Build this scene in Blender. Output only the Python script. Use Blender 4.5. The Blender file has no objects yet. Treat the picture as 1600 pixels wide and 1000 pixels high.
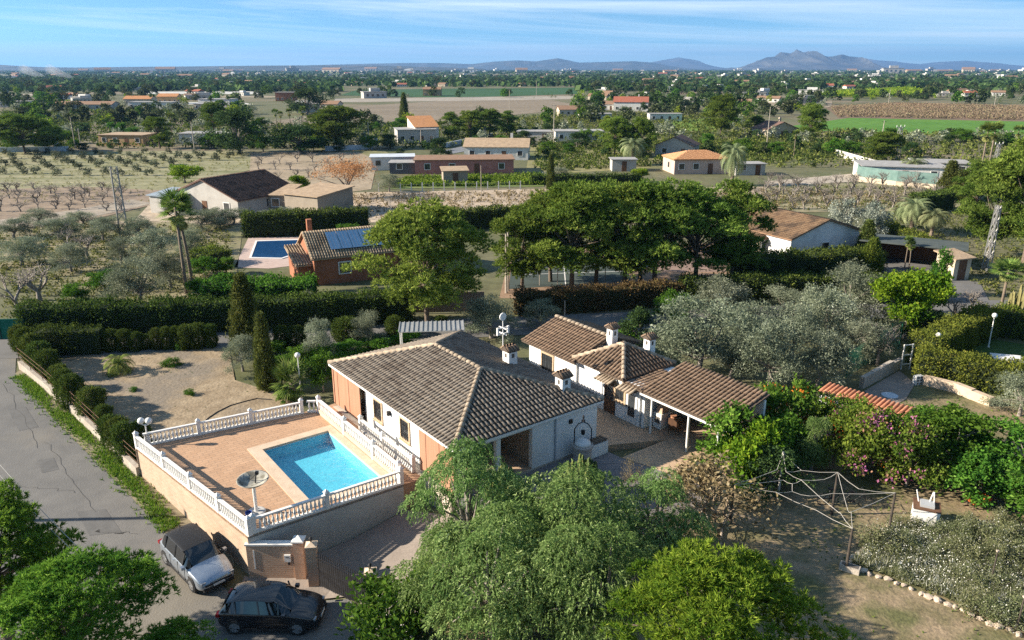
import bpy, bmesh, math, random
import numpy as np
from mathutils import Vector, Matrix

# ------------------------------------------------------------------ camera, sky, sun, exposure
SC = bpy.context.scene
COL = SC.collection
F, HC, GZ = 1200.0, 20.0, -0.4
PT = math.atan(393 / 1200)
cam_d = bpy.data.cameras.new('camera')
cam = bpy.data.objects.new('camera', cam_d); COL.objects.link(cam)
cam.location = (0, 0, HC); cam.rotation_euler = (math.pi / 2 - PT, 0, 0)
cam_d.sensor_width = 36; cam_d.lens = 27.0; cam_d.clip_start = 0.5; cam_d.clip_end = 120000
SC.camera = cam

SUN_EL, SUN_AZ = math.radians(25), math.radians(-92)     # azimuth clockwise from +Y: the sun stands to the left
world = bpy.data.worlds.new('World'); SC.world = world; world.use_nodes = True
nt = world.node_tree; nt.nodes.clear()
def wn(t, **k):
    n = nt.nodes.new(t)
    for a, v in k.items(): setattr(n, a, v)
    return n
w_out = wn('ShaderNodeOutputWorld'); w_bg = wn('ShaderNodeBackground'); w_bg.inputs[1].default_value = 0.09
w_sky = wn('ShaderNodeTexSky', sky_type='NISHITA', sun_disc=False, sun_elevation=SUN_EL, sun_rotation=SUN_AZ,
           altitude=200, air_density=1.0, dust_density=0.2, ozone_density=1.6)
# thin streaks of high cloud, laid out by direction all round the sky
w_tc = wn('ShaderNodeTexCoord'); w_map = wn('ShaderNodeMapping'); w_map.inputs['Scale'].default_value = (0.95, 0.95, 21)
w_map.inputs['Rotation'].default_value = (0, math.radians(0.9), 0); w_map.inputs['Location'].default_value = (0.35, 0.2, 0.55)
w_no = wn('ShaderNodeTexNoise'); w_no.inputs['Scale'].default_value = 0.85; w_no.inputs['Detail'].default_value = 8; w_no.inputs['Roughness'].default_value = 0.62
w_no.inputs['Distortion'].default_value = 0.9
w_rp = wn('ShaderNodeValToRGB'); w_rp.color_ramp.elements[0].position = 0.50; w_rp.color_ramp.elements[1].position = 0.74
w_rp.color_ramp.elements[1].color = (0.75, 0.75, 0.75, 1)
w_mx = wn('ShaderNodeMix', data_type='RGBA'); w_mx.inputs['B'].default_value = (6.0, 6.5, 6.8, 1)
nt.links.new(w_tc.outputs['Generated'], w_map.inputs[0]); nt.links.new(w_map.outputs[0], w_no.inputs[0])
nt.links.new(w_no.outputs[0], w_rp.inputs[0]); nt.links.new(w_rp.outputs[0], w_mx.inputs['Factor'])
w_lift = wn('ShaderNodeMapping'); w_lift.inputs['Scale'].default_value = (1, 1, 2.4); w_lift.inputs['Location'].default_value = (0, 0, 0.07)
nt.links.new(w_tc.outputs['Generated'], w_lift.inputs[0]); nt.links.new(w_lift.outputs[0], w_sky.inputs[0])
w_ti = wn('ShaderNodeMix', data_type='RGBA', blend_type='MULTIPLY'); w_ti.inputs['Factor'].default_value = 1; w_ti.inputs['B'].default_value = (.60, .90, .96, 1)
nt.links.new(w_sky.outputs[0], w_ti.inputs['A']); nt.links.new(w_ti.outputs['Result'], w_mx.inputs['A']); nt.links.new(w_mx.outputs['Result'], w_bg.inputs[0]); nt.links.new(w_bg.outputs[0], w_out.inputs[0])

sun_d = bpy.data.lights.new('sun', 'SUN'); sun_d.energy = 5.0; sun_d.angle = math.radians(0.5); sun_d.color = (1.0, 0.89, 0.73)
sun = bpy.data.objects.new('sun', sun_d); COL.objects.link(sun); sun.location = (-60, 0, 60)
sdir = Vector((math.sin(SUN_AZ) * math.cos(SUN_EL), math.cos(SUN_AZ) * math.cos(SUN_EL), math.sin(SUN_EL)))
sun.rotation_euler = sdir.to_track_quat('Z', 'Y').to_euler()

vs = SC.view_settings; vs.view_transform = 'Standard'; vs.look = 'None'; vs.exposure = 1.3; vs.gamma = 1.0; vs.use_curve_mapping = False
SC.cycles.use_denoising = False; SC.cycles.sample_clamp_indirect = 2.0; SC.cycles.max_bounces = 6; SC.cycles.diffuse_bounces = 2; SC.cycles.glossy_bounces = 3; SC.cycles.transmission_bounces = 4
SC.cycles.transparent_max_bounces = 8; SC.cycles.volume_bounces = 0; SC.cycles.caustics_reflective = False; SC.cycles.caustics_refractive = False

# ------------------------------------------------------------------ coordinates
def ray_at(px, py, z):                  # the point of a plane of height z that the photograph shows at (px, py)
    x = (px - 800) / F; u = -(py - 500) / F
    dy = math.cos(PT) + u * math.sin(PT); dz = -math.sin(PT) + u * math.cos(PT)
    t = (z - HC) / dz
    return x * t, dy * t
def clamp(v, a=0.0, b=1.0): return max(a, min(b, v))
def ground_z(x, y):
    ty = clamp((60 - y) / 33); tx = clamp(-x / 8.0)
    return GZ - 2.0 * ty * tx
def at(px, py):
    z = GZ
    for _ in range(12):
        x, y = ray_at(px, py, z); z = 0.5 * z + 0.5 * ground_z(x, y)
    return Vector((x, y, ground_z(x, y)))
def mpp(p):                             # metres per photograph pixel at a point
    return (p.y * math.cos(PT) - (p.z - HC) * math.sin(PT)) / F
def up_m(p, hpx):                       # metres of a vertical that stands hpx pixels tall
    return hpx * mpp(p) / math.cos(math.atan2(HC - p.z, p.y))
BX, AX = Vector((.8, .6, 0)), Vector((-.6, .8, 0))      # the house's two directions
HROT = math.atan2(.6, .8)
def W(b, a, z=0.0): return BX * b + AX * a + Vector((0, 0, z))

# ------------------------------------------------------------------ materials
MATS = {}
def lin(c):
    return tuple((v / 255 / 12.92) if v / 255 <= 0.04045 else ((v / 255 + 0.055) / 1.055) ** 2.4 for v in c)
def mat(name, c1, c2=None, scale=3.0, rough=0.85, bump=0.0, bscale=None, metallic=0.0, detail=5, spec=0.3, rand=0.0, c3=None, s3=0.3, coord='Object', stretch=None, lo=0.35, hi=0.65, fine=0.0, fs=None):
    """Two (or three) real base colours mixed by noise; c are linear albedo triples."""
    if name in MATS: return MATS[name]
    m = bpy.data.materials.new(name); m.use_nodes = True; t = m.node_tree; N = t.nodes; L = t.links
    b = N['Principled BSDF']; b.inputs['Roughness'].default_value = rough; b.inputs['Metallic'].default_value = metallic
    b.inputs['Specular IOR Level'].default_value = spec
    tc = N.new('ShaderNodeTexCoord'); vec = tc.outputs[coord]
    if stretch:
        mp = N.new('ShaderNodeMapping'); mp.inputs['Scale'].default_value = stretch; L.new(vec, mp.inputs[0]); vec = mp.outputs[0]
    out = None
    if c2 is None:
        rgb = N.new('ShaderNodeRGB'); rgb.outputs[0].default_value = (*c1, 1); out = rgb.outputs[0]
    else:
        no = N.new('ShaderNodeTexNoise'); no.inputs['Scale'].default_value = scale; no.inputs['Detail'].default_value = detail; no.inputs['Roughness'].default_value = .65
        L.new(vec, no.inputs[0])
        rp = N.new('ShaderNodeValToRGB'); e = rp.color_ramp.elements
        e[0].position = lo; e[0].color = (*c1, 1); e[1].position = hi; e[1].color = (*c2, 1)
        L.new(no.outputs[0], rp.inputs[0]); out = rp.outputs[0]
        if c3 is not None:
            n3 = N.new('ShaderNodeTexNoise'); n3.inputs['Scale'].default_value = s3; n3.inputs['Detail'].default_value = 4; L.new(vec, n3.inputs[0])
            r3 = N.new('ShaderNodeValToRGB'); r3.color_ramp.elements[0].position = .5; r3.color_ramp.elements[1].position = .62; L.new(n3.outputs[0], r3.inputs[0])
            mx = N.new('ShaderNodeMix'); mx.data_type = 'RGBA'; L.new(r3.outputs[0], mx.inputs['Factor']); L.new(out, mx.inputs['A']); mx.inputs['B'].default_value = (*c3, 1)
            out = mx.outputs['Result']
    if fine:                            # grain: clods, stones and stubble, much finer than the patches
        nf = N.new('ShaderNodeTexNoise'); nf.inputs['Scale'].default_value = fs or scale*14; nf.inputs['Detail'].default_value = 8; nf.inputs['Roughness'].default_value = .75; L.new(tc.outputs[coord], nf.inputs[0])
        mf = N.new('ShaderNodeMapRange'); mf.inputs['From Min'].default_value = .3; mf.inputs['From Max'].default_value = .7; mf.inputs['To Min'].default_value = 1 - fine; mf.inputs['To Max'].default_value = 1 + fine; L.new(nf.outputs[0], mf.inputs[0])
        hf = N.new('ShaderNodeHueSaturation'); L.new(mf.outputs[0], hf.inputs['Value']); L.new(out, hf.inputs['Color']); out = hf.outputs[0]
    if rand:
        oi = N.new('ShaderNodeObjectInfo'); mr = N.new('ShaderNodeMapRange'); mr.inputs['To Min'].default_value = 1 - rand; mr.inputs['To Max'].default_value = 1 + rand
        L.new(oi.outputs['Random'], mr.inputs[0]); hs = N.new('ShaderNodeHueSaturation'); L.new(mr.outputs[0], hs.inputs['Value']); L.new(out, hs.inputs['Color']); out = hs.outputs[0]
    L.new(out, b.inputs['Base Color'])
    if bump:
        nb = N.new('ShaderNodeTexNoise'); nb.inputs['Scale'].default_value = bscale or scale * 4; nb.inputs['Detail'].default_value = 6; L.new(vec, nb.inputs[0])
        bp = N.new('ShaderNodeBump'); bp.inputs['Strength'].default_value = bump; bp.inputs['Distance'].default_value = .05
        L.new(nb.outputs[0], bp.inputs['Height']); L.new(bp.outputs[0], b.inputs['Normal'])
    MATS[name] = m
    return m
LEAF_GAIN = 1.7
def leaf_mat(name, c1, c2, c3=None, trans=0.3, rand=0.22, accent=None):
    """Leaves: each leaf takes its own tint from the face attribute 'rnd'; each plant its own value."""
    if name in MATS: return MATS[name]
    g_ = lambda c: tuple(min(.7, v*LEAF_GAIN) for v in c)
    c1, c2 = g_(c1), g_(c2); c3 = g_(c3) if c3 else None
    m = bpy.data.materials.new(name); m.use_nodes = True; t = m.node_tree; N = t.nodes; L = t.links; N.clear()
    o = N.new('ShaderNodeOutputMaterial'); at_ = N.new('ShaderNodeAttribute'); at_.attribute_name = 'rnd'
    rp = N.new('ShaderNodeValToRGB'); e = rp.color_ramp.elements; e[0].color = (*c1, 1); e[1].color = (*c2, 1); e[0].position = .1; e[1].position = .75
    if c3: x = rp.color_ramp.elements.new(.97); x.color = (*c3, 1)
    if accent:
        rp.color_ramp.interpolation = 'LINEAR'
        for p, c in accent: x = rp.color_ramp.elements.new(p); x.color = (*c, 1)
    L.new(at_.outputs['Fac'], rp.inputs[0])
    oi = N.new('ShaderNodeObjectInfo'); mr = N.new('ShaderNodeMapRange'); mr.inputs['To Min'].default_value = 1 - rand; mr.inputs['To Max'].default_value = 1 + rand
    L.new(oi.outputs['Random'], mr.inputs[0]); hs = N.new('ShaderNodeHueSaturation'); L.new(mr.outputs[0], hs.inputs['Value']); L.new(rp.outputs[0], hs.inputs['Color'])
    mh = N.new('ShaderNodeMapRange'); mh.inputs['To Min'].default_value = .485; mh.inputs['To Max'].default_value = .515
    mu = N.new('ShaderNodeMath'); mu.operation = 'FRACT'; mm = N.new('ShaderNodeMath'); mm.operation = 'MULTIPLY'; mm.inputs[1].default_value = 7.31
    L.new(oi.outputs['Random'], mm.inputs[0]); L.new(mm.outputs[0], mu.inputs[0]); L.new(mu.outputs[0], mh.inputs[0]); L.new(mh.outputs[0], hs.inputs['Hue'])
    d = N.new('ShaderNodeBsdfDiffuse'); tr = N.new('ShaderNodeBsdfTranslucent'); mx = N.new('ShaderNodeMixShader'); mx.inputs[0].default_value = trans
    L.new(hs.outputs[0], d.inputs[0]); L.new(hs.outputs[0], tr.inputs[0]); L.new(d.outputs[0], mx.inputs[1]); L.new(tr.outputs[0], mx.inputs[2]); L.new(mx.outputs[0], o.inputs[0])
    MATS[name] = m
    return m

# ------------------------------------------------------------------ mesh helpers
class MB:
    def __init__(s): s.v = []; s.f = []
    def add(s, vs, fs):
        n = len(s.v); s.v += [tuple(v) for v in vs]; s.f += [tuple(i + n for i in f) for f in fs]; return s
    def box(s, x0, x1, y0, y1, z0, z1):
        return s.add([(x0,y0,z0),(x1,y0,z0),(x1,y1,z0),(x0,y1,z0),(x0,y0,z1),(x1,y0,z1),(x1,y1,z1),(x0,y1,z1)],
                     [(0,3,2,1),(4,5,6,7),(0,1,5,4),(1,2,6,5),(2,3,7,6),(3,0,4,7)])
    def bar(s, p, q, w, h):             # a beam from p to q, w wide, h high (p, q on its centre line)
        p, q = Vector(p), Vector(q); d = (q - p).normalized(); side = d.cross(Vector((0,0,1)))
        if side.length < 1e-4: side = Vector((1,0,0))
        side.normalize(); up = side.cross(d)
        c = [(-1,-1),(1,-1),(1,1),(-1,1)]
        vs = [p + side*w/2*a + up*h/2*b for a, b in c] + [q + side*w/2*a + up*h/2*b for a, b in c]
        return s.add(vs, [(0,1,2,3),(7,6,5,4),(0,4,5,1),(1,5,6,2),(2,6,7,3),(3,7,4,0)])
    def prism(s, poly, z0, z1):
        n = len(poly); vs = [(p[0],p[1],z0) for p in poly] + [(p[0],p[1],z1) for p in poly]
        return s.add(vs, [tuple(range(n-1,-1,-1)), tuple(range(n, 2*n))] + [(i,(i+1)%n,n+(i+1)%n,n+i) for i in range(n)])
    def tube(s, pts, radii, k=6, cap=True):
        pts = [Vector(p) for p in pts]
        if not hasattr(radii, '__len__'): radii = [radii] * len(pts)
        base = len(s.v); n = len(pts)
        for i, p in enumerate(pts):
            d = (pts[min(i+1,n-1)] - pts[max(i-1,0)]).normalized()
            a = d.cross(Vector((0.13,0.97,0.2))); a.normalize(); b = d.cross(a)
            for j in range(k):
                t = 2*math.pi*j/k; s.v.append(tuple(p + (a*math.cos(t) + b*math.sin(t))*radii[i]))
        for i in range(n-1):
            for j in range(k):
                j2 = (j+1) % k; s.f.append((base+i*k+j, base+i*k+j2, base+(i+1)*k+j2, base+(i+1)*k+j))
        if cap:
            s.f.append(tuple(base+j for j in range(k-1,-1,-1))); s.f.append(tuple(base+(n-1)*k+j for j in range(k)))
        return s
    def lathe(s, prof, k=10, c=(0,0,0), axis='z'):
        base = len(s.v)
        for r, h in prof:
            for j in range(k):
                t = 2*math.pi*j/k; x, y = r*math.cos(t), r*math.sin(t)
                s.v.append((c[0]+x, c[1]+y, c[2]+h) if axis == 'z' else (c[0]+x, c[1]+h, c[2]+y))
        for i in range(len(prof)-1):
            for j in range(k):
                j2 = (j+1) % k; s.f.append((base+i*k+j, base+i*k+j2, base+(i+1)*k+j2, base+(i+1)*k+j))
        s.f.append(tuple(base+j for j in range(k-1,-1,-1))); s.f.append(tuple(base+(len(prof)-1)*k+j for j in range(k)))
        return s
    def mesh(s, name, m, smooth=False):
        me = bpy.data.meshes.new(name); me.from_pydata(s.v, [], s.f)
        me.materials.append(m)
        if smooth: me.polygons.foreach_set('use_smooth', [True]*len(me.polygons))
        me.update(); return me
    def build(s, name, m, parent=None, smooth=False):
        return link(name, s.mesh(name, m, smooth), parent)
def link(name, data, parent=None):
    o = bpy.data.objects.new(name, data); COL.objects.link(o)
    if parent is not None: o.parent = parent
    return o
def tag(o, label=None, cat=None, group=None, kind=None):
    if label: o['label'] = label
    if cat: o['category'] = cat
    if group: o['group'] = group
    if kind: o['kind'] = kind
    return o
def thing(name, label, cat, loc=(0,0,0), rz=0.0, group=None):
    o = link(name, None); o.location = loc; o.rotation_euler = (0,0,rz); o.empty_display_size = .3
    return tag(o, label, cat, group)
def np_mesh(name, V, FQ, m, rnd=None):          # V (n,3), FQ (m,k) faces of one arity
    me = bpy.data.meshes.new(name); V = np.ascontiguousarray(V, dtype=np.float32); FQ = np.ascontiguousarray(FQ, dtype=np.int32)
    nf, k = FQ.shape
    me.vertices.add(len(V)); me.vertices.foreach_set('co', V.ravel())
    me.loops.add(nf*k); me.loops.foreach_set('vertex_index', FQ.ravel())
    me.polygons.add(nf); me.polygons.foreach_set('loop_start', np.arange(0, nf*k, k, dtype=np.int32))
    try: me.polygons.foreach_set('loop_total', np.full(nf, k, dtype=np.int32))
    except Exception: pass
    me.materials.append(m)
    if rnd is not None:
        a = me.attributes.new('rnd', 'FLOAT', 'FACE'); a.data.foreach_set('value', np.ascontiguousarray(rnd, dtype=np.float32))
    me.update(calc_edges=True); me.validate(); return me

def sheet(name, poly, m, off=0.02, kind='structure', label=None, cell=None, parent=None):
    """A surface laid on the ground: polygon of world (x, y) points, following the ground's slope."""
    bm = bmesh.new(); vs = [bm.verts.new((p[0], p[1], 0)) for p in poly]; bm.faces.new(vs)
    bmesh.ops.triangulate(bm, faces=bm.faces[:])
    if cell:
        for _ in range(7):
            es = [e for e in bm.edges if e.calc_length() > cell]
            if not es: break
            bmesh.ops.subdivide_edges(bm, edges=es, cuts=1); bmesh.ops.triangulate(bm, faces=bm.faces[:])
    for v in bm.verts: v.co.z = ground_z(v.co.x, v.co.y) + off
    bmesh.ops.recalc_face_normals(bm, faces=bm.faces[:])
    if sum(f.normal.z for f in bm.faces) < 0: bmesh.ops.reverse_faces(bm, faces=bm.faces[:])
    me = bpy.data.meshes.new(name); bm.to_mesh(me); bm.free(); me.materials.append(m)
    o = link(name, me, parent)
    if kind: o['kind'] = kind
    if label: o['label'] = label
    return o
def pxs(*pts): return [at(*p) for p in pts]
# ------------------------------------------------------------------ plant library: meshes shared by all copies of a kind
def unit(v): return v / np.maximum(np.linalg.norm(v, axis=-1, keepdims=True), 1e-6)
def rdir(r, n, zmin=-1.0):
    z = r.uniform(zmin, 1, n); t = r.uniform(0, 2*np.pi, n); q = np.sqrt(1-z*z)
    return np.stack([q*np.cos(t), q*np.sin(t), z], 1)
def perp(r, d):
    return unit(np.cross(d, rdir(r, len(d))))
def blades(r, P, D, k, ln, w, spread):          # needles: k thin triangles fanning out from each point
    P = np.repeat(P, k, 0); D = unit(np.repeat(D, k, 0) + spread * r.normal(size=(len(P), 3)))
    S = perp(r, D); l = ln * r.uniform(.6, 1.15, (len(P), 1)); ww = w * r.uniform(.6, 1.2, (len(P), 1))
    V = np.stack([P - S*ww/2, P + S*ww/2, P + D*l], 1).reshape(-1, 3)
    return V, np.arange(len(V)).reshape(-1, 3)
def leaves(r, P, D, k, ln, w, spread, scatter, flat=0.0):    # diamond leaves scattered about each point
    P = np.repeat(P, k, 0) + scatter * r.normal(size=(len(P)*k, 3)); D0 = np.repeat(D, k, 0)
    A = unit(D0 + spread * r.normal(size=(len(P), 3)))
    S = unit(np.cross(A, D0*flat + r.normal(size=(len(P), 3)) * (1.0-flat*.6)))
    l = ln * r.uniform(.6, 1.2, (len(P), 1)); ww = w * r.uniform(.7, 1.2, (len(P), 1))
    V = np.stack([P - A*l/2, P + S*ww/2, P + A*l/2, P - S*ww/2], 1).reshape(-1, 3)
    return V, np.arange(len(V)).reshape(-1, 4)
def strands(r, P, D, k, step, ln, w):           # hanging sprays: leaves strung down a drooping twig
    Vs = []
    n = len(P); o = unit(D * np.array([1, 1, .15]) + .25 * r.normal(size=(n, 3)))
    pos = P.copy(); vel = o * .9 + np.array([0, 0, .35])
    for i in range(k):
        vel = unit(vel + np.array([0, 0, -.55]) * r.uniform(.5, 1.3, (n, 1))); pos = pos + vel * step
        A = unit(vel + .75 * r.normal(size=(n, 3))); S = perp(r, A); l = ln * r.uniform(.6, 1.2, (n, 1)); ww = w * r.uniform(.7, 1.2, (n, 1))
        Vs.append(np.stack([pos - A*l*.3, pos + S*ww/2, pos + A*l*.7, pos - S*ww/2], 1))
    V = np.concatenate(Vs, 0).reshape(-1, 3)
    return V, np.arange(len(V)).reshape(-1, 4)
def tint(r, P, nper, spread=.22):               # a tint shared by each clump plus a little per leaf
    base = np.repeat(r.uniform(.12, .62, len(P)), nper)
    return np.clip(base + spread * r.normal(size=len(base)), 0, 1)
def clump_points(r, C, R, n, zmin=-.35, squash=.75, inner=.7):
    P = []; D = []; idx = []
    for i, (c, rad) in enumerate(zip(C, R)):
        m = max(4, int(n * rad * rad)); d = rdir(r, m, zmin); q = r.uniform(inner, 1.0, (m, 1))
        P.append(c + d * q * rad * np.array([1, 1, squash])); D.append(unit(d * np.array([1, 1, 1.2]))); idx.append(np.full(m, i))
    return np.concatenate(P), np.concatenate(D), np.concatenate(idx)
def tree_wood(seed, H, fork, C, r0, m, nl=16, lean=.25, name='trunk'):
    rr = random.Random(seed); mb = MB(); top = Vector((rr.uniform(-lean, lean), rr.uniform(-lean, lean), H * fork))
    mid = top * .5 + Vector((rr.uniform(-lean, lean)*.4, rr.uniform(-lean, lean)*.4, 0))
    mb.tube([(0,0,-.3), (0,0,.05), mid, top], [r0*1.35, r0*1.1, r0*.85, r0*.7], 8)
    ids = list(range(len(C))); rr.shuffle(ids)
    for i in ids[:nl]:
        c = Vector(C[i]); s = mid.lerp(top, rr.uniform(.35, 1)); k = s.lerp(c, .5) + Vector((rr.uniform(-.2,.2), rr.uniform(-.2,.2), rr.uniform(-.1,.35)))
        mb.tube([s, k, c], [r0*.42, r0*.26, r0*.08], 5, cap=False)
    return mb.mesh(name, m, True)
M_BARK = mat('bark', (.10,.075,.055), (.19,.15,.115), 6, bump=.6)
M_GBARK = mat('grey_bark', (.17,.145,.125), (.30,.27,.235), 6, bump=.5)
L_PINE = leaf_mat('pine_needles', (.052,.088,.016), (.15,.20,.038), (.24,.28,.07))
L_PINE_Y = leaf_mat('sunny_pine_needles', (.05,.10,.012), (.165,.22,.024), (.28,.32,.06), trans=.42, rand=.08)
L_PINE_F = leaf_mat('young_pine_needles', (.035,.09,.014), (.12,.21,.026), (.20,.30,.06), trans=.42, rand=.08)
L_OLIVE = leaf_mat('olive_leaves', (.07,.085,.055), (.175,.195,.135), (.31,.33,.26), rand=.16)
L_PEPPER = leaf_mat('pepper_tree_leaves', (.062,.108,.03), (.165,.225,.078), (.30,.35,.17), trans=.4, rand=.1)
L_BROAD = leaf_mat('broad_leaves', (.028,.068,.011), (.072,.14,.018), (.13,.20,.04), trans=.35)
L_LIME = leaf_mat('lime_green_leaves', (.06,.11,.010), (.15,.20,.016), (.22,.25,.03), trans=.4)
L_DARK = leaf_mat('dark_leaves', (.018,.034,.013), (.045,.075,.024), (.075,.11,.04))
L_HEDGE = leaf_mat('hedge_leaves', (.028,.046,.012), (.07,.095,.02), (.12,.14,.03), rand=.12)
L_CYP = leaf_mat('cypress_leaves', (.04,.055,.016), (.10,.115,.03), (.15,.15,.045), rand=.12)
L_THUJA = leaf_mat('golden_hedge_leaves', (.05,.07,.014), (.13,.15,.025), (.21,.19,.04), rand=.08)
L_DRY = leaf_mat('dry_leaves', (.09,.07,.035), (.17,.14,.075), (.24,.20,.12), rand=.1)
L_RUST = leaf_mat('rust_brown_leaves', (.20,.10,.05), (.32,.17,.08), (.42,.25,.14), rand=.05)
L_SILV = leaf_mat('silver_leaves', (.13,.15,.12), (.26,.28,.24), (.36,.38,.34), rand=.08)
L_PALM = leaf_mat('palm_leaves', (.045,.075,.018), (.11,.15,.035), (.19,.20,.07), trans=.25)
L_DATE = leaf_mat('date_palm_leaves', (.07,.09,.045), (.15,.17,.085), (.22,.23,.13), trans=.2)
L_GRASS = leaf_mat('grass_blades', (.05,.10,.012), (.11,.17,.02), (.18,.21,.05))
L_BOUG = leaf_mat('bougainvillea_leaves', (.04,.075,.012), (.11,.15,.025), None, trans=.35, rand=.05,
                  accent=[(.84,(.11,.15,.025)),(.86,(.46,.12,.26)),(.93,(.50,.20,.34)),(.95,(.40,.24,.15))])
L_TRUMP = leaf_mat('trumpet_vine_leaves', (.035,.07,.012), (.10,.15,.022), None, trans=.35, rand=.05,
                  accent=[(.84,(.17,.20,.04)),(.86,(.66,.12,.02)),(1.0,(.75,.24,.06))])
L_FLOW = leaf_mat('white_wild_flowers', (.07,.085,.035), (.17,.175,.10), None, rand=0, accent=[(.80,(.2,.22,.1)),(.82,(.62,.62,.55))])

L_FAR = leaf_mat('far_leaves', (.026,.036,.016), (.062,.076,.034), (.10,.115,.06))
def crown_centres(r, n, R, H0, H1, prof, fill=.35):
    C = []
    for i in range(n):
        h = r.uniform(0, 1); t = r.uniform(0, 2*np.pi); q = R * prof(h) * (math.sqrt(r.uniform(fill, 1)))
        C.append((q*math.cos(t), q*math.sin(t), H0 + (H1-H0)*h))
    return np.array(C)
def lobed(r, n, R, H0, H1, prof, lr, per):
    L = crown_centres(r, n, R, H0, H1, prof, .12); C = []; lob = []
    for i, c in enumerate(L):
        q = r.uniform(*lr); m = max(3, int(per*r.uniform(.7,1.3))); d = rdir(r, m, -.25)
        C.append(c + d*q*r.uniform(.75,1.0,(m,1))*np.array([1,1,.7])); lob += [i]*m
    return L, np.concatenate(C), np.array(lob)
LIB = {}
def lib(kind, H, R, wood, crown): LIB.setdefault(kind, []).append((H, R, wood, crown))
def dome(h): return math.sqrt(max(0.03, 1 - (h*1.15 - .28)**2 / 1.0)) if h < 1 else .2
def umbrella(h): return (.55 + .55*h) if h < .55 else max(.12, math.sqrt(max(0, 1 - ((h-.5)/.52)**2)))
def egg(h): return max(.15, math.sin(math.pi*(.12 + .8*h)))
def make_pine(kind, seed, H, R, base, nc, cr, ns, k, ln, w, m, prof=umbrella, bark=None, trunk_r=.2, fork=.55, lobes=26, lr=(1.0,1.6)):
    r = np.random.default_rng(seed); Lb, C, lob = lobed(r, lobes, R*.78, H*(base+.06), H*.9, prof, lr, nc/lobes); nc = len(C); Rc = r.uniform(cr[0], cr[1], nc)
    P, D, idx = clump_points(r, C, Rc, ns, -.45, .7, .45); D = unit(D + np.array([0, 0, .45]))
    V, Fc = blades(r, P, D, k, ln, w, .5); tc = (r.uniform(-.12, .12, nc) + r.uniform(.15, .6, lobes)[lob])[idx]
    rnd = np.clip(np.repeat(tc, k) + .2*r.normal(size=len(Fc)), 0, 1)
    lib(kind, H, R, tree_wood(seed, H, fork, Lb, trunk_r, bark or M_BARK, 26), np_mesh('crown', V, Fc, m, rnd))
def make_leafy(kind, seed, H, R, base, nc, cr, ns, k, ln, w, m, prof=dome, scatter=.12, spread=.7, bark=None, trunk_r=.14, fork=.35, flat=.3, nl=16, flower=0, lobes=19):
    r = np.random.default_rng(seed); Lb, C, lob = lobed(r, lobes, R*.76, H*(base+.02), H*.82, prof, (R*.30,R*.46), nc*1.5/lobes); nc = len(C); Rc = r.uniform(cr[0]*.85, cr[1]*.85, nc); C[:,2] = np.maximum(C[:,2], H*base*.6+cr[0]*.3)
    P, D, idx = clump_points(r, C, Rc, ns, -.5, .85, .5)
    V, Fc = leaves(r, P, D, k, ln, w, spread, scatter, flat); tc = (r.uniform(-.15,.15,nc) + r.uniform(.15, .62, lobes)[lob])[idx]
    rnd = np.clip(np.repeat(tc, k) + .2*r.normal(size=len(Fc)), 0, .83 if flower else 1)
    if flower:
        fl = np.repeat((r.uniform(0,1,nc) < flower)[idx], k) & (r.uniform(0,1,len(Fc)) < .55); rnd[fl] = r.uniform(.865, 1, fl.sum())
    lib(kind, H, R, tree_wood(seed, H, fork, C, trunk_r, bark or M_GBARK, nl), np_mesh('crown', V, Fc, m, rnd))
def make_pepper(seed):
    r = np.random.default_rng(seed); H, R, nc = 6.5, 3.4, 62
    C, _, _ = lobed(r, 44, R*.86, H*.12, H*.88, egg, (.5,.6), 3); nc = len(C); Rc = r.uniform(.6, 1.1, nc)
    P, D, idx = clump_points(r, C, Rc, 190, -.05, .9, .8)
    k = 5; V, Fc = strands(r, P, D, k, .085, .17, .06); tc = r.uniform(.15, .62, nc)[idx]
    rnd = np.clip(np.tile(tc, k) + .2*r.normal(size=len(Fc)), 0, 1)
    lib('pepper', H, R, tree_wood(seed, H, .35, C, .28, M_GBARK, 24, .5), np_mesh('crown', V, Fc, L_PEPPER, rnd))
def make_cypress(kind, seed, H, R, n, ln, w, m, prof, k=4):
    r = np.random.default_rng(seed); h = r.uniform(0.02, 1, n)**1.1; t = r.uniform(0, 2*np.pi, n)
    lump = 1 + .16*np.sin(t*3 + h*9) + .1*np.sin(t*5 - h*17)
    q = R * np.array([prof(x) for x in h]) * r.uniform(.72, 1.0, n) * lump
    P = np.stack([q*np.cos(t), q*np.sin(t), H*h], 1); D = unit(np.stack([np.cos(t)*.5, np.sin(t)*.5, np.full(n, 1.0)], 1))
    V, Fc = leaves(r, P, D, k, ln, w, .45, ln*.4, .2); rnd = np.clip(np.repeat(r.uniform(.1,.6,n), k) + .18*r.normal(size=len(Fc)), 0, 1)
    tr = MB().tube([(0,0,-.2),(0,0,H*.9)], [.09,.02], 6).mesh('trunk', M_BARK, True)
    lib(kind, H, R, tr, np_mesh('crown', V, Fc, m, rnd))
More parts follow.
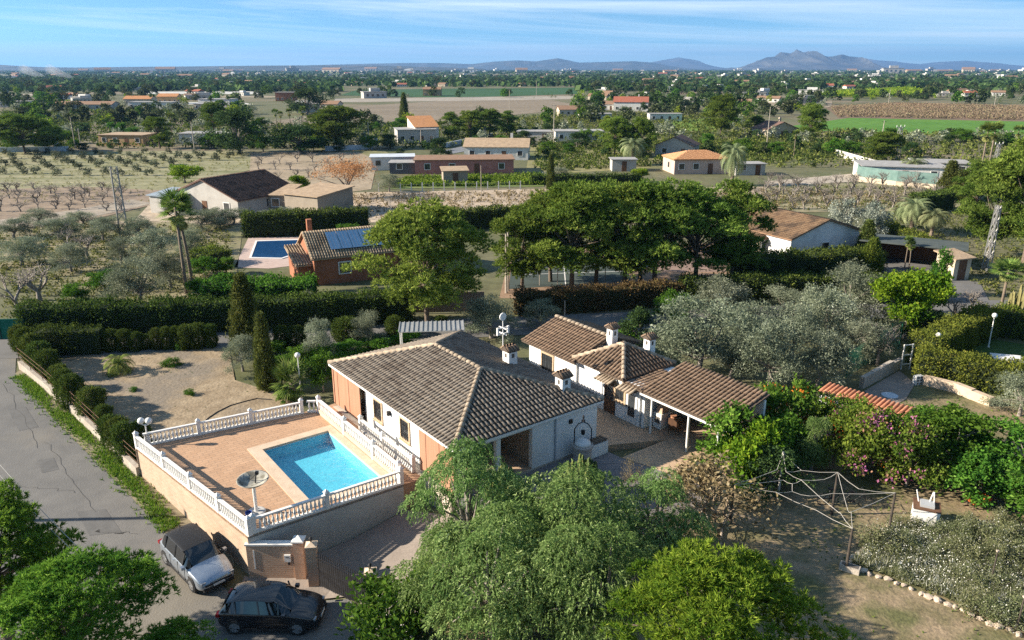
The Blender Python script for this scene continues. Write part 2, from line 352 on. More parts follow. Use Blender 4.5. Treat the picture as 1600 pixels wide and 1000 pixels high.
def make_bare(kind, seed, H, R, depth, m, leafm=None, n0=5):
    rr = random.Random(seed); mb = MB(); tips = []
    def grow(p, d, l, rad, lev):
        q = p + d*l*.5 + Vector((rr.uniform(-1,1), rr.uniform(-1,1), 0))*l*.06; e = q + (d + Vector((rr.uniform(-.2,.2), rr.uniform(-.2,.2), .05))).normalized()*l*.5
        mb.tube([p, q, e], [rad, rad*.8, rad*.6], 5 if lev > 2 else 3, cap=False)
        if lev == 0: tips.append((e, d)); return
        for i in range(rr.choice((2,3,3)) if lev < depth else n0):
            t = rr.uniform(0, 6.28); a = rr.uniform(.35, .85)
            x = d.cross(Vector((.3,.2,.9))).normalized(); y = d.cross(x)
            nd = (d*math.cos(a) + (x*math.cos(t) + y*math.sin(t))*math.sin(a) + Vector((0,0,.08))).normalized()
            grow(e.lerp(p, rr.uniform(0,.35)), nd, l*rr.uniform(.62,.85), rad*.58, lev-1)
    grow(Vector((0,0,-.1)), Vector((rr.uniform(-.1,.1), rr.uniform(-.1,.1), 1)).normalized(), H*.3, H*.035, depth)
    crown = None
    if leafm:
        r = np.random.default_rng(seed); P = np.array([tuple(t[0]) for t in tips]); D = np.array([tuple(t[1]) for t in tips])
        V, Fc = leaves(r, P, D, 7, .16, .08, 1, .16); crown = np_mesh('crown', V, Fc, leafm, r.uniform(0,1,len(Fc)))
    zs = [v[2] for v in mb.v]; rs = [math.hypot(v[0], v[1]) for v in mb.v]
    lib(kind, max(zs), sorted(rs)[int(len(rs)*.97)], mb.mesh('branches', m, True), crown)
def make_fan_palm(kind, seed, H, nl, fr, trunk_r=.2, skirt=True):
    rr = random.Random(seed); r = np.random.default_rng(seed)
    bend = rr.uniform(-.5, .5); mb = MB().tube([(0,0,-.2), (0,0,.3), (bend*.3,0,H*.5), (bend,0,H)], [trunk_r*1.5, trunk_r*1.1, trunk_r*.85, trunk_r*.8], 9)
    tr = mb.mesh('trunk', mat('palm_trunk', (.13,.10,.075), (.25,.20,.15), 9, bump=.6, stretch=(1,1,4)), True)
    V = []; top = np.array([bend, 0, H]); rnd = []
    for i in range(nl + (nl//3 if skirt else 0)):
        dead = i >= nl; t = rr.uniform(0, 6.28); el = rr.uniform(-.35, 1.25) if not dead else rr.uniform(-1.35, -.95)
        d = np.array([math.cos(t)*math.cos(el), math.sin(t)*math.cos(el), math.sin(el)]); s = np.array([-math.sin(t), math.cos(t), 0]); n = np.cross(d, s)
        b = top + d*fr*(.55 if not dead else .25) - np.array([0, 0, .3 if dead else 0]); 
        V += [top - s*.025, top + s*.025, b]; rnd.append(.3)
        for j in range(15):
            a = (j-7)/7*1.75; dd = d*math.cos(a) + s*math.sin(a) + n*(-.12*abs(a)) + np.array([0,0,-.18 if not dead else -.3]); dd /= np.linalg.norm(dd)
            l = fr*.62*(1-.15*abs(a)); ss = np.cross(dd, n); ss /= np.linalg.norm(ss)
            V += [b - ss*fr*.02, b + ss*fr*.035 + dd*l*.5, b + dd*l]; V += [b, b - ss*fr*.035 + dd*l*.5, b + dd*l]; v = rr.uniform(.1,.9) if not dead else 1.0; rnd += [v, v]
    V = np.array(V); lib(kind, H + fr*.8, fr*1.1, tr, np_mesh('crown', V, np.arange(len(V)).reshape(-1,3), L_PALM, rnd))
def make_date_palm(kind, seed, H, nl, fr, m=None, trunk_r=.28):
    rr = random.Random(seed)
    mb = MB().tube([(0,0,-.2), (0,0,.2), (0,0,H)], [trunk_r*1.2, trunk_r, trunk_r], 10)
    tr = mb.mesh('trunk', mat('palm_trunk', (.13,.10,.075), (.25,.20,.15), 9, bump=.6, stretch=(1,1,4)), True)
    V = []; rnd = []
    for i in range(nl):
        t = i*2.39996 + rr.uniform(-.2,.2); el = 1.35 - 1.6*(i/nl) + rr.uniform(-.1,.1); v = rr.uniform(.1,.9)
        hd = np.array([math.cos(t), math.sin(t), 0]); s = np.array([-math.sin(t), math.cos(t), 0]); p = np.array([0,0,H]); seg = 11; e = el
        for j in range(seg):
            d = hd*math.cos(e) + np.array([0,0,math.sin(e)]); q = p + d*fr/seg; n = np.cross(s, d)
            l = fr*.26*math.sin(math.pi*(j+1.2)/(seg+1.2)) + .05
            for sg in (-1, 1):
                for u in (0, .5):
                    b = p + (q-p)*u; tip = b + s*sg*l*.85 + d*l*.55 + n*l*.25
                    V += [b, b + d*fr/seg*.42, tip]; rnd.append(v)
            V += [p - s*.02, p + s*.02, q]; rnd.append(.9)
            p = q; e -= .17 + .10*j/seg
    V = np.array(V); lib(kind, H + fr*.6, fr*.9, tr, np_mesh('crown', V, np.arange(len(V)).reshape(-1,3), m or L_DATE, rnd))

make_pine('near_pine', 3, 7.0, 3.6, .34, 620, (.2,.33), 230, 8, .19, .045, L_PINE_F, prof=egg, lobes=70, lr=(.45,.75))
make_pine('sunny_pine', 8, 7.0, 3.6, .34, 620, (.2,.33), 230, 8, .19, .045, L_PINE_Y, prof=egg, lobes=70, lr=(.45,.75))
for s in (11, 12, 13): make_pine('pine', s, 11.0, 4.2, .15, 380, (.45,.75), 60, 6, .36, .10, L_PINE, prof=egg, lobes=38, lr=(.9,1.4), fork=.45)
for s in (14,): make_pine('full_pine', s, 11.5, 6.0, .14, 560, (.45,.8), 60, 6, .36, .10, L_PINE, prof=egg, lobes=52, lr=(1.0,1.7), fork=.45)
for s in (21, 22, 23): make_leafy('olive', s, 4.4, 2.4, .10, 70, (.45,.75), 105, 4, .20, .055, L_OLIVE, scatter=.13, trunk_r=.16)
for s in (31, 32): make_leafy('broad', s, 4.0, 2.2, .2, 60, (.45,.75), 90, 3, .24, .14, L_BROAD, flat=.5)
make_leafy('lime', 34, 4.0, 2.3, .15, 66, (.45,.75), 90, 3, .24, .15, L_LIME, flat=.5)
make_leafy('dark_broad', 35, 4.0, 2.2, .1, 60, (.5,.8), 70, 3, .26, .13, L_DARK, flat=.3)
make_leafy('silver', 36, 4.0, 2.2, .05, 60, (.45,.75), 70, 3, .26, .12, L_SILV, flat=.4)
make_leafy('bush', 37, 1.6, 1.3, .05, 40, (.3,.5), 170, 3, .17, .09, L_BROAD, flat=.4, trunk_r=.05)
make_leafy('lime_bush', 38, 1.6, 1.3, .05, 40, (.3,.5), 170, 3, .17, .09, L_LIME, flat=.4, trunk_r=.05)
make_leafy('rust_tree', 39, 5.5, 3.4, .4, 60, (.5,.9), 38, 3, .26, .10, L_RUST, scatter=.25, trunk_r=.22)
make_leafy('dry_bush', 40, 2.6, 2.0, .1, 50, (.35,.6), 80, 2, .12, .045, L_DRY, scatter=.2, trunk_r=.06, nl=40)
make_leafy('bougainvillea', 41, 3.2, 2.4, .02, 70, (.45,.75), 85, 3, .20, .13, L_BOUG, flat=.45, trunk_r=.08, flower=.2)
make_leafy('trumpet_vine', 42, 2.8, 2.2, .02, 60, (.4,.7), 85, 3, .20, .13, L_TRUMP, flat=.45, trunk_r=.08, flower=.2)
make_leafy('climber', 43, 3.2, 1.4, .02, 50, (.4,.6), 110, 3, .20, .13, L_BROAD, flat=.45, trunk_r=.06)
make_leafy('flower_mound', 44, .8, .95, .0, 34, (.16,.3), 420, 3, .10, .04, L_FLOW, flat=.3, trunk_r=.02)
make_pepper(51); make_pepper(52)
def cone_p(h): return (1-h)**.6 * (1 if h > .12 else .6 + h*3.3)
def barrel_p(h): return (1 if h < .8 else math.sqrt(max(0.02, 1-((h-.8)/.2)**2))) * (.82 + .18*min(1, h*4))
make_cypress('cypress', 61, 6.0, .9, 2600, .30, .07, L_CYP, cone_p)
make_cypress('cypress', 62, 6.0, .95, 2600, .30, .07, L_CYP, cone_p)
make_cypress('shrub', 63, 2.0, .62, 1500, .16, .05, L_HEDGE, barrel_p); make_cypress('shrub', 64, 2.0, .62, 1500, .16, .05, L_HEDGE, barrel_p)
make_cypress('topiary', 65, 3.0, 1.0, 2200, .2, .07, L_THUJA, lambda h: egg(h)*(1.15-.35*h))
for s in (71, 72, 73): make_bare('bare', s, 3.4, 2.2, 4, M_GBARK)
make_bare('bare_twiggy', 74, 4.5, 3.0, 5, M_GBARK)
make_bare('brown_twiggy', 75, 3.0, 2.4, 5, mat('dry_twigs', (.20,.15,.10), (.33,.25,.17), 5), L_DRY)
make_fan_palm('fan_palm', 81, 6.5, 34, 1.45, .13); make_fan_palm('fan_palm', 82, 6.5, 36, 1.45, .13)
make_fan_palm('low_fan_palm', 83, .7, 26, 1.3, .22, skirt=False)
make_date_palm('date_palm', 84, 3.2, 40, 3.0); make_date_palm('sago', 85, .45, 30, 1.5, L_PALM)
# small far trees: one mesh each, trunk inside the leaves
def make_far(kind, seed, H, R, base, nc, cr, m, prof, ln=.85):
    r = np.random.default_rng(seed); C = crown_centres(r, nc, R*.7, H*base, H*.85, prof); P, D, _ = clump_points(r, C, r.uniform(cr[0], cr[1], nc), 13, -.6, .85, .75)
    V, Fc = leaves(r, P, D, 2, ln, ln*.75, .8, .2, .5); lib(kind, H, R, None, np_mesh('far_tree', V, Fc, m, np.clip(r.uniform(0,1,len(Fc)),0,1)))
for s in range(4): make_far('far_round', 90+s, 7, 4, .15, 14, (1.1,1.7), L_DARK, dome)
for s in range(4): make_far('far_pine', 100+s, 7, 4, .15, 14, (1.1,1.7), [L_FAR, L_FAR, L_BROAD, L_FAR][s], [umbrella, dome, dome, egg][s])
for s in range(2): make_far('far_olive', 95+s, 4, 2.6, .15, 10, (.8,1.2), L_OLIVE, dome, .6)
for s in range(2): make_far('young_olive', 120+s, 4, 2.6, .05, 12, (.9,1.3), leaf_mat('young_olive_leaves', (.035,.045,.028), (.07,.08,.05), (.11,.12,.08)), dome, .6)
make_far('far_tall', 98, 12, 1.7, .08, 16, (.8,1.2), L_DARK, egg, .7)

CNT = {}
def plant(kind, px, py, hpx=None, wpx=None, label=None, name=None, cat='tree', group=None, rz=None, h=None, pos=None, w=None, var=None, dz=0.0):
    """Stand one plant of the library on the ground where the photograph shows its foot."""
    p = pos if pos is not None else at(px, py); v = LIB[kind]; i = CNT.get(kind, 0); CNT[kind] = i + 1
    H, R, wood, crown = v[(i if var is None else var) % len(v)]
    hm = h if h is not None else up_m(p, hpx); sz = hm / H
    wm = w if w is not None else (wpx * mpp(p) if wpx else None); sx = (wm / 2) / R if wm else sz
    rz = (i * 2.399) % 6.283 if rz is None else rz
    nm = name or 'tree'
    if wood is None:
        o = link(nm, crown); o.location = p; o.rotation_euler = (0,0,rz)
    else:
        o = link(nm, None); o.location = p; o.rotation_euler = (0,0,rz); o.empty_display_size = .3
        link(wood.name.split('.')[0], wood, o)
        if crown: link('crown', crown, o)
    o.location.z += dz; o.scale = (sx, sx, sz)
    tag(o, label, cat, group); return o

def hedge(name, pts, width, height, m, label, dens=60, ln=.2, w=.09, cat='hedge', k=3, seed=1, wave=.12, h1=None, z=None, core=None):
    """A clipped hedge along a line of world points: a twiggy core with leaves standing off all its faces."""
    r = np.random.default_rng(seed); P = []; D = []; mb = MB(); pts = [Vector(p) for p in pts]
    for i in range(len(pts)-1):
        a, b = pts[i], pts[i+1]; d = (b-a); L = d.length; d.normalize(); s = Vector((-d.y, d.x, 0)).normalized()
        g = lambda q: (z if z is not None else ground_z(q.x, q.y))
        inset = .16
        mb.add([a - s*(width/2-inset) + Vector((0,0,g(a)-a.z)), b - s*(width/2-inset) + Vector((0,0,g(b)-b.z)), b + s*(width/2-inset) + Vector((0,0,g(b)-b.z)), a + s*(width/2-inset) + Vector((0,0,g(a)-a.z)),
                a - s*(width/2-inset) + Vector((0,0,g(a)-a.z+height-inset)), b - s*(width/2-inset) + Vector((0,0,g(b)-b.z+height-inset)), b + s*(width/2-inset) + Vector((0,0,g(b)-b.z+height-inset)), a + s*(width/2-inset) + Vector((0,0,g(a)-a.z+height-inset))],
               [(0,3,2,1),(4,5,6,7),(0,1,5,4),(1,2,6,5),(2,3,7,6),(3,0,4,7)])
        faces = [(L*height, 0), (L*height, 1), (L*width, 2), (width*height, 3), (width*height, 4)]
        for ar, fi in faces:
            n = int(ar*dens); u = r.uniform(0, 1, n); v = r.uniform(0, 1, n)
            if fi < 2: off = (-1 if fi == 0 else 1); t = u*L; sw = np.full(n, off*width/2); zz = v*height; nd = np.tile(np.array(s)*off + np.array([0,0,.5]), (n,1))
            elif fi == 2: t = u*L; sw = (v-.5)*width; zz = np.full(n, height); nd = np.tile(np.array([0,0,1.]), (n,1))
            else: off = (-1 if fi == 3 else 1); t = np.full(n, 0 if fi == 3 else L); sw = (u-.5)*width; zz = v*height; nd = np.tile(np.array(d)*off + np.array([0,0,.4]), (n,1))
            bump = wave*(np.sin(t*2.1+i)+np.sin(t*.9+2*i+zz)*.8+r.normal(size=n)*.7)
            base = np.array(a)[None,:] + np.array(d)[None,:]*t[:,None] + np.array(s)[None,:]*sw[:,None]
            gz = np.array([g(Vector(q)) for q in base]) if n < 4000 and z is None else np.full(n, g((a+b)/2))
            base[:,2] = gz + zz; P.append(base + unit(nd)*bump[:,None]); D.append(unit(nd))
    P = np.concatenate(P); D = np.concatenate(D); o = thing(name, label, cat, pts[0]); org = np.array(pts[0])
    V, Fc = leaves(r, P - org, D, k, ln, w, .7, ln*.5, .35); rnd = np.clip(np.repeat(r.uniform(.1,.6,len(P)), k)+.18*r.normal(size=len(Fc)), 0, 1)
    link('foliage', np_mesh('foliage', V, Fc, m, rnd), o)
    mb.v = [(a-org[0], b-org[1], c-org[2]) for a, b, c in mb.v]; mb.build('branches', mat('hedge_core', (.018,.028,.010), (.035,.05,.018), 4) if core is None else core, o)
    return o
# ------------------------------------------------------------------ the setting: ground, roads, fields
M_GROUND = mat('plain_soil', (.145,.135,.075), (.085,.10,.038), .05, c3=(.19,.155,.10), s3=.012, bump=.25, bscale=2, detail=9, fine=.35, fs=.7)
xs = sorted(set([-40000,-20000,-9000,-4000,-2000,-1000,-500,-250,-140,-95] + [i for i in range(-72, 73, 2)] + [-8, 0] + [95,140,250,500,1000,2000,4000,9000,20000,40000]))
ys = sorted(set([-4000,-800,-200,-40,-10] + [i for i in range(0, 76, 2)] + [27, 60] + [95,140,250,500,1000,2000,4000,9000,20000,40000]))
gv = [(x, y, ground_z(x, y)) for y in ys for x in xs]; nx = len(xs)
gf = [(j*nx+i, j*nx+i+1, (j+1)*nx+i+1, (j+1)*nx+i) for j in range(len(ys)-1) for i in range(nx-1)]
tag(MB().add(gv, gf).build('ground', M_GROUND), 'dry olive and tan soil of the plain reaching to the horizon', kind='structure')

M_ASPH = mat('asphalt', (.13,.127,.123), (.175,.168,.158), .5, bump=.35, bscale=14, c3=(.20,.18,.15), s3=.12, rough=.9, detail=9, fine=.12, fs=25)
M_ASPH2 = mat('patched_asphalt', (.13,.127,.125), (.17,.165,.16), .5, bump=.2, bscale=14)
M_DIRT = mat('lot_earth', (.22,.165,.105), (.35,.275,.185), .9, bump=.8, bscale=5, c3=(.21,.175,.135), s3=.22, detail=12, fine=.3, fs=6)
M_SOIL = mat('garden_earth', (.30,.225,.145), (.16,.135,.07), .9, bump=.9, bscale=5, c3=(.12,.12,.05), s3=.35, detail=12, fine=.4, fs=7)
M_DRIVE = mat('drive_concrete', (.22,.185,.16), (.29,.245,.21), .8, bump=.25, bscale=9, detail=8, fine=.2, fs=12)
M_VERGE = mat('verge_earth', (.26,.22,.15), (.19,.165,.10), 1.2, bump=.6, bscale=5)

# side road on the left: from the crossroad down past the terrace to the gate
V3 = Vector
def road_poly():
    right = [at(26,545), at(24,583), at(70,640), at(130,702), at(200,772), at(262,838), V3((-13.2,29.4,0)), V3((-12.4,28.6,0)), V3((-7.2,28.2,0)), V3((-5.4,26,0)), V3((-4.0,10,0))]
    return right + [V3((-30,10,0)), V3((-31,28,0)), V3((-44,52,0)), V3((-52,56,0))]
sheet('road', road_poly(), M_ASPH, .03, cell=2.5, label='grey asphalt lane running past the terrace wall')
cr = [V3((-75,57.2,0)), V3((-36,56.6,0)), V3((-17,58.6,0)), V3((3,61.2,0)), V3((22,63.6,0)), V3((36,66.0,0)), V3((54,65.5,0)), V3((80,66,0))]
def ribbon(c, w0, w1): return [V3((p.x, p.y+w1, 0)) for p in c] + [V3((p.x, p.y-w0, 0)) for p in reversed(c)]
sheet('crossroad', ribbon(cr, 2.6, 2.3), M_ASPH2, .045, cell=3, label='asphalt lane crossing behind the white house')
for q_ in ([(12,640),(40,636),(60,668),(30,674)], [(120,800),(165,796),(190,832),(140,838)], [(60,720),(84,716),(92,734),(66,740)]): sheet('road_patch', [at(*p) for p in q_], mat('tar_patch', (.11,.108,.105), (.14,.137,.133), 1.5, fine=.2, fs=20), .038, cell=2)
rk = random.Random(4)
for s_ in ((8,600,60,700),(70,690,150,800),(30,760,120,770),(150,830,215,835)):
    p, q = at(s_[0],s_[1]), at(s_[2],s_[3]); L_ = [p.lerp(q,t/14)+Vector((rk.uniform(-.14,.14),rk.uniform(-.14,.14),0)) for t in range(15)]
    sheet('road_crack', [v+Vector((.009,.006,0)) for v in L_]+[v-Vector((.009,.006,0)) for v in reversed(L_)], mat('crack_tar', (.085,.082,.078)), .042)
# verge with grass between the lane and the lot wall
vg = [at(24,584), at(34,577), at(110,645), at(207,728), V3((-14.2,33.4,0)), V3((-13.0,30.6,0)), V3((-13.2,29.5,0)), at(262,838), at(200,772), at(130,702), at(70,640)]
sheet('verge', vg, M_VERGE, .04, cell=2)
def grass_strip(name, pts, widths, n, ln, w, seed, label, m=None, lift=.05, spread=.5):
    r = np.random.default_rng(seed); P = []
    for i in range(len(pts)-1):
        a, b = pts[i], pts[i+1]; d = (b-a); s = V3((-d.y, d.x, 0)).normalized(); m_ = int(n*d.length)
        for _ in range(m_):
            t = r.uniform(); q = a + d*t + s*(widths*r.normal()*.5); P.append((q.x, q.y, ground_z(q.x, q.y)+lift))
    P = np.array(P); keep = np.sin(P[:,0]*1.3)+np.sin(P[:,1]*2.1+P[:,0]) + r.normal(size=len(P)) > -1.2; P = P[keep]
    V, Fc = blades(r, P, np.tile([0,0,1.], (len(P),1)), 4, ln, w, spread)
    o = link(name, np_mesh(name, V, Fc, m or L_GRASS, np.clip(np.repeat(r.uniform(0,1,len(P)),4),0,1))); return tag(o, label, 'grass', kind='stuff')
grass_strip('grass', [at(30,588), at(75,632), at(118,668), at(172,722), at(228,782), at(268,828)], .62, 150, .22, .05, 5, 'strip of green grass along the lane under the wall')
# the bare lot and the garden
lot = [at(36,577), at(120,650), at(205,722), W(6.2,43.3), W(11.5,42.6), W(16.4,42.0), W(16.6,47), W(14.5,52), V3((-22,56.0,0)), V3((-33,54.4,0))]
M_LOT = M_DIRT
sheet('lot', lot, M_LOT, .05, cell=2.5, label='bare trodden earth of the empty lot beside the pool terrace')
drv = [W(8.35,30.9), W(16.2,30.6), W(17.4,28.2), W(17.6,24.5), W(13.5,22.5), V3((-5.4,26.2,0)), V3((-7.0,28.3,0)), V3((-12.2,28.7,0)), V3((-12.3,29.9,0))]
sheet('driveway', drv, M_DRIVE, .06, cell=1.5, label='grey brown concrete drive below the pool terrace')
gd = [V3((-3.5,10,0)), V3((60,10,0)), V3((60,44,0)), V3((24,46,0)), V3((13.5,41,0)), V3((10,33,0)), V3((2,29,0)), V3((-3.0,25.5,0))]
sheet('garden_ground', gd, M_SOIL, .02, cell=3, label='trodden sandy earth of the garden with tufts of grass')
# clods and grass tufts scattered over the garden
def tufts(name, poly, n, ln, w, seed, label, m=None, k=5, noise=1.0, spread=.6, thr=.1):
    r = np.random.default_rng(seed); pts = [(p.x, p.y) for p in poly]; x0 = min(p[0] for p in pts); x1 = max(p[0] for p in pts); y0 = min(p[1] for p in pts); y1 = max(p[1] for p in pts)
    X = r.uniform(x0, x1, n); Y = r.uniform(y0, y1, n); inside = np.zeros(n, bool); j = len(pts)-1
    for i in range(len(pts)):
        xi, yi = pts[i]; xj, yj = pts[j]; c = ((yi > Y) != (yj > Y)) & (X < (xj-xi)*(Y-yi)/(yj-yi+1e-9)+xi); inside ^= c; j = i
    f = np.sin(X*.9*noise+np.sin(Y*.7*noise)*2)+np.sin(Y*1.1*noise+X*.5)+.8*r.normal(size=n)
    ok = inside & (f > thr); X, Y = X[ok], Y[ok]; P = np.stack([X, Y, np.array([ground_z(a,b) for a,b in zip(X,Y)])+.03], 1)
    V, Fc = blades(r, P, np.tile([0,0,1.], (len(P),1)), k, ln, w, spread)
    o = link(name, np_mesh(name, V, Fc, m or L_GRASS, np.clip(np.repeat(r.uniform(0,1,len(P)),k)+.15*r.normal(size=len(Fc)),0,1))); return tag(o, label, 'grass', kind='stuff')
tufts('grass', gd, 9000, .12, .045, 7, 'thin tufts of grass scattered over the sandy garden earth', thr=.6)
tufts('lot_weeds', lot, 1500, .10, .05, 8, 'sparse green weeds scattered over the bare lot', thr=1.4)
# ------------------------------------------------------------------ the white house, its annex and the pool terrace
M_WHITE = mat('white_render', (.79,.785,.77), (.83,.825,.81), 1.2, c3=(.75,.74,.715), s3=.5)
M_WPAINT = mat('white_paint', (.78,.775,.76), (.70,.68,.65), 4, rough=.6)
M_TILE = mat('aged_roof_tile', (.15,.122,.097), (.235,.203,.168), 5, rand=.2, c3=(.125,.10,.08), s3=1.6, bump=.3, bscale=25)
M_TILE2 = mat('brown_roof_tile', (.145,.095,.065), (.215,.152,.105), 5, rand=.2, c3=(.25,.17,.115), s3=1.6, bump=.3, bscale=25)
M_TILER = mat('red_roof_tile', (.36,.15,.085), (.46,.21,.12), 4, rand=.2)
M_RBED = mat('roof_bed', (.075,.055,.042), (.12,.09,.07), 5)
M_CAP = mat('ridge_tile', (.27,.205,.145), (.39,.315,.235), 4, rand=.2)
M_DARKIN = mat('dark_interior', (.10,.09,.08), (.14,.12,.10), 3)
M_BLIND = mat('brown_canvas_blind', (.36,.185,.115), (.42,.225,.145), 1.5, stretch=(6,6,.3), bump=.25, bscale=3)
M_STONE = mat('window_stone', (.42,.30,.19), (.52,.40,.28), 7, bump=.2)
M_IRON = mat('black_iron', (.02,.02,.022), (.035,.035,.04), 5, rough=.5, metallic=.3)
M_GLASS = mat('window_glass', (.03,.035,.04), (.05,.055,.06), 2, rough=.08, spec=.8)
M_WOOD = mat('brown_wood', (.10,.05,.03), (.17,.09,.05), 4, stretch=(1,1,.2))
M_COPE = mat('pool_coping', (.52,.40,.29), (.62,.49,.37), 1.6, bump=.15, bscale=9)
M_POOLT = mat('pool_tile', (.30,.54,.68), (.37,.62,.75), 1.2, fine=.12, fs=6)
def brick_mat(name, c1, c2, mortar, sx, flat=False, off=.5, bw=.5, rh=.17):
    m = bpy.data.materials.new(name); m.use_nodes = True; N = m.node_tree.nodes; L = m.node_tree.links; b = N['Principled BSDF']; b.inputs['Roughness'].default_value = .9
    tc = N.new('ShaderNodeTexCoord'); sp = N.new('ShaderNodeSeparateXYZ'); cb = N.new('ShaderNodeCombineXYZ'); ad = N.new('ShaderNodeMath'); ad.operation = 'ADD'
    L.new(tc.outputs['Object'], sp.inputs[0]); L.new(sp.outputs[0], ad.inputs[0]); ad.inputs[1].default_value = 0
    if flat: L.new(sp.outputs[1], cb.inputs[1])
    else: L.new(sp.outputs[1], ad.inputs[1]); L.new(sp.outputs[2], cb.inputs[1])
    L.new(ad.outputs[0], cb.inputs[0])
    br = N.new('ShaderNodeTexBrick'); br.inputs['Scale'].default_value = sx; br.inputs['Color1'].default_value = (*c1,1); br.inputs['Color2'].default_value = (*c2,1); br.inputs['Mortar'].default_value = (*mortar,1)
    br.inputs['Mortar Size'].default_value = .018; br.inputs['Brick Width'].default_value = bw; br.inputs['Row Height'].default_value = rh; br.offset = off
    L.new(cb.outputs[0], br.inputs[0])
    no = N.new('ShaderNodeTexNoise'); no.inputs['Scale'].default_value = 1.2; no.inputs['Detail'].default_value = 6; L.new(tc.outputs['Object'], no.inputs[0])
    hs = N.new('ShaderNodeHueSaturation'); mr = N.new('ShaderNodeMapRange'); mr.inputs['To Min'].default_value = .75; mr.inputs['To Max'].default_value = 1.25; L.new(no.outputs[0], mr.inputs[0]); L.new(mr.outputs[0], hs.inputs['Value']); L.new(br.outputs[0], hs.inputs['Color'])
    L.new(hs.outputs[0], b.inputs['Base Color']); bp = N.new('ShaderNodeBump'); bp.inputs['Strength'].default_value = .4; bp.inputs['Distance'].default_value = .02; L.new(br.outputs['Fac'], bp.inputs['Height']); bp.invert = True; L.new(bp.outputs[0], b.inputs['Normal'])
    MATS[name] = m; return m
M_BRICK = brick_mat('buff_brick', (.46,.29,.195), (.53,.35,.245), (.48,.38,.29), 1.6)
M_BRICKT = brick_mat('terrace_wall_brick', (.40,.275,.19), (.47,.335,.24), (.48,.39,.30), 1.6)

M_PAVE = brick_mat('pool_paving', (.43,.26,.155), (.48,.30,.185), (.34,.22,.14), 1.0, True, .5, .5, .25)
M_TERRA = brick_mat('courtyard_tile', (.45,.31,.20), (.51,.355,.235), (.36,.26,.18), 1.0, True, 0, .4, .4)
M_SLATE = brick_mat('patio_slabs', (.17,.155,.16), (.21,.19,.19), (.12,.11,.11), 1.0, True, .5, .9, .6)
def tile_mesh(m, wd=.20, ln=.46, name='roof_tile'):     # one curved cover tile, lower end at y=0, lying up the slope
    mb = MB(); n = 5; r0, r1 = wd*.5, wd*.40; th = .018
    for yy, rr, zz in ((0, r0, .03), (ln, r1, .0)):
        for j in range(n+1):
            t = math.pi*j/n; mb.v.append((-rr*math.cos(t), yy, zz + rr*1.05*math.sin(t)))
    mb.f += [(j, j+1, n+1+j+1, n+1+j) for j in range(n)]
    b = len(mb.v)
    for j in range(n+1):
        t = math.pi*j/n; mb.v.append((-(r0-th)*math.cos(t), 0, .02 + (r0-th)*1.0*math.sin(t)))
    mb.f += [(j+1, j, b+j, b+j+1) for j in range(n)]
    me = mb.mesh(name, m); 
    for p in me.polygons[:n]: p.use_smooth = True
    return me
def in_poly(x, y, P):
    c = False; j = len(P)-1
    for i in range(len(P)):
        if (P[i][1] > y) != (P[j][1] > y) and x < (P[j][0]-P[i][0])*(y-P[i][1])/(P[j][1]-P[i][1])+P[i][0]: c = not c
        j = i
    return c
def roof_face(poly, e0, e1):
    """Tile places on a sloped face. poly: its corners; e0, e1: its lower edge. Gives matrices in the same space."""
    poly = [Vector(p) for p in poly]; e0, e1 = Vector(e0), Vector(e1); u = (e1-e0).normalized()
    n = None
    for i in range(1, len(poly)-1):
        n = (poly[i]-poly[0]).cross(poly[i+1]-poly[0])
        if n.length > 1e-3: break
    n.normalize(); n = n if n.z > 0 else -n
    v = n.cross(u); 
    if v.z < 0: u = -u; v = n.cross(u); e0 = e1
    P2 = [((p-e0).dot(u), (p-e0).dot(v)) for p in poly]
    x0 = min(p[0] for p in P2); x1 = max(p[0] for p in P2); y1 = max(p[1] for p in P2); out = []
    cw, ch = .268, .385; nxx = int((x1-x0)/cw)+1; rr = random.Random(int(abs(x1*997+y1*31)))
    for i in range(nxx):
        for j in range(int(y1/ch)+1):
            x, y = x0 + cw*(i+.5), ch*j - .05
            if in_poly(x, y+ch*.55, P2):
                o = e0 + u*x + v*y + n*(.035+rr.uniform(-.006,.006)); a = rr.uniform(-.03,.03); uu = u*math.cos(a)+v*math.sin(a); vv = v*math.cos(a)-u*math.sin(a)
                m4 = Matrix((( uu.x, vv.x, n.x, o.x),(uu.y, vv.y, n.y, o.y),(uu.z, vv.z, n.z, o.z),(0,0,0,1))); out.append(m4)
    return out
def lay_tiles(parent, places, m, limit=300, world=None, label=None):
    me = tile_mesh(m); world = world or Matrix()
    cz = cam.location
    places = sorted(places, key=lambda q: ((world @ q.translation) - cz).length)
    for q in places[:limit]:
        o = link('roof_tile', me, parent); o.matrix_local = q
    rest = places[limit:]
    if rest:
        v0 = np.array([v.co[:] for v in me.vertices]); f0 = np.array([list(p.vertices) for p in me.polygons]); V = []; Fs = []
        for i, q in enumerate(rest):
            a = np.array(q); V.append(v0 @ a[:3,:3].T + a[:3,3]); Fs.append(f0 + i*len(v0))
        b = np_mesh('roof_tiles', np.concatenate(V), np.concatenate(Fs), m); o = link('roof_tiles', b, parent); o['kind'] = 'stuff'
def ridge_tiles(parent, p, q, m=None):
    p, q = Vector(p), Vector(q); d = (q-p); L = d.length; d.normalize(); n = max(1, int(L/.40)); me = RT
    s = d.cross(Vector((0,0,1))).normalized(); up = s.cross(d)
    for i in range(n):
        o = p + d*(L*i/n); m4 = Matrix(((s.x,d.x,up.x,o.x),(s.y,d.y,up.y,o.y),(s.z,d.z,up.z,o.z+.03),(0,0,0,1)))
        t = link('ridge_tile', me, parent); t.matrix_local = m4
RT = tile_mesh(M_CAP, .31, .47, 'ridge_tile')
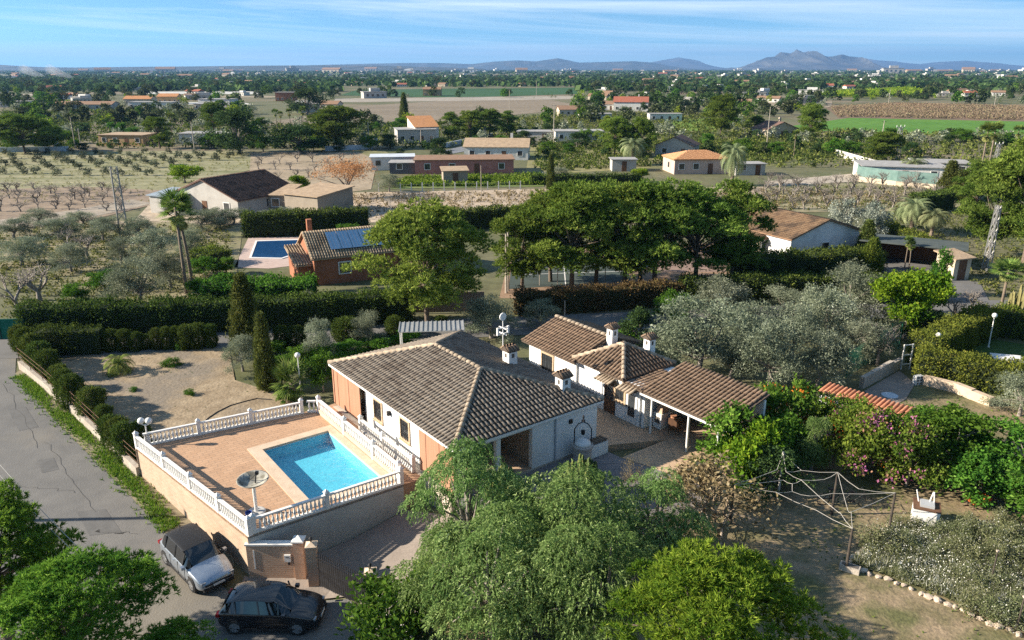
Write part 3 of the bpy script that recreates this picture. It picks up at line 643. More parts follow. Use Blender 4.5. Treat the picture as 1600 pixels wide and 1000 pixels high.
def slab_roof(name, faces, th, m, parent):          # thin decks under the tiles
    mb = MB()
    for f in faces:
        n = len(f); mb.add([Vector(p) for p in f] + [Vector(p)-Vector((0,0,th)) for p in f], [tuple(range(n)), tuple(range(2*n-1,n-1,-1))] + [(i,n+i,n+(i+1)%n,(i+1)%n) for i in range(n)])
    return mb.build(name, m, parent)
def chimney(parent, x, y, z0, w, h, m_t):
    c = MB().box(x-w/2,x+w/2,y-w/2,y+w/2,z0,z0+h).build('chimney', M_WHITE, parent)
    for sx, sy in ((0,-1),(-1,0)):
        k = MB()
        if sy: k.box(x-w*.16,x+w*.16,y-w/2-.006,y-w/2+.03,z0+h*.66,z0+h*.88)
        else: k.box(x-w/2-.006,x-w/2+.03,y-w*.16,y+w*.16,z0+h*.66,z0+h*.88)
        k.build('vent', M_DARKIN, c)
    zt = z0+h; e = w/2+.1
    pr = MB().add([(x-e,y-e,zt),(x+e,y-e,zt),(x+e,y+e,zt),(x-e,y+e,zt),(x-e,y,zt+w*.55),(x+e,y,zt+w*.55)], [(3,2,1,0),(0,1,5,4),(2,3,4,5),(0,4,3),(1,2,5)]); cp = pr.build('cap', M_RBED, c)
    me = tile_mesh(m_t, .2, .47, 'cap_tile'); sl = math.atan2(w*.55, e)
    for sg in (1,-1):
        for i in range(4):
            t = link('cap_tile', me, c); t.location = (x-e+.1+i*(2*e-.2)/3, y-e*sg-.03*sg, zt+.015); t.rotation_euler = (sl*1, 0, 0 if sg > 0 else math.pi)
    return c
def window(parent, x0, x1, z0, z1, y, n=4, facing='-x', stone=True):
    """A barred window in a wall; facing says which way the wall looks in the house's own axes."""
    def bx(mb, a0, a1, d0, d1, c0, c1):
        return mb.box(y-d1, y-d0, a0, a1, c0, c1) if facing == '-x' else mb.box(a0, a1, y-d1, y-d0, c0, c1)
    w = bx(MB(), x0, x1, .004, .02, z0, z1).build('window', M_GLASS, parent)
    fr = MB(); t = .13 if stone else .06
    for a0, a1, c0, c1 in ((x0-t,x0,z0-t,z1+t),(x1,x1+t,z0-t,z1+t),(x0,x1,z1,z1+t),(x0,x1,z0-t,z0)): bx(fr, a0, a1, -.02, .06, c0, c1)
    fr.build('surround', M_STONE if stone else M_WPAINT, w)
    g = MB()
    for i in range(n):
        a = x0 + (x1-x0)*(i+.5)/n; bx(g, a-.012, a+.012, .09, .115, z0, z1)
    for c in (.25, .75): bx(g, x0, x1, .088, .112, z0+(z1-z0)*c-.012, z0+(z1-z0)*c+.012)
    g.build('grille', M_IRON, w); bx(MB(), x0-t-.04, x1+t+.04, -.02, .12, z0-t-.06, z0-t).build('sill', M_STONE, w)
    return w

# ---- main house
b0, a0 = 22.3, 35.0
HL = W(b0, a0, 0); HW = Matrix.Translation(HL) @ Matrix.Rotation(HROT, 4, 'Z')
house = thing('house', 'white single storey villa with hipped aged tile roof and brown canvas blinds', 'house', HL, HROT)
X0, X1, Y0, Y1, ZE, ZR = 17.45-b0, 27.2-b0, 27.9-a0, 42.1-a0, 2.72, 4.22
wx0, wx1, wy0, wy1 = X0+.45, X1-.25, Y0+.22, Y1-.4
MB().box(wx0-.55, wx1, wy0-.02, wy1, -2.2, -.004).build('plinth', mat('plinth', (.5,.42,.35), (.58,.5,.42), 2), house)
# walls: closed block behind, open porch at the near left corner and at the far left corner (blinds)
PB = 22.6-b0; PD = 31.5-a0
wl = MB(); wl.box(PB, wx1, wy0, wy1, 0, ZE-.06); wl.box(wx0, PB, PD, 38.2-a0, 0, ZE-.06)
wl.box(wx0+1.4, PB, 38.2-a0, wy1, 0, ZE-.06); wl.box(wx0, PB-.001, wy0, PD-.001, ZE-.36, ZE-.06)
wl.build('wall', M_WHITE, house)
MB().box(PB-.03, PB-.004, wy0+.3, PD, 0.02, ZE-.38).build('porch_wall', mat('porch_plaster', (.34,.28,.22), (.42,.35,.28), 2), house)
MB().box(wx0+.02, PB-.02, wy0, PD-.01, .0, .012).build('porch_floor', M_TERRA, house)
for b in (17.95, 20.25): MB().box(b-b0-.13, b-b0+.13, wy0, wy0+.26, 0, ZE-.37).build('column', M_WPAINT, house)
MB().box(PB-.20, PB-.005, wy0-.012, wy0+.28, 0, ZE-.37).build('column', M_WPAINT, house)
# blinds hung from the eaves
for ya, yb in ((Y0+.28, PD-.05), (38.25-a0, Y1-.06)):
    n = 5
    for i in range(n):
        q0, q1 = ya+(yb-ya)*i/n, ya+(yb-ya)*(i+1)/n
        MB().box(X0+.14+.02*(i%2), X0+.17+.02*(i%2), q0+.006, q1-.006, .12, ZE-.1).build('blind', M_BLIND, house)
MB().box(X0+.10, wx0+1.4, Y1-.30, Y1-.27, .1, ZE-.1).build('blind', M_BLIND, house)
for c in (36.55, 33.45): window(house, c-a0-.42, c-a0+.42, .95, 2.05, wx0, 5, '-x')
lm = MB().box(wx0-.2, wx0-.003, 35.1-a0-.09, 35.1-a0+.09, 1.75, 2.0).build('wall_lamp', M_IRON, house)
MB().box(24.9-b0, 25.1-b0, wy0-.10, wy0-.003, 1.9, 2.12).build('wall_lamp', M_IRON, house)
MB().box(23.9-b0, 23.98-b0, wy0-.08, wy0-.003, 0, ZE-.1).build('downpipe', mat('grey_pipe', (.4,.42,.45)), house)
for za, zb in ((0,.55),):
    pass
# roof
R1, R2 = (0, 32.65-a0, ZR), (0, 37.4-a0, ZR)
c1, c2, c3_, c4 = (X0,Y0,ZE), (X1,Y0,ZE), (X1,Y1,ZE), (X0,Y1,ZE)
faces = [((c4,c1,R1,R2), c1, c4), ((c1,c2,R1), c1, c2), ((c2,c3_,R2,R1), c2, c3_), ((c3_,c4,R2), c3_, c4)]
slab_roof('roof', [f[0] for f in faces], .10, M_RBED, house)
eave = MB()
for p, q in ((c1,c2),(c2,c3_),(c3_,c4),(c4,c1)): eave.bar(Vector(p)-Vector((0,0,.07)), Vector(q)-Vector((0,0,.07)), .06, .12)
eave.build('fascia', M_WPAINT, house)
pl = []
for f in faces: pl += roof_face(*f)
lay_tiles(house, pl, M_TILE, 300, HW)
for p, q in ((c1,R1),(c2,R1),(c3_,R2),(c4,R2),(R1,R2)): ridge_tiles(house, p, q)
chimney(house, 25.5-b0, 34.2-a0, 3.0, .62, 1.15, M_TILE2); chimney(house, 25.7-b0, 29.6-a0, 2.75, .6, 1.2, M_TILE2)
# weather vane above the far chimney
vp = W(25.5, 34.9, 0)
vane = thing('weather_vane', 'white weather vane on a pole rising behind the far chimney', 'weather vane', vp, HROT)
MB().tube([(0,0,3.0),(0,0,5.9)], .035, 6).build('pole', M_WPAINT, vane)
MB().lathe([(.02,-.03),(.24,-.03),(.24,.03),(.02,.03)], 12, (0,0,6.05), 'y').build('disc', M_WPAINT, vane)
mb = MB()
for z in (5.0, 5.35): mb.bar((-.38,0,z),(.38,0,z),.05,.05); mb.bar((0,-.38,z),(0,.38,z),.05,.05)
for s in (-.38,.38): mb.box(s-.06,s+.06,-.05,.05,4.95,5.42)
mb.build('crossarms', M_WPAINT, vane)
# grey metal canopy behind the house
cp = thing('metal_canopy', 'grey corrugated metal canopy on thin posts behind the villa', 'canopy', W(26.6,45.0,GZ), HROT - .55)
mb = MB(); mb.bar((-2.3,-.0,2.9),(2.3,.0,2.9),2.2,.05); deck = mb.build('sheet', mat('corrugated_metal', (.36,.37,.38), (.44,.45,.46), 3, rough=.5, metallic=.4), cp)
for i in range(15): MB().bar((-2.3+i*.325,-1.1,2.95),(-2.3+i*.325,1.1,2.95),.07,.05).build('rib', MATS['corrugated_metal'], deck)
for sx in (-2.2,2.2):
    for sy in (-1,1): MB().tube([(sx,sy,0),(sx,sy,2.88)], .04, 6).build('post', M_WPAINT, cp)

# ---- annex: three roofs in a row along the court
an_b, an_a = 31.5, 31.0
AL = W(an_b, an_a, 0); AW = Matrix.Translation(AL) @ Matrix.Rotation(HROT, 4, 'Z')
annex = thing('annex', 'white low annex with brown tiled roofs along the far side of the courtyard', 'house', AL, HROT)
ax = lambda b: b-an_b
ay = lambda a: a-an_a
wa = MB().box(ax(30.35), ax(35.6), ay(33.7), ay(38.5), GZ, 2.5); wa.box(ax(30.5), ax(34.4), ay(28.3), ay(33.699), GZ, 2.52); wa.build('wall', M_WHITE, annex)
ra = [((ax(29.95),ay(33.45),2.5),(ax(29.95),ay(38.85),2.5),(ax(33.0),ay(38.85),3.55),(ax(33.0),ay(33.45),3.55)),
      ((ax(36.0),ay(38.85),2.5),(ax(36.0),ay(33.45),2.5),(ax(33.0),ay(33.45),3.55),(ax(33.0),ay(38.85),3.55))]
ap = (ax(32.45),ay(31.7),3.75)
h1, h2, h3, h4 = (ax(30.2),ay(29.4),2.62),(ax(34.7),ay(29.4),2.62),(ax(34.7),ay(33.9),2.62),(ax(30.2),ay(33.9),2.62)
rb = [(h4,h1,ap),(h1,h2,ap),(h2,h3,ap),(h3,h4,ap)]
rc = [((ax(30.3),ay(28.0),2.42),(ax(30.3),ay(29.6),2.42),(ax(33.4),ay(29.6),2.55),(ax(33.4),ay(28.0),2.55))]
slab_roof('roof', ra + rc, .1, M_RBED, annex); slab_roof('roof', rb, .1, M_RBED, annex)
gb = MB().add([(ax(30.35),ay(38.5),2.42),(ax(35.6),ay(38.5),2.42),(ax(33.0),ay(38.5),3.42),(ax(30.35),ay(38.3),2.42),(ax(35.6),ay(38.3),2.42),(ax(33.0),ay(38.3),3.42)], [(0,1,2),(5,4,3),(0,2,5,3),(1,4,5,2),(0,3,4,1)]).build('gable', M_WHITE, annex)
gb = MB().add([(ax(30.35),ay(33.9),2.42),(ax(35.6),ay(33.9),2.42),(ax(33.0),ay(33.9),3.42),(ax(30.35),ay(33.7),2.42),(ax(35.6),ay(33.7),2.42),(ax(33.0),ay(33.7),3.42)], [(0,1,2),(5,4,3),(0,2,5,3),(1,4,5,2),(0,3,4,1)]).build('gable', M_WHITE, annex)
pl = []
for f in ra: pl += roof_face(f, f[0], f[1])
for f in rb: pl += roof_face(f, f[0], f[1])
for f in rc: pl += roof_face(f, f[0], f[1])
lay_tiles(annex, pl, M_TILE2, 300, AW)
for p in (h1,h2,h3,h4): ridge_tiles(annex, p, ap)
ridge_tiles(annex, (ax(33.0),ay(33.45),3.58), (ax(33.0),ay(38.85),3.58))
chimney(annex, ax(32.9), ay(33.2), 3.0, .5, 1.3, M_TILE2); chimney(annex, ax(34.0), ay(31.0), 2.9, .52, 1.1, M_TILE2)
window(annex, ay(36.0), ay(37.1), .85, 2.05, ax(30.35), 3, '-x'); window(annex, ay(29.55), ay(30.25), 1.15, 2.0, ax(30.5), 3, '-x')
def awning(x, y, z, w):
    a = MB(); a.bar((x-.28,y-w/2,z+.02),(x-.28,y+w/2,z+.02),.75,.05); o = a.build('door_awning', M_RBED, annex); o_ = tile_mesh(M_CAP, .2, .8, 'awning_tile')
    n = int(w/.22)
    for i in range(n):
        t = link('awning_tile', o_, o); t.location = (x-.7, y-w/2+.11+i*(w-.22)/max(1,n-1), z-.06); t.rotation_euler = (0, 0, -math.pi/2); t.rotation_euler.rotate_axis('X', .33)
awning(ax(30.45), ay(30.85), 2.2, 1.35); awning(ax(30.45), ay(29.0), 2.2, 1.25)
for c, w_ in ((30.75,.95), (28.9,.9)):
    d = MB().box(ax(30.5)-.05, ax(30.5)-.004, ay(c-w_/2), ay(c+w_/2), 0.01, 2.0).build('door', M_WOOD if c > 30 else M_WPAINT, annex)
    MB().box(ax(30.5)-.065, ax(30.5)-.052, ay(c-w_*.3), ay(c+w_*.3), .9 if c > 30 else .45, 1.85).build('pane', M_GLASS, d)
    MB().box(ax(30.5)-.10, ax(30.5)-.052, ay(c+w_*.36), ay(c+w_*.42), .95, 1.1).build('handle', M_IRON, d)

# ---- tiled shelter on posts at the near end of the annex
SL = W(32.0, 25.2, 0); sh = thing('tiled_shelter', 'tiled shelter roof on white posts at the near end of the annex', 'shelter', SL, HROT)
sx_ = lambda b: b-32.0
sy_ = lambda a: a-25.2
rs = [((sx_(30.35),sy_(22.2),2.35),(sx_(30.35),sy_(28.2),2.35),(sx_(34.1),sy_(28.2),3.25),(sx_(34.1),sy_(22.2),3.25))]
slab_roof('roof', rs, .1, M_RBED, sh); pl = roof_face(rs[0], rs[0][0], rs[0][1]); lay_tiles(sh, pl, M_TILE2, 300, Matrix.Translation(SL) @ Matrix.Rotation(HROT,4,'Z'))
MB().bar((sx_(30.42),sy_(22.2),2.2),(sx_(30.42),sy_(28.2),2.2),.12,.16).build('beam', M_WPAINT, sh)
for a in (22.6, 24.6, 27.3):
    MB().tube([(sx_(30.45),sy_(a),GZ),(sx_(30.45),sy_(a),2.14)], .07, 8).build('post', M_WPAINT, sh)
MB().box(sx_(33.8), sx_(33.98), sy_(22.3), sy_(28.2), GZ, 2.9).build('back_wall', M_WHITE, sh)
MB().box(sx_(30.6), sx_(33.8), sy_(28.0), sy_(28.18), GZ, 2.3).build('end_wall', M_WHITE, sh)
# stored things under the shelter
st = thing('barbecue', 'white masonry barbecue with dark opening under the tiled shelter', 'barbecue', W(31.6,27.5,0), HROT)
MB().box(-.4,.4,-.3,.3,.01,.95).build('body', M_WPAINT, st); MB().box(-.415,-.40,-.2,.2,.35,.75).build('opening', M_DARKIN, st); MB().add([(-.3,-.25,.95),(.3,-.25,.95),(.3,.25,.95),(-.3,.25,.95),(-.1,-.1,1.6),(.1,-.1,1.6),(.1,.1,1.6),(-.1,.1,1.6)],[(0,1,5,4),(1,2,6,5),(2,3,7,6),(3,0,4,7),(4,5,6,7)]).build('hood', M_BRICK, st)
ch = thing('garden_chair', 'dark folded garden chair standing under the tiled shelter', 'chair', W(31.5,26.5,0), HROT+.4)
MB().box(-.25,.25,-.25,.25,.42,.47).build('seat', M_WOOD, ch); MB().box(-.25,-.2,-.25,.25,.47,1.0).build('backrest', M_WOOD, ch)
for i in (-.22,.22):
    for j in (-.22,.22): MB().box(i-.02,i+.02,j-.02,j+.02,.01,.42).build('leg', M_WOOD, ch)
pot = thing('clay_jar', 'brown clay jar beside the white barbecue', 'jar', W(31.9,26.9,0)); MB().lathe([(.15,0),(.28,.3),(.3,.55),(.16,.8),(.2,.88)],12).build('body', mat('clay', (.33,.16,.09), (.4,.2,.12), 4), pot)

# ---- court floors
crt = MB().prism([W(26.95,27.95), W(30.6,26.2), W(30.6,21.0), W(34.0,21.0), W(34.0,29), W(30.5,29), W(30.4,38.4), W(27.0,38.4)], GZ-.1, -.02)
tag(crt.build('courtyard', M_TERRA), 'terracotta tiled courtyard between the villa and its annex', kind='structure')
crt = MB().prism([W(27.1,26.2), W(30.6,26.2), W(30.6,21.0), W(28.6,21.2)], GZ-.1, -.025); tag(crt.build('courtyard_step', M_TERRA), 'tiled edge of the courtyard', kind='structure')
ptn = MB().prism([W(17.6,28.0), W(26.94,27.94), W(27.1,26.19), W(28.59,21.2), W(25.8,20.0), W(17.4,26.8)], GZ-.6, -.06)
tag(ptn.build('patio', M_SLATE), 'dark slate patio in front of the villa', kind='structure')
# ---- white wishing well by the front wall
we = thing('wishing_well', 'white round wishing well with iron hoop against the villa wall', 'well', W(25.15,27.25,-.05))
MB().lathe([(.5,0),(.5,.85),(.58,.86),(.58,.98),(.42,.98),(.42,.5)],16).build('drum', mat('well_stone', (.42,.37,.33), (.52,.47,.42), 6, bump=.4), we)
MB().lathe([(.46,.985),(.44,1.12),(.2,1.28),(.05,1.32)],16).build('dome', M_WPAINT, we, True)
MB().tube([(-.45,0,1.0),(-.45,0,1.9),(-.25,0,2.2),(0,0,2.3),(.25,0,2.2),(.45,0,1.9),(.45,0,1.0)], .03, 6).build('hoop', M_IRON, we); MB().lathe([(.03,2.3),(.12,2.34),(.03,2.5),(.07,2.6),(.01,2.72)],8).build('finial', M_IRON, we)
MB().lathe([(.05,1.55),(.1,1.6),(.12,1.8),(.1,1.8)],10).build('bucket', M_IRON, we)
bn = thing('wall_bench', 'low white masonry bench with tiled top beside the wishing well', 'bench', W(26.25,27.4,-.05), HROT); MB().box(-.65,.65,-.3,.3,0,.75).build('body', M_WHITE, bn)
for i in range(6):
    t = link('top_tile', tile_mesh(M_TILE2, .21, .62, 'top_tile') if i == 0 else bpy.data.meshes['top_tile'], bn); t.location = (-.55+i*.22, -.32, .76)

# ---- pool terrace
TL, TT, TR, TB = W(6.25,43.2), W(16.5,41.9), W(16.2,30.75), W(8.35,30.95)
PX0, PX1, PY0, PY1 = 11.83, 15.66, 31.95, 38.67
ter = thing('pool_terrace', 'raised terracotta paved pool terrace with buff brick retaining wall', 'terrace', W(12.3,36.5,0), HROT)
tl = lambda v: (v.dot(BX)-12.3, v.dot(AX)-36.5)
def tpt(b, a): return (b-12.3, a-36.5)
o4 = [tl(TL), tl(TT), tl(TR), tl(TB)]; hole = [tpt(PX0-.02,PY1+.02), tpt(PX1+.02,PY1+.02), tpt(PX1+.02,PY0-.02), tpt(PX0-.02,PY0-.02)]
cope = [tpt(PX0-.68,PY1+.62), tpt(PX1+.45,PY1+.62), tpt(PX1+.45,PY0-.5), tpt(PX0-.68,PY0-.5)]
def ring(outer, inner, z, m, name, par, th=.12):
    mb = MB(); n = 4; vs = [(p[0],p[1],z) for p in outer] + [(p[0],p[1],z) for p in inner] + [(p[0],p[1],z-th) for p in outer] + [(p[0],p[1],z-th) for p in inner]
    fs = []
    for i in range(4):
        j = (i+1) % 4; fs += [(i,j,4+j,4+i), (8+j,8+i,12+i,12+j), (j,i,8+i,8+j), (4+i,4+j,12+j,12+i)]
    return mb.add(vs, fs).build(name, m, par)
ring(o4, cope, 0, M_PAVE, 'paving', ter); ring(cope, hole, .035, M_COPE, 'coping', ter)
def wallseg(p, q, z0, z1, th, m, name, inward):
    d = (q-p).normalized(); s = Vector((-d.y, d.x, 0))*inward; mb = MB(); P = [p, q, q+s*th, p+s*th]; L = [tl(v) for v in P]
    mb.add([(*L[0],z0),(*L[1],z0),(*L[2],z0),(*L[3],z0),(*L[0],z1),(*L[1],z1),(*L[2],z1),(*L[3],z1)], [(0,1,2,3),(7,6,5,4),(0,4,5,1),(1,5,6,2),(2,6,7,3),(3,7,4,0)])
    return mb.build(name, m, ter)
wallseg(TL, TB, -2.7, -.004, .25, M_BRICKT, 'road_wall', 1)
wallseg(TB, TR, -2.7, -.006, .25, mat('grey_render', (.40,.39,.37), (.47,.46,.44), 1.5), 'front_wall', 1)
wallseg(TR, TT, -2.2, -.008, .25, M_COPE, 'side_wall', 1); wallseg(TT, TL, -1.2, -.01, .25, M_BRICKT, 'back_wall', 1)
MB().prism([tl(TR), tl(W(17.95,30.75)), tl(W(17.95,42.2)), tl(TT)], -1.5, -.02).build('walkway', M_PAVE, ter)
# pool basin and water
def bx(b0_, b1_, a0_, a1_, z0, z1): return MB().box(b0_-12.3, b1_-12.3, a0_-36.5, a1_-36.5, z0, z1)
pool = ter
bs = bx(PX0,PX1,PY0,PY1,-.9,-.75); bs.box(PX0-.12-12.3,PX0-12.3,PY0-36.5,PY1-36.5,-.75,-.09); bs.box(PX1-12.3,PX1+.12-12.3,PY0-36.5,PY1-36.5,-.75,-.09)
bs.box(PX0-12.3,PX1-12.3,PY0-.12-36.5,PY0-36.5,-.75,-.09); bs.box(PX0-12.3,PX1-12.3,PY1-36.5,PY1+.12-36.5,-.75,-.09)
bs.build('basin', M_POOLT, ter)
def water_mat(name, tintc, bs=3.0, strength=.35):
    m = bpy.data.materials.new(name); m.use_nodes = True; N = m.node_tree.nodes; L = m.node_tree.links; N.clear(); o = N.new('ShaderNodeOutputMaterial')
    t = N.new('ShaderNodeBsdfTransparent'); t.inputs[0].default_value = (*tintc,1); g = N.new('ShaderNodeBsdfGlossy'); g.inputs['Roughness'].default_value = .06; fr = N.new('ShaderNodeLayerWeight'); fr.inputs[0].default_value = .5; fp_ = N.new('ShaderNodeMath'); fp_.operation = 'POWER'; fp_.inputs[1].default_value = 3.5
    mx = N.new('ShaderNodeMixShader'); tc = N.new('ShaderNodeTexCoord'); no = N.new('ShaderNodeTexNoise'); no.inputs['Scale'].default_value = bs; no.inputs['Detail'].default_value = 4; no.inputs['Distortion'].default_value = 1.2
    bp = N.new('ShaderNodeBump'); bp.inputs['Strength'].default_value = strength; bp.inputs['Distance'].default_value = .06
    L.new(tc.outputs['Object'], no.inputs[0]); L.new(no.outputs[0], bp.inputs['Height']); L.new(bp.outputs[0], g.inputs['Normal']); L.new(bp.outputs[0], fr.inputs['Normal'])
    L.new(fr.outputs['Facing'], fp_.inputs[0]); L.new(fp_.outputs[0], mx.inputs[0]); L.new(t.outputs[0], mx.inputs[1]); L.new(g.outputs[0], mx.inputs[2]); L.new(mx.outputs[0], o.inputs[0]); return m
M_WATER = water_mat('pool_water', (.55,.93,.97), 2.6, .8)
wm = MB(); nn = 1; wm.add([(PX0-12.3,PY0-36.5,-.12),(PX1-12.3,PY0-36.5,-.12),(PX1-12.3,PY1-36.5,-.12),(PX0-12.3,PY1-36.5,-.12)], [(0,1,2,3)])
tag(wm.build('pool_water', M_WATER), None, None, None, 'structure').parent = ter

# ---- balustrades
BAL = MB().lathe([(.055,0),(.055,.06),(.035,.09),(.07,.22),(.065,.31),(.03,.47),(.045,.53),(.045,.58)], 8).mesh('baluster', M_WPAINT, True)
def balustrade(p, q, z, label, posts=(), ends=(True, True), step=.2, hb=.10, name='balustrade', m_base=None):
    d = q-p; L = d.length; rz = math.atan2(d.y, d.x); o = thing(name, label, 'balustrade', Vector((p.x,p.y,z)), rz)
    MB().box(0,L,-.09,.09,0,hb).build('plinth', m_base or M_WPAINT, o); MB().box(0,L,-.08,.08,hb+.58,hb+.66).build('handrail', M_WPAINT, o)
    pp = ([0.0] if ends[0] else []) + [L*t for t in posts] + ([L] if ends[1] else [])
    n = int(L/step)
    for i in range(n):
        x = (i+.5)*L/n
        if all(abs(x-c) > .17 for c in pp): b = link('baluster', BAL, o); b.location = (x,0,hb)
    for c in pp:
        k = MB().box(c-.10,c+.10,-.105,.105,-.003,hb+.76).build('post', M_WPAINT, o)
        MB().box(c-.13,c+.13,-.13,.13,hb+.761,hb+.80).add([(c-.11,-.11,hb+.801),(c+.11,-.11,hb+.801),(c+.11,.11,hb+.801),(c-.11,.11,hb+.801),(c,0,hb+.95)],[(3,2,1,0),(0,1,4),(1,2,4),(2,3,4),(3,0,4)]).build('cap', M_WPAINT, k)
    return o
n1 = (BX*.12)
balustrade(TL+BX*.12-AX*.1, TB+BX*.12+AX*.05, .002, 'white balustrade above the brick wall along the lane', (.28,.53,.77))
balustrade(TL+BX*.45-AX*.12, W(15.4,41.9), .004, 'white balustrade between the pool terrace and the bare lot', (.33,.66), (False, True))
balustrade(TB+BX*.35+AX*.12, TR-BX*.05+AX*.12, .006, 'white balustrade above the drive in front of the pool', (.47,), (True, True))
balustrade(W(16.28,41.3), W(16.22,31.2), .002, 'white balustrade on an orange plinth between pool and villa', (.36,.72), (True, True), m_base=M_COPE, hb=.28)
balustrade(W(17.25,37.6), W(17.25,31.6), .0, 'low white balustrade under the barred villa windows', (.45,), (True, True))
balustrade(W(15.75,41.86), W(16.2,41.55), .008, 'short white balustrade gate at the corner of the terrace', (), (False, False))

# ---- satellite dish lying open on a post, on the terrace
ds = thing('satellite_dish', 'upturned grey satellite dish on a white post in the terrace corner', 'satellite dish', W(9.35,32.6,0))
MB().tube([(0,0,.02),(0,0,1.55)], .08, 10).build('post', M_WPAINT, ds); MB().lathe([(.42,0),(.42,.12),(.36,.14)],16).build('base', mat('concrete_base', (.42,.41,.4), (.5,.49,.47), 4), ds)
dm = MB(); K = 20
for r_, z_ in ((.0,1.55),(.3,1.58),(.55,1.68),(.72,1.82),(.74,1.84),(.70,1.84),(.54,1.715),(.3,1.62),(.0,1.59)):
    for j in range(K): dm.v.append((r_*math.cos(2*math.pi*j/K), r_*math.sin(2*math.pi*j/K)*.95, z_ + .10*r_*math.sin(2*math.pi*j/K)))
for i in range(8):
    for j in range(K): dm.f.append((i*K+j, i*K+(j+1)%K, (i+1)*K+(j+1)%K, (i+1)*K+j))
dm.build('dish', mat('weathered_dish', (.30,.30,.28), (.42,.40,.33), 3, c3=(.16,.15,.12), s3=2), ds, True)
arm = MB(); arm.tube([(.1,0,1.62),(.12,.1,1.9),(.2,.05,2.1)], .03, 5); arm.tube([(-.2,.2,1.66),(.2,.05,2.1)], .02, 5); arm.box(.14,.28,-.02,.12,2.05,2.2); arm.build('feed_arm', M_IRON, ds)
bk = thing('blue_bucket', 'small blue bucket beside the satellite dish post', 'bucket', W(8.95,32.5,0)); MB().lathe([(.12,0),(.16,.28),(.14,.28),(.11,.03)],12).build('body', mat('blue_plastic', (.05,.10,.35), rough=.5), bk)

# ---- street front: brick wall, pillars, iron gate
gw = thing('gate_wall', 'buff brick wall with mailbox at the corner beside the gate', 'wall', (-12.02,29.75,-2.4))
MB().box(0,2.15,0,.25,-.3,1.95).build('bricks', M_BRICK, gw); MB().box(-.05,2.2,-.05,.3,1.951,2.03).build('coping', M_WPAINT, gw)
bp = MB().box(2.15,2.6,-.1,.35,-.3,2.15).build('pillar', M_BRICK, gw); MB().box(2.1,2.65,-.15,.4,2.151,2.22).add([(2.12,-.13,2.221),(2.63,-.13,2.221),(2.63,.38,2.221),(2.12,.38,2.221),(2.375,.125,2.42)],[(3,2,1,0),(0,1,4),(1,2,4),(2,3,4),(3,0,4)]).build('cap', M_WPAINT, bp)
mbx = MB().box(1.72,2.0,-.10,-.002,1.15,1.5).build('mailbox', M_WPAINT, gw); MB().box(1.78,1.94,-.106,-.101,1.38,1.41).build('slot', M_IRON, mbx)
MB().box(1.85,1.93,-.05,-.002,.95,1.07).build('bell', M_IRON, gw); MB().box(.3,.36,-.012,-.002,.7,1.7).build('patch', M_WPAINT, gw)
def pillar(p, label, h=2.2, w=.46):
    o = thing('gate_pillar', label, 'pillar', p, .12); b = MB().box(-w/2,w/2,-w/2,w/2,-.3,h).build('shaft', M_BRICK, o)
    MB().box(-w/2-.03,w/2+.03,-w/2-.03,w/2+.03,h+.001,h+.06).add([(-w/2,-w/2,h+.061),(w/2,-w/2,h+.061),(w/2,w/2,h+.061),(-w/2,w/2,h+.061),(0,0,h+.2)],[(3,2,1,0),(0,1,4),(1,2,4),(2,3,4),(3,0,4)]).build('cap', M_COPE, o)
    MB().lathe([(.03,h+.19),(.05,h+.28),(.09,h+.36),(.02,h+.45)],8).build('finial', M_IRON, o); return o
pillar((-8.95,29.4,-2.4), 'freestanding brick gate pillar with pointed cap and iron finial')
pillar((-5.95,27.35,-2.0), 'brick gate pillar half hidden by the leafy gate bush', 1.9)
g0, g1 = Vector((-8.68,29.2,0)), Vector((-6.25,27.6,0)); gd_ = g1-g0; gl = gd_.length
gt = thing('iron_gate', 'black wrought iron gate with spiked bars between the brick pillars', 'gate', (g0.x,g0.y,-2.25), math.atan2(gd_.y,gd_.x))
for z in (.15,1.0,1.55): MB().bar((0,0,z),(gl,0,z),.035,.05).build('rail', M_IRON, gt)
MB().box(.02,gl-.02,-.006,.006,.12,1.45).build('panel', M_IRON, gt)
GB = MB().box(-.012,.012,-.012,.012,.08,1.72).add([(-.025,-.025,1.721),(.025,-.025,1.721),(.025,.025,1.721),(-.025,.025,1.721),(0,0,1.86)],[(3,2,1,0),(0,1,4),(1,2,4),(2,3,4),(3,0,4)]).mesh('bar', M_IRON)
for i in range(22): o = link('bar', GB, gt); o.location = (gl*(i+.5)/22, 0, 0)
lw = thing('garden_wall', 'low cream wall with sloping coping beside the gate bush', 'wall', (-5.7,27.2,-2.1), -1.0); MB().box(0,3.2,-.12,.12,-.6,.95).build('body', M_COPE, lw); MB().box(0,3.2,-.17,.17,.951,1.02).build('coping', M_WPAINT, lw)
# low wall along the lot
lw = thing('lot_wall', 'low rough concrete wall between the lane verge and the bare lot', 'wall', (0,0,0)); M_RW = mat('rough_concrete', (.36,.31,.26), (.46,.41,.35), 1.5, bump=.5, bscale=8)
wp = [at(33,576), at(70,607), at(118,650), at(207,726)]; wp[-1] = TL - BX*.05 - AX*.2
for i in range(len(wp)-1):
    p, q = wp[i], wp[i+1]; d = (q-p).normalized(); s = Vector((-d.y,d.x,0))*.13; zp, zq = ground_z(p.x,p.y), ground_z(q.x,q.y)
    V = [p-s,q-s,q+s,p+s]; mb = MB().add([(v.x,v.y,z-.3) for v, z in zip(V,(zp,zq,zq,zp))]+[(v.x,v.y,z+.62) for v, z in zip(V,(zp,zq,zq,zp))], [(0,3,2,1),(4,5,6,7),(0,1,5,4),(1,2,6,5),(2,3,7,6),(3,0,4,7)]); mb.build('section', M_RW, lw)
fn = thing('wire_fence', 'rusty thin wire fence on posts above the low lot wall', 'fence', (0,0,0)); mb = MB()
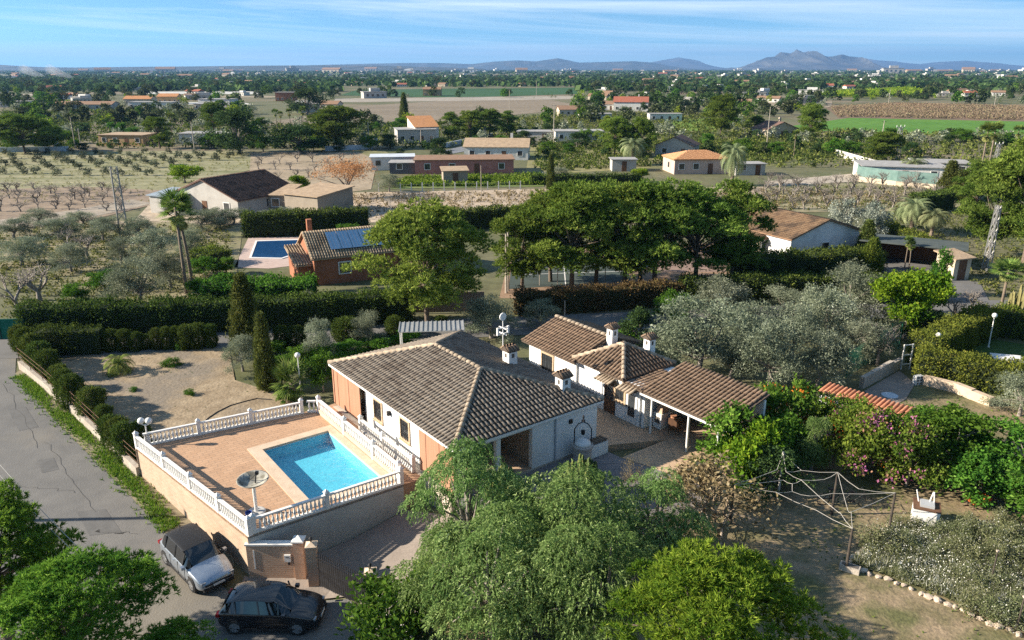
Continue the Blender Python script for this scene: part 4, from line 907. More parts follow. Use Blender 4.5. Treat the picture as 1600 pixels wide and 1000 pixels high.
for i in range(len(wp)-1):
    p, q = wp[i], wp[i+1]; n = max(2, int((q-p).length/2.0))
    for k in range(n):
        v = p.lerp(q, k/n); g = ground_z(v.x,v.y)+.62; MB().tube([(v.x,v.y,g),(v.x,v.y,g+1.1)], .025, 5).build('post', mat('rusty_steel', (.16,.085,.05), (.22,.13,.08), 5), fn)
    for h in (.3,.65,1.0): mb.tube([(p.x,p.y,ground_z(p.x,p.y)+.62+h),(q.x,q.y,ground_z(q.x,q.y)+.62+h)], .012, 4)
mb.build('wires', MATS['rusty_steel'], fn)
# ------------------------------------------------------------------ cars
M_TYRE = mat('tyre_rubber', (.018,.018,.018), (.03,.03,.03), 8, rough=.9); M_RIM = mat('alloy_rim', (.45,.46,.48), rough=.3, metallic=.8)
M_CGLASS = mat('car_glass', (.010,.012,.015), rough=.04, spec=.9); M_BLACKP = mat('black_plastic', (.02,.02,.022), rough=.55)
def paint(name, c, metallic, rough):
    m = mat(name, c, rough=rough, metallic=metallic, spec=.5); b = m.node_tree.nodes['Principled BSDF']; b.inputs['Coat Weight'].default_value = .8; b.inputs['Coat Roughness'].default_value = .05; return m
M_SILVER = paint('silver_car_paint', (.36,.41,.48), .7, .3); M_BLACK = paint('black_car_paint', (.006,.007,.010), .0, .25); M_LAMP = mat('lamp_glass', (.22,.24,.27), rough=.1, spec=.8); M_RED = mat('tail_lamp', (.25,.01,.01), rough=.2)
def car(label, loc, rz, M_B, roofm, tall, L=4.3, Wd=1.84):
    """A lofted five-door body: stations along x, cross-sections of eleven points, glass split off as its own parts."""
    o = thing('car', label, 'car', loc, rz, None); hw = Wd/2
    # x, sill z, shoulder z, roof z, half width at sill, at shoulder, at roof (roof == shoulder where there is no cabin)
    T = tall
    st = [(-.500,.42,.70,.72,.70,.72,.5), (-.492,.30,.86,.90,.84,.84,.55), (-.465,.24,.96,1.04,.92,.93,.66), (-.40,.22,1.0,T-.17,.97,.98,.70), (-.33,.21,1.0,T-.05,.99,1.0,.73), (-.18,.20,.99,T,1.0,1.0,.75), (.0,.20,.97,T-.01,1.0,1.0,.75),
          (.08,.20,.96,T-.06,1.0,1.0,.74), (.17,.20,.95,T-.24,1.0,.99,.72), (.245,.21,.94,1.06,1.0,.985,.70), (.27,.21,.93,.985,.995,.98,.68), (.36,.22,.87,.93,.98,.95,.62), (.44,.24,.78,.83,.94,.90,.55), (.485,.28,.66,.70,.84,.80,.48), (.50,.40,.56,.58,.72,.68,.42)]
    rings = []
    for x, z0, zs, zr, w0, ws, wr in st:
        X = x*L; half = [(hw*w0*.86, z0), (hw*w0*.99, z0+.10), (hw*w0*1.0, (z0+zs)*.5), (hw*ws*.985, zs-.05), (hw*ws*.95, zs), (hw*(wr*.97+.02), zr-.035), (hw*wr*.86, zr), (0, zr+.018)]
        rings.append([(X, -y, z) for y, z in half] + [(X, y, z) for y, z in reversed(half[:-1])])
    n = len(rings[0]); V = [v for r in rings for v in r]; body = []; glass = []
    for i in range(len(rings)-1):
        for j in range(n-1):
            f = (i*n+j, (i+1)*n+j, (i+1)*n+j+1, i*n+j+1)
            side = j in (4, n-6); cab = 3 <= i <= 8
            top = 5 <= j <= n-7
            if (side and 3 <= i <= 8) or (top and i in (7, 8)) or (top and i == 2): glass.append((f, 'side' if side else ('front' if i > 5 else 'rear')))
            else: body.append(f)
    def cap(b0_, rev):
        for j in range(7):
            f = (b0_+j, b0_+j+1, b0_+n-2-j, b0_+n-1-j) if j < 6 else (b0_+6, b0_+7, b0_+8)
            body.append(tuple(reversed(f)) if rev else f)
    cap(0, False); cap((len(rings)-1)*n, True)
    for i in range(len(rings)-1): body.append((i*n+n-1, (i+1)*n+n-1, (i+1)*n, i*n))
    def smooth2(q):
        md = q.modifiers.new('round', 'SUBSURF'); md.levels = 2; md.render_levels = 2; return q
    def sub(fs, name, m, par):
        mb = MB(); mp = {}; 
        for f in fs:
            for k in f:
                if k not in mp: mp[k] = len(mb.v); mb.v.append(V[k])
            mb.f.append(tuple(mp[k] for k in f))
        return mb.build(name, m, par, True)
    b = sub(body, 'body', M_B, o); md = b.modifiers.new('round', 'SUBSURF'); md.levels = 2; md.render_levels = 2
    for nm, kk in (('windscreen','front'), ('rear_window','rear')): smooth2(sub([f for f, k in glass if k == kk], nm, M_CGLASS, o))
    sg = [f for f, k in glass if k == 'side']
    for s in (0, 1): sub([f for f in sg if (min(q % n for q in f) > 7) == bool(s)], 'side_windows', M_CGLASS, o).modifiers.new('round', 'SUBSURF').render_levels = 2
    # pillars, roof panel, lamps, plates
    rp = [f for f in body if len(f) == 4 and all(5 <= q % n <= n-6 for q in f) and 3 <= f[0]//n <= 6]
    if roofm is not None:
        rr = smooth2(sub(rp, 'roof_panel', roofm, o)); rr.location.z = .012
    for s in (-1, 1):
        for x in (-.29, -.06, .13): MB().bar((x*L, s*hw*.955, .985), (x*L-(.10 if x < .1 else .02)*1.0, s*hw*.76, T-.06), .05, .05).build('pillar', M_BLACKP if roofm is not None else M_B, o)
        MB().box(.455*L,.486*L, min(s*hw*.60,s*hw*.83), max(s*hw*.60,s*hw*.83), .62,.70).build('headlight', M_LAMP, o)
        MB().box(-.497*L,-.46*L, min(s*hw*.62,s*hw*.93), max(s*hw*.62,s*hw*.93), .78,.92).build('tail_light', M_RED, o)
        for x in (-.165,.015,.175): MB().box(x*L,x*L+.012, min(s*hw*.9,s*hw*1.003), max(s*hw*.9,s*hw*1.003), .3,.93).build('door_seam', M_BLACKP, o)
        mr = MB().box(.17*L,.21*L, min(s*hw*1.0,s*hw*1.17), max(s*hw*1.0,s*hw*1.17), .95,1.09).build('mirror', M_B, o)
        MB().box(-.36*L,.34*L, min(s*hw*.985,s*hw*1.012), max(s*hw*.985,s*hw*1.012), .22,.34).build('sill_trim', M_BLACKP, o)
        for x in (-.10,.09): MB().box(x*L,x*L+.16, min(s*hw*.99,s*hw*1.02), max(s*hw*.99,s*hw*1.02), .83,.86).build('door_handle', M_B, o)
        for x in (-.315,.305):
            MB().lathe([(.39,-.07),(.40,-.06),(.40,.07),(.39,.08)],22,(x*L, s*(hw-.08), .37),'y').build('wheel_arch', M_BLACKP, o)
            wl_ = link('wheel', None, o); wl_.location = (x*L, s*(hw-.105), .335)
            MB().lathe([(.21,-.11),(.31,-.115),(.335,-.09),(.335,.09),(.31,.115),(.21,.11)],22,(0,0,0),'y').build('tyre', M_TYRE, wl_, True)
            rm = MB()
            for k in range(5):
                t = 2*math.pi*k/5; rm.bar((0,s*.118,0),(.205*math.cos(t),s*.112,.205*math.sin(t)),.012,.085)
            rm.lathe([(.185,-.015),(.22,-.015),(.22,.015),(.185,.015)],20,(0,s*.1,0),'y'); rm.build('rim', M_RIM, wl_); MB().lathe([(.0,-.005),(.19,-.005),(.19,.005),(.0,.005)],18,(0,s*.085,0),'y').build('brake_disc', M_BLACKP, wl_)
    MB().box(.474*L,.505*L,-.62,.62,.50,.57).build('grille', M_BLACKP, o); MB().box(.47*L,.503*L,-.70,.70,.27,.40).build('bumper', M_BLACKP, o)
    MB().box(.503*L,.511*L,-.26,.26,.42,.52).build('number_plate', M_WPAINT, o); MB().box(-.511*L,-.50*L,-.26,.26,.48,.58).build('number_plate', M_WPAINT, o)
    an = MB().add([(-.36*L-.08,-.02,T-.03),(-.36*L+.1,-.02,T-.03),(-.36*L+.1,.02,T-.03),(-.36*L-.08,.02,T-.03),(-.36*L-.1,0,T+.07)],[(3,2,1,0),(0,1,4),(1,2,4),(2,3,4),(3,0,4)]); an.build('antenna', M_BLACKP, o)
    return o
wd = (TB-TL).normalized(); sc_ = Vector((-14.62,30.38,0)); zz = ground_z(sc_.x, sc_.y)
cs = car('silver crossover with dark roof parked along the brick terrace wall', (sc_.x, sc_.y, zz+.05), math.atan2(wd.y, wd.x)+.05, M_SILVER, M_BLACKP, 1.56, 4.25)
slope = 2.0/33; cs.rotation_euler = (0, 0, 0); dx = Vector((wd.x, wd.y, slope*wd.y)).normalized()
cs.rotation_euler = (Matrix((dx, Vector((0,0,1)).cross(dx).normalized(), dx.cross(Vector((0,0,1)).cross(dx).normalized()))).transposed()).to_euler()
car('black hatchback parked across the lane in front of the gate', (-10.15,27.15,-2.36), math.radians(-1.5), M_BLACK, None, 1.52, 4.2)

# ------------------------------------------------------------------ foreground planting
def stand(kind, x, y, h, w, label, name, cat='tree', z=None, rz=None, var=None):
    return plant(kind, 0, 0, pos=Vector((x, y, ground_z(x, y) if z is None else z)), h=h, w=w, label=label, name=name, cat=cat, rz=rz, var=var)
stand('near_pine', -15.2, 22.1, 6.5, 8.6, 'dense young pine in the lower left corner beside the lane', 'pine_tree', rz=.4)
stand('near_pine', -20.4, 25.6, 7.2, 7.6, 'darker pine at the left edge under the power lines', 'pine_tree', rz=2.2)
stand('near_pine', -11.6, 20.8, 4.6, 5.6, 'small pine at the bottom edge left of the black car', 'pine_tree', rz=4.2)
stand('sunny_pine', 6.2, 19.5, 6.7, 8.3, 'bright yellow green pine at the bottom edge', 'pine_tree', rz=1.0)
stand('pepper', -1.6, 28.6, 6.1, 6.2, 'pepper tree with drooping sprays beside the villa porch', 'pepper_tree', rz=.3)
stand('pepper', 2.5, 27.0, 5.3, 6.6, 'pepper tree with drooping sprays below the slate patio', 'pepper_tree', rz=2.0)
stand('pepper', 6.0, 28.4, 4.3, 5.0, 'smaller pepper tree beside the brown twiggy bush', 'pepper_tree', rz=3.6)
stand('pepper', -0.6, 24.2, 5.0, 6.6, 'pepper tree crown at the bottom edge between gate bush and yellow pine', 'pepper_tree', rz=5.0)
stand('pepper', -2.3, 25.4, 4.4, 4.4, 'pepper tree overhanging the concrete drive', 'pepper_tree', rz=1.2)
stand('pepper', 2.9, 23.4, 5.2, 5.6, 'shaded pepper tree left of the yellow green pine', 'pepper_tree', rz=.9)
stand('bush', -5.0, 24.9, 2.4, 4.4, 'leafy green bush spilling over the wall by the gate', 'gate_bush', 'bush')
stand('lime_bush', -3.4, 26.6, 2.0, 2.6, 'yellow green shrub at the edge of the concrete drive', 'shrub', 'bush')
stand('dry_bush', 9.0, 31.2, 3.0, 5.4, 'brown half bare bush between the patio and the rope net', 'twiggy_bush', 'bush'); stand('brown_twiggy', 9.4, 30.8, 3.0, 5.2, 'tangled bare twigs standing among the brown bush', 'bare_bush', 'bush')
stand('dry_bush', 6.1, 34.3, 2.1, 1.6, 'grey withered stump of climber at the patio edge', 'withered_climber', 'bush')
# candelabra cactus clumps
M_CACT = mat('cactus_skin', (.05,.085,.03), (.12,.15,.04), 3, c3=(.2,.2,.06), s3=1.5)
def cactus(x, y, n, h, rad, label, seed, z=None, m=None):
    rr = random.Random(seed); g = ground_z(x,y) if z is None else z; o = thing('columnar_cactus', label, 'cactus', (x,y,g)); base = MB()
    for i in range(n):
        t = rr.uniform(0,6.28); q = rad*math.sqrt(rr.uniform(0,1)); hh = h*(1-.45*(q/rad)**2)*rr.uniform(.85,1.08); bx_, by_ = q*math.cos(t), q*math.sin(t); r0 = rr.uniform(.07,.10)
        mb = MB(); K = 10
        for lv, (zz, rs) in enumerate(((-.1,.9),(hh*.3,1.0),(hh*.9,1.0),(hh*.98,.7),(hh,.2))):
            for j in range(K):
                a = 2*math.pi*j/K; r_ = r0*rs*(1.25 if j % 2 else .8); mb.v.append((bx_*(.45+.55*min(1,zz/h*2))+r_*math.cos(a), by_*(.45+.55*min(1,zz/h*2))+r_*math.sin(a), zz))
        for lv in range(4):
            for j in range(K): mb.f.append((lv*K+j, lv*K+(j+1)%K, (lv+1)*K+(j+1)%K, (lv+1)*K+j))
        mb.f.append(tuple(4*K+j for j in range(K))); mb.build('stem', m or M_CACT, o)
    return o
cactus(-.3, 31.6, 60, 3.0, 1.1, 'clump of candelabra cactus behind the pepper trees by the porch', 3); cactus(3.4, 33.0, 60, 2.6, 1.15, 'rounded clump of candelabra cactus beside the wishing well', 4)
# right garden: flowering mass, climbers, shed
RG = 'flowering climbers along the garden fence'
stand('climber', 11.6, 36.6, 3.6, 3.4, 'green climber hanging over the end of the tiled shelter', 'climber', 'climber'); stand('lime_bush', 12.2, 35.2, 3.2, 3.6, 'yellow green vine below the shelter corner', 'vine', 'climber')
stand('trumpet_vine', 15.8, 40.4, 3.6, 4.6, 'orange flowered trumpet vine left of the red tiled shed', 'trumpet_vine', 'climber', z=GZ); stand('trumpet_vine', 18.3, 39.2, 3.2, 3.6, 'orange flowered trumpet vine in front of the red tiled shed', 'trumpet_vine', 'climber')
stand('broad', 14.4, 37.2, 3.0, 3.6, 'dark leafy shrub beside the shelter climber', 'shrub', 'bush'); stand('pepper', 16.0, 36.6, 3.2, 2.4, 'small feathery grey green tree within the flowering climbers', 'feathery_tree', 'tree')
stand('bougainvillea', 18.2, 36.4, 3.4, 4.4, 'bougainvillea with pink and fading bracts behind the bicycles', 'bougainvillea', 'climber'); stand('bougainvillea', 20.2, 34.8, 3.2, 4.0, 'bougainvillea with purple bracts above the white box', 'bougainvillea', 'climber', rz=2.0)
stand('trumpet_vine', 20.9, 37.2, 3.0, 3.6, 'red flowered vine above the purple bougainvillea', 'trumpet_vine', 'climber', rz=3)
stand('broad', 22.9, 36.6, 3.2, 4.8, 'glossy dark green shrub right of the bougainvillea', 'shrub', 'bush'); stand('broad', 24.6, 38.6, 2.6, 4.6, 'leafy shrub below the clipped hedge wall', 'shrub', 'bush'); stand('broad', 26.4, 35.2, 3.0, 5.0, 'large leafy shrub at the right edge above the flower patch', 'shrub', 'bush')
stand('broad', 23.2, 33.6, 2.6, 3.6, 'leafy shrub behind the white box', 'shrub', 'bush'); stand('broad', 25.2, 31.8, 2.4, 4.0, 'round leafy shrub beside the orange barrow', 'shrub', 'bush')
stand('bush', 24.6, 41.2, 1.2, 4.0, 'bright low leafy plants along the stone garden wall', 'low_plants', 'bush')
stand('dark_broad', 12.9, 33.8, 2.6, 3.6, 'dark shaded shrub at the left of the rope net', 'shrub', 'bush')
# the shed roof of single red tiles
shd = thing('tiled_shed', 'low shed with a roof of bright red curved tiles behind the trumpet vine', 'shed', (20.2,40.7,GZ), math.radians(-48))
MB().box(-2.4,2.4,-.2,1.0,0,1.9).build('wall', M_WHITE, shd); MB().bar((-2.5,.3,2.05),(2.5,.3,2.05),1.5,.06).build('roof', M_RBED, shd); tm = tile_mesh(M_TILER, .24, 1.5, 'long_tile')
for i in range(20):
    t = link('long_tile', tm, shd); t.location = (-2.4+i*.252, -.42, 1.98); t.rotation_euler = (.14,0,0)
# green mesh fence, stone wall, gate frame, blocks
fg = thing('green_fence', 'green wire mesh fence beside the olive trees behind the shed', 'fence', (0,0,0)); M_NET = mat('green_net', (.02,.12,.07), (.03,.16,.10), 3)
fp = [at(1322,590), at(1388,548), at(1404,545)]; zf = 2.0; mb = MB()
for i in range(len(fp)-1):
    p, q = fp[i], fp[i+1]
    for k in range(17):
        z = GZ+.1+k*.11; mb.bar((p.x,p.y,z),(q.x,q.y,z),.012,.012)
    for k in range(int((q-p).length/.14)): v = p.lerp(q, k*.14/(q-p).length); mb.bar((v.x,v.y,GZ),(v.x,v.y,GZ+1.95),.010,.010)
mb.build('mesh', M_NET, fg)
for v in (fp[0], fp[0].lerp(fp[1],.45), fp[0].lerp(fp[1],.8), fp[1], fp[2]): MB().tube([(v.x,v.y,GZ),(v.x,v.y,GZ+2.15)], .04, 6).build('post', M_NET, fg)
def rough_wall(name, pts, h, th, label, m, seed=1):
    rr = random.Random(seed); o = thing(name, label, 'wall', pts[0])
    for i in range(len(pts)-1):
        p, q = pts[i]-pts[0], pts[i+1]-pts[0]; n = max(1, int((q-p).length/1.2))
        for k in range(n):
            a, b = p.lerp(q,k/n), p.lerp(q,(k+1)/n); hh = h*rr.uniform(.85,1.15); a.z = b.z = hh/2-.1; MB().bar(a, b, th*rr.uniform(.9,1.1), hh+.2).build('section', m, o)
rough_wall('yard_wall', [at(1345,607), at(1405,575)], .9, .3, 'low grey wall around the yard behind the red shed', M_RW, 3)
rough_wall('garden_wall', [at(1442,600), at(1490,612), at(1548,635)], .7, .45, 'low cream stone wall under the clipped hedge', M_COPE, 4)
yd = sheet('yard', pxs((1350,612),(1405,580),(1430,600),(1415,625),(1385,640)), M_DRIVE, .05)
gf = thing('wicket_gate', 'white metal gate frame at the end of the green fence', 'gate', at(1414,577), .2); M_W = M_WPAINT
for x in (-.35,.35): MB().box(x-.04,x+.04,-.04,.04,0,1.9).build('post', M_W, gf)
for z in (.4,1.1,1.85): MB().box(-.31,.31,-.03,.03,z-.03,z+.03).build('rail', M_W, gf)
bl = thing('concrete_block', 'pale hollow block stack beside the white gate frame', 'block', at(1433,600), .3)
for k in range(3):
    o = MB().box(-.3,.3,-.15,.15,k*.21,k*.21+.2).build('block', M_WPAINT, bl); MB().box(-.22,-.04,-.156,-.149,k*.21+.04,k*.21+.16).box(.04,.22,-.156,-.149,k*.21+.04,k*.21+.16).build('hole', M_DARKIN, o)
tb = thing('well_cover', 'pale round lid lying in the shaded yard', 'well cover', at(1390,619)); MB().lathe([(.5,0),(.52,.08),(.2,.12)],16).build('top', mat('blue_white', (.5,.56,.62)), tb)
# thick clipped hedge round the lawn on the right
hedge('clipped_hedge', pxs((1432,588),(1500,600),(1620,622)), 1.9, 2.0, L_THUJA, 'thick golden green clipped hedge in front of the right lawn', 75, .2, .08, seed=5, k=3)
hedge('clipped_hedge', pxs((1438,576),(1490,545),(1540,522)), 1.8, 2.3, L_THUJA, 'clipped hedge arm climbing towards the globe lamp on the right', 75, .2, .08, seed=6, k=3)
hedge('clipped_hedge', pxs((1552,520),(1640,535)), 1.6, 2.2, L_THUJA, 'clipped hedge at the right edge behind the white slab', 60, .2, .08, seed=7, k=3)
sheet('lawn', pxs((1440,590),(1545,530),(1640,545),(1640,610),(1500,596)), mat('lawn_grass', (.03,.07,.015), (.06,.11,.02), 3, bump=.5, bscale=12), .04)
sl = thing('white_slab', 'white slab table lying on the lawn behind the hedge', 'slab', at(1572,566), -.3); MB().box(-1.0,1.0,-.6,.6,.30,.42).build('top', M_WPAINT, sl); MB().box(-.8,.8,-.4,.4,0,.30).build('base', M_WPAINT, sl)
def globe_lamp(p, h, label, n=1):
    o = thing('globe_lamp', label, 'street lamp', p); MB().tube([(0,0,0),(0,0,h)], [.05,.035], 8).build('pole', M_WPAINT, o); MB().lathe([(.09,0),(.09,.05),(.05,.2)],10).build('base', M_WPAINT, o)
    for i in range(n):
        x = (i-(n-1)/2)*.42
        if n > 1: MB().tube([(0,0,h-.1),(x,0,h)], .025, 6).build('arm', M_WPAINT, o)
        MB().lathe([(.03,-.0),(.12,.04),(.18,.14),(.19,.2),(.16,.3),(.09,.36),(.02,.38)],14,(x,0,h)).build('globe', M_WPAINT, o, True)
    return o
globe_lamp(at(1544,543), 2.4, 'globe lamp on a tall pole behind the clipped hedge'); globe_lamp(at(1457,575), 2.3, 'globe lamp rising from the clipped hedge')
globe_lamp(at(471,622), 2.9, 'globe lamp on a white pole by the low palm'); globe_lamp(Vector((-20.3,38.6,-.6)), 1.9, 'twin globe lamp at the far corner of the lane wall', 2)

# ------------------------------------------------------------------ rope net on posts, bicycles, white box, stones, flower patch
M_ROPE = mat('pale_rope', (.40,.38,.34), (.5,.47,.43), 5); M_POST = mat('dark_post', (.05,.04,.035), (.09,.075,.06), 5)
gp = lambda px, py, z: Vector((*ray_at(px, py, z), z))
nA, nB, nC, nD, nE = gp(1224,706,2.2), gp(1147,757,1.7), gp(1332,826,1.7), gp(1399,770,1.7), gp(1309,738,1.9)
rn = thing('rope_net', 'pale rope net stretched between dark posts over the garden', 'net', (14,31,GZ)); off = Vector((14,31,GZ))
for v in (nA,nB,nC,nD,nE): MB().tube([Vector((v.x,v.y,GZ))-off, v-off], [.07,.05], 8).build('post', M_POST if v is not nA else M_ROPE, rn)
m1, m2, m3, m4_, m5, m6, m7 = gp(1252,735,1.75), gp(1224,750,1.5), gp(1238,768,1.45), gp(1288,749,1.6), gp(1312,800,1.5), gp(1330,800,1.55), gp(1212,769,1.6)
for p, q in ((nA,m1),(m1,nE),(nA,gp(1214,734,1.75)),(gp(1214,734,1.75),nB),(nA,gp(1228,737,1.8)),(gp(1228,737,1.8),m1),(gp(1252,750,1.6),gp(1312,802,1.5)),(gp(1228,737,1.8),gp(1252,750,1.6)),(nB,m2),(m2,gp(1238,756,1.5)),(gp(1238,756,1.5),gp(1252,750,1.6)),(gp(1252,750,1.6),m4_),(m4_,nE),(gp(1238,756,1.5),m3),(nB,m7),(m7,m3),(m3,gp(1265,775,1.4)),(m7,gp(1275,797,1.55)),(gp(1275,797,1.55),nC),(m5,nC),(nE,gp(1342,764,1.6)),(gp(1342,764,1.6),nD),(gp(1300,771,1.5),nD),(gp(1265,775,1.4),gp(1300,771,1.5)),(nE,gp(1325,798,1.5)),(gp(1325,798,1.5),m6),(m6,nC),(nD,m6)):
    MB().tube([p-off, (p+q)/2-off-Vector((0,0,.05)), q-off], .011, 5).build('rope', M_ROPE, rn)
def bicycle(p, rz, label):
    o = thing('bicycle', label, 'bicycle', p, rz)
    for x in (-.52,.52):
        t = MB(); R_ = .33; pts = [(x+R_*math.cos(a), 0, .34+R_*math.sin(a)) for a in [2*math.pi*i/20 for i in range(21)]]; t.tube(pts, .022, 5)
        wl_ = t.build('wheel', M_TYRE, o); sp = MB()
        for k in range(6): sp.bar((x-R_*math.cos(k*.5236),0,.34-R_*math.sin(k*.5236)),(x+R_*math.cos(k*.5236),0,.34+R_*math.sin(k*.5236)),.008,.008)
        sp.build('spokes', M_RIM, wl_)
    f = MB()
    for a, b in (((-.52,0,.34),(-.08,0,.36)),((-.08,0,.36),(-.2,0,.82)),((-.52,0,.34),(-.2,0,.8)),((-.2,0,.8),(.34,0,.82)),((-.08,0,.36),(.34,0,.78)),((.52,0,.34),(.34,0,.9))): f.tube([a,b], .02, 6)
    f.build('frame', M_BLACKP, o); MB().tube([(.3,-.28,1.0),(.36,-.1,.97),(.36,.1,.97),(.3,.28,1.0)], .015, 6).build('handlebar', M_IRON, o); MB().box(-.33,-.08,-.07,.07,.86,.92).build('saddle', M_BLACKP, o); MB().box(-.17,.01,-.09,.09,.33,.38).build('pedals', M_IRON, o)
bicycle(at(1301,788), .1, 'dark bicycle leaning by the net post, left of the two'); bicycle(at(1320,790)+Vector((.35,-.2,0)), -.15, 'dark bicycle right of its twin at the net post')
kb = thing('white_box', 'white square wellhead box with wooden top by the bougainvillea', 'wellhead', at(1443,818), -.45)
MB().box(-.55,.55,-.5,.5,0,.95).build('body', M_WPAINT, kb); MB().box(-.58,.58,-.53,.53,.951,1.0).build('top', M_WOOD, kb); MB().box(-.3,.3,-.3,.3,1.001,1.12).build('hatch', mat('grey_metal', (.4,.41,.42), rough=.5), kb)
mb = MB(); mb.tube([(-.35,.2,1.0),(-.5,.25,1.55)], .03, 6); mb.tube([(.1,.2,1.1),(.2,.25,1.6)], .03, 6); mb.tube([(.3,.2,1.0),(.22,.2,1.62)], .03, 6); mb.build('pipes', M_WPAINT, kb)
ob = thing('wheelbarrow', 'orange wheelbarrow half hidden under the leafy shrubs', 'wheelbarrow', at(1525,792), .2); MB().add([(-.4,-.25,.3),(.4,-.25,.3),(.4,.25,.3),(-.4,.25,.3),(-.55,-.35,.6),(.5,-.35,.6),(.5,.35,.6),(-.55,.35,.6)],[(3,2,1,0),(0,1,5,4),(1,2,6,5),(2,3,7,6),(3,0,4,7)]).build('tray', mat('orange_paint', (.55,.14,.04), rough=.5), ob)
MB().lathe([(.05,-.04),(.18,-.04),(.18,.04),(.05,.04)],12,(.6,0,.18),'y').build('wheel', M_TYRE, ob)
for y in (-.2,.2): MB().tube([(.55,y*.4,.2),(-.9,y*1.5,.55)], .02, 6).build('handle', M_IRON, ob); MB().tube([(-.3,y,0),(-.3,y,.3)], .02, 6).build('leg', M_IRON, ob)
# stone edging: each stone its own piece
ed = thing('stone_edging', 'line of small pale stones bordering the white flower patch', 'edging', (16,27,GZ)); M_PEB = mat('pale_stone', (.42,.33,.25), (.56,.47,.38), 5, rand=.2, bump=.4); rr = random.Random(9)
def stone_mesh(seed):
    r = np.random.default_rng(seed); bm = bmesh.new(); bmesh.ops.create_icosphere(bm, subdivisions=1, radius=.16)
    for v in bm.verts: v.co = Vector((v.co.x*1.3, v.co.y, v.co.z*.75))*float(r.uniform(.75,1.2))
    me = bpy.data.meshes.new('stone'); bm.to_mesh(me); bm.free(); me.materials.append(M_PEB); return me
SM = [stone_mesh(i) for i in range(4)]; lp = [at(1397,815), at(1360,850), at(1320,884), at(1400,912), at(1480,945), at(1545,975), at(1620,1003)]
for i in range(len(lp)-1):
    n = int((lp[i+1]-lp[i]).length/.30)
    for k in range(n):
        v = lp[i].lerp(lp[i+1], k/n); s = link('stone', SM[rr.randrange(4)], ed); s.location = (v.x-16+rr.uniform(-.06,.06), v.y-27+rr.uniform(-.06,.06), .06); s.rotation_euler = (0,0,rr.uniform(0,6)); s.scale = (rr.uniform(.7,1.2),)*3
tr_ = thing('planter_trough', 'small stone trough at the corner of the stone edging', 'trough', at(1327,892), -.6); MB().box(-.4,.4,-.18,.18,0,.28).build('body', M_RW, tr_); MB().box(-.33,.33,-.12,.12,.281,.29).build('soil', M_DARKIN, tr_)
fpz = pxs((1400,822),(1330,882),(1420,912),(1500,945),(1570,978),(1640,1005),(1640,840),(1560,820),(1470,830))
tufts('flower_patch', fpz, 17000, .42, .04, 17, 'patch of small white wild flowers inside the stone edging', L_FLOW, 5, .6, .55, -1.7)
_r = np.random.default_rng(23); _c = [(p.x,p.y) for p in fpz]; _P = []
while len(_P) < 2600:
    x, y = _r.uniform(14,28), _r.uniform(20,33)
    if in_poly(x, y, _c) and math.sin(x*1.1+math.sin(y)*2)+math.sin(y*1.4+x*.6)+_r.normal()*.7 > -1.3: _P.append((x, y, GZ+_r.uniform(.28,.5)))
_P = np.array(_P); V, Fc = leaves(_r, _P, np.tile([0,0,1.],(len(_P),1)), 1, .055, .05, 1.0, .02, .8); tag(link('white_flowers', np_mesh('white_flowers', V, Fc, mat('flower_petals', (.62,.62,.56), (.75,.74,.68), 5))), 'white flower heads over the patch inside the stone edging', 'flowers', kind='stuff')
_n = 0
while _n < 46:
    x, y = _r.uniform(14,27), _r.uniform(20,33)
    if in_poly(x, y, _c): stand('flower_mound', x, y, _r.uniform(.4,.85), _r.uniform(1.0,2.2), 'low grey green mound with white flowers inside the stone edging', 'flowering_mound', 'bush'); _n += 1
for o_ in [o for o in COL.objects if o.name.startswith('flowering_mound')]: o_['group'] = 'flowering mounds in the stone edging'
for i, (px, py) in enumerate(((1548,910),(1588,985))):
    v = at(px, py); o = thing('garden_stake', ('dark stake standing inside the white flower patch', 'dark stake with a pale cap at the edge of the flower patch')[i], 'stake', v); MB().tube([(0,0,0),(0,0,1.5)], .035, 6).build('shaft', M_POST, o); MB().box(-.05,.05,-.05,.05,1.5,1.56).build('cap', M_PEB, o)
hs = MB().tube([at(1135,780)+Vector((0,0,.1)), at(1140,800)+Vector((0,0,.1)), at(1128,825)+Vector((0,0,.1)), at(1125,860)+Vector((0,0,.1))], .05, 6).build('pale_pipe', M_PEB); tag(hs, 'pale crooked pipe lying along the edge of the shaded garden', 'pipe')
tag(MB().tube([at(*p)+Vector((0,0,.07)) for p in ((318,662),(325,655),(340,645),(360,635),(385,628),(402,624),(425,626))], .035, 6).build('black_hose', M_BLACKP), 'black hose curving over the bare lot behind the balustrade', 'hose')
# power cables over the lower left corner, from poles outside the frame
for i, (a, b) in enumerate(((tuple(gp(-60,672,5.5)),tuple(gp(118,865,2.6))), (tuple(gp(-60,655,5.7)),tuple(gp(135,868,2.8))))):
    p, q = Vector(a), Vector(b); tag(MB().tube([p.lerp(q,t)-Vector((0,0,.25*4*t*(1-t))) for t in [k/10 for k in range(11)]], .012, 5).build('power_cable', M_ROPE), ('upper power cable sagging over the lower left pine','lower power cable sagging over the lower left pine')[1-i], 'cable', 'power cables')
pole = thing('utility_pole', 'utility pole left of the lane whose shadow crosses the asphalt', 'pole', (-33,33.8,ground_z(-33,33.8))); MB().tube([(0,0,0),(0,0,8)], [.16,.11], 8).build('shaft', M_RW, pole); MB().box(-.6,.6,-.05,.05,7.4,7.5).build('crossarm', M_IRON, pole)
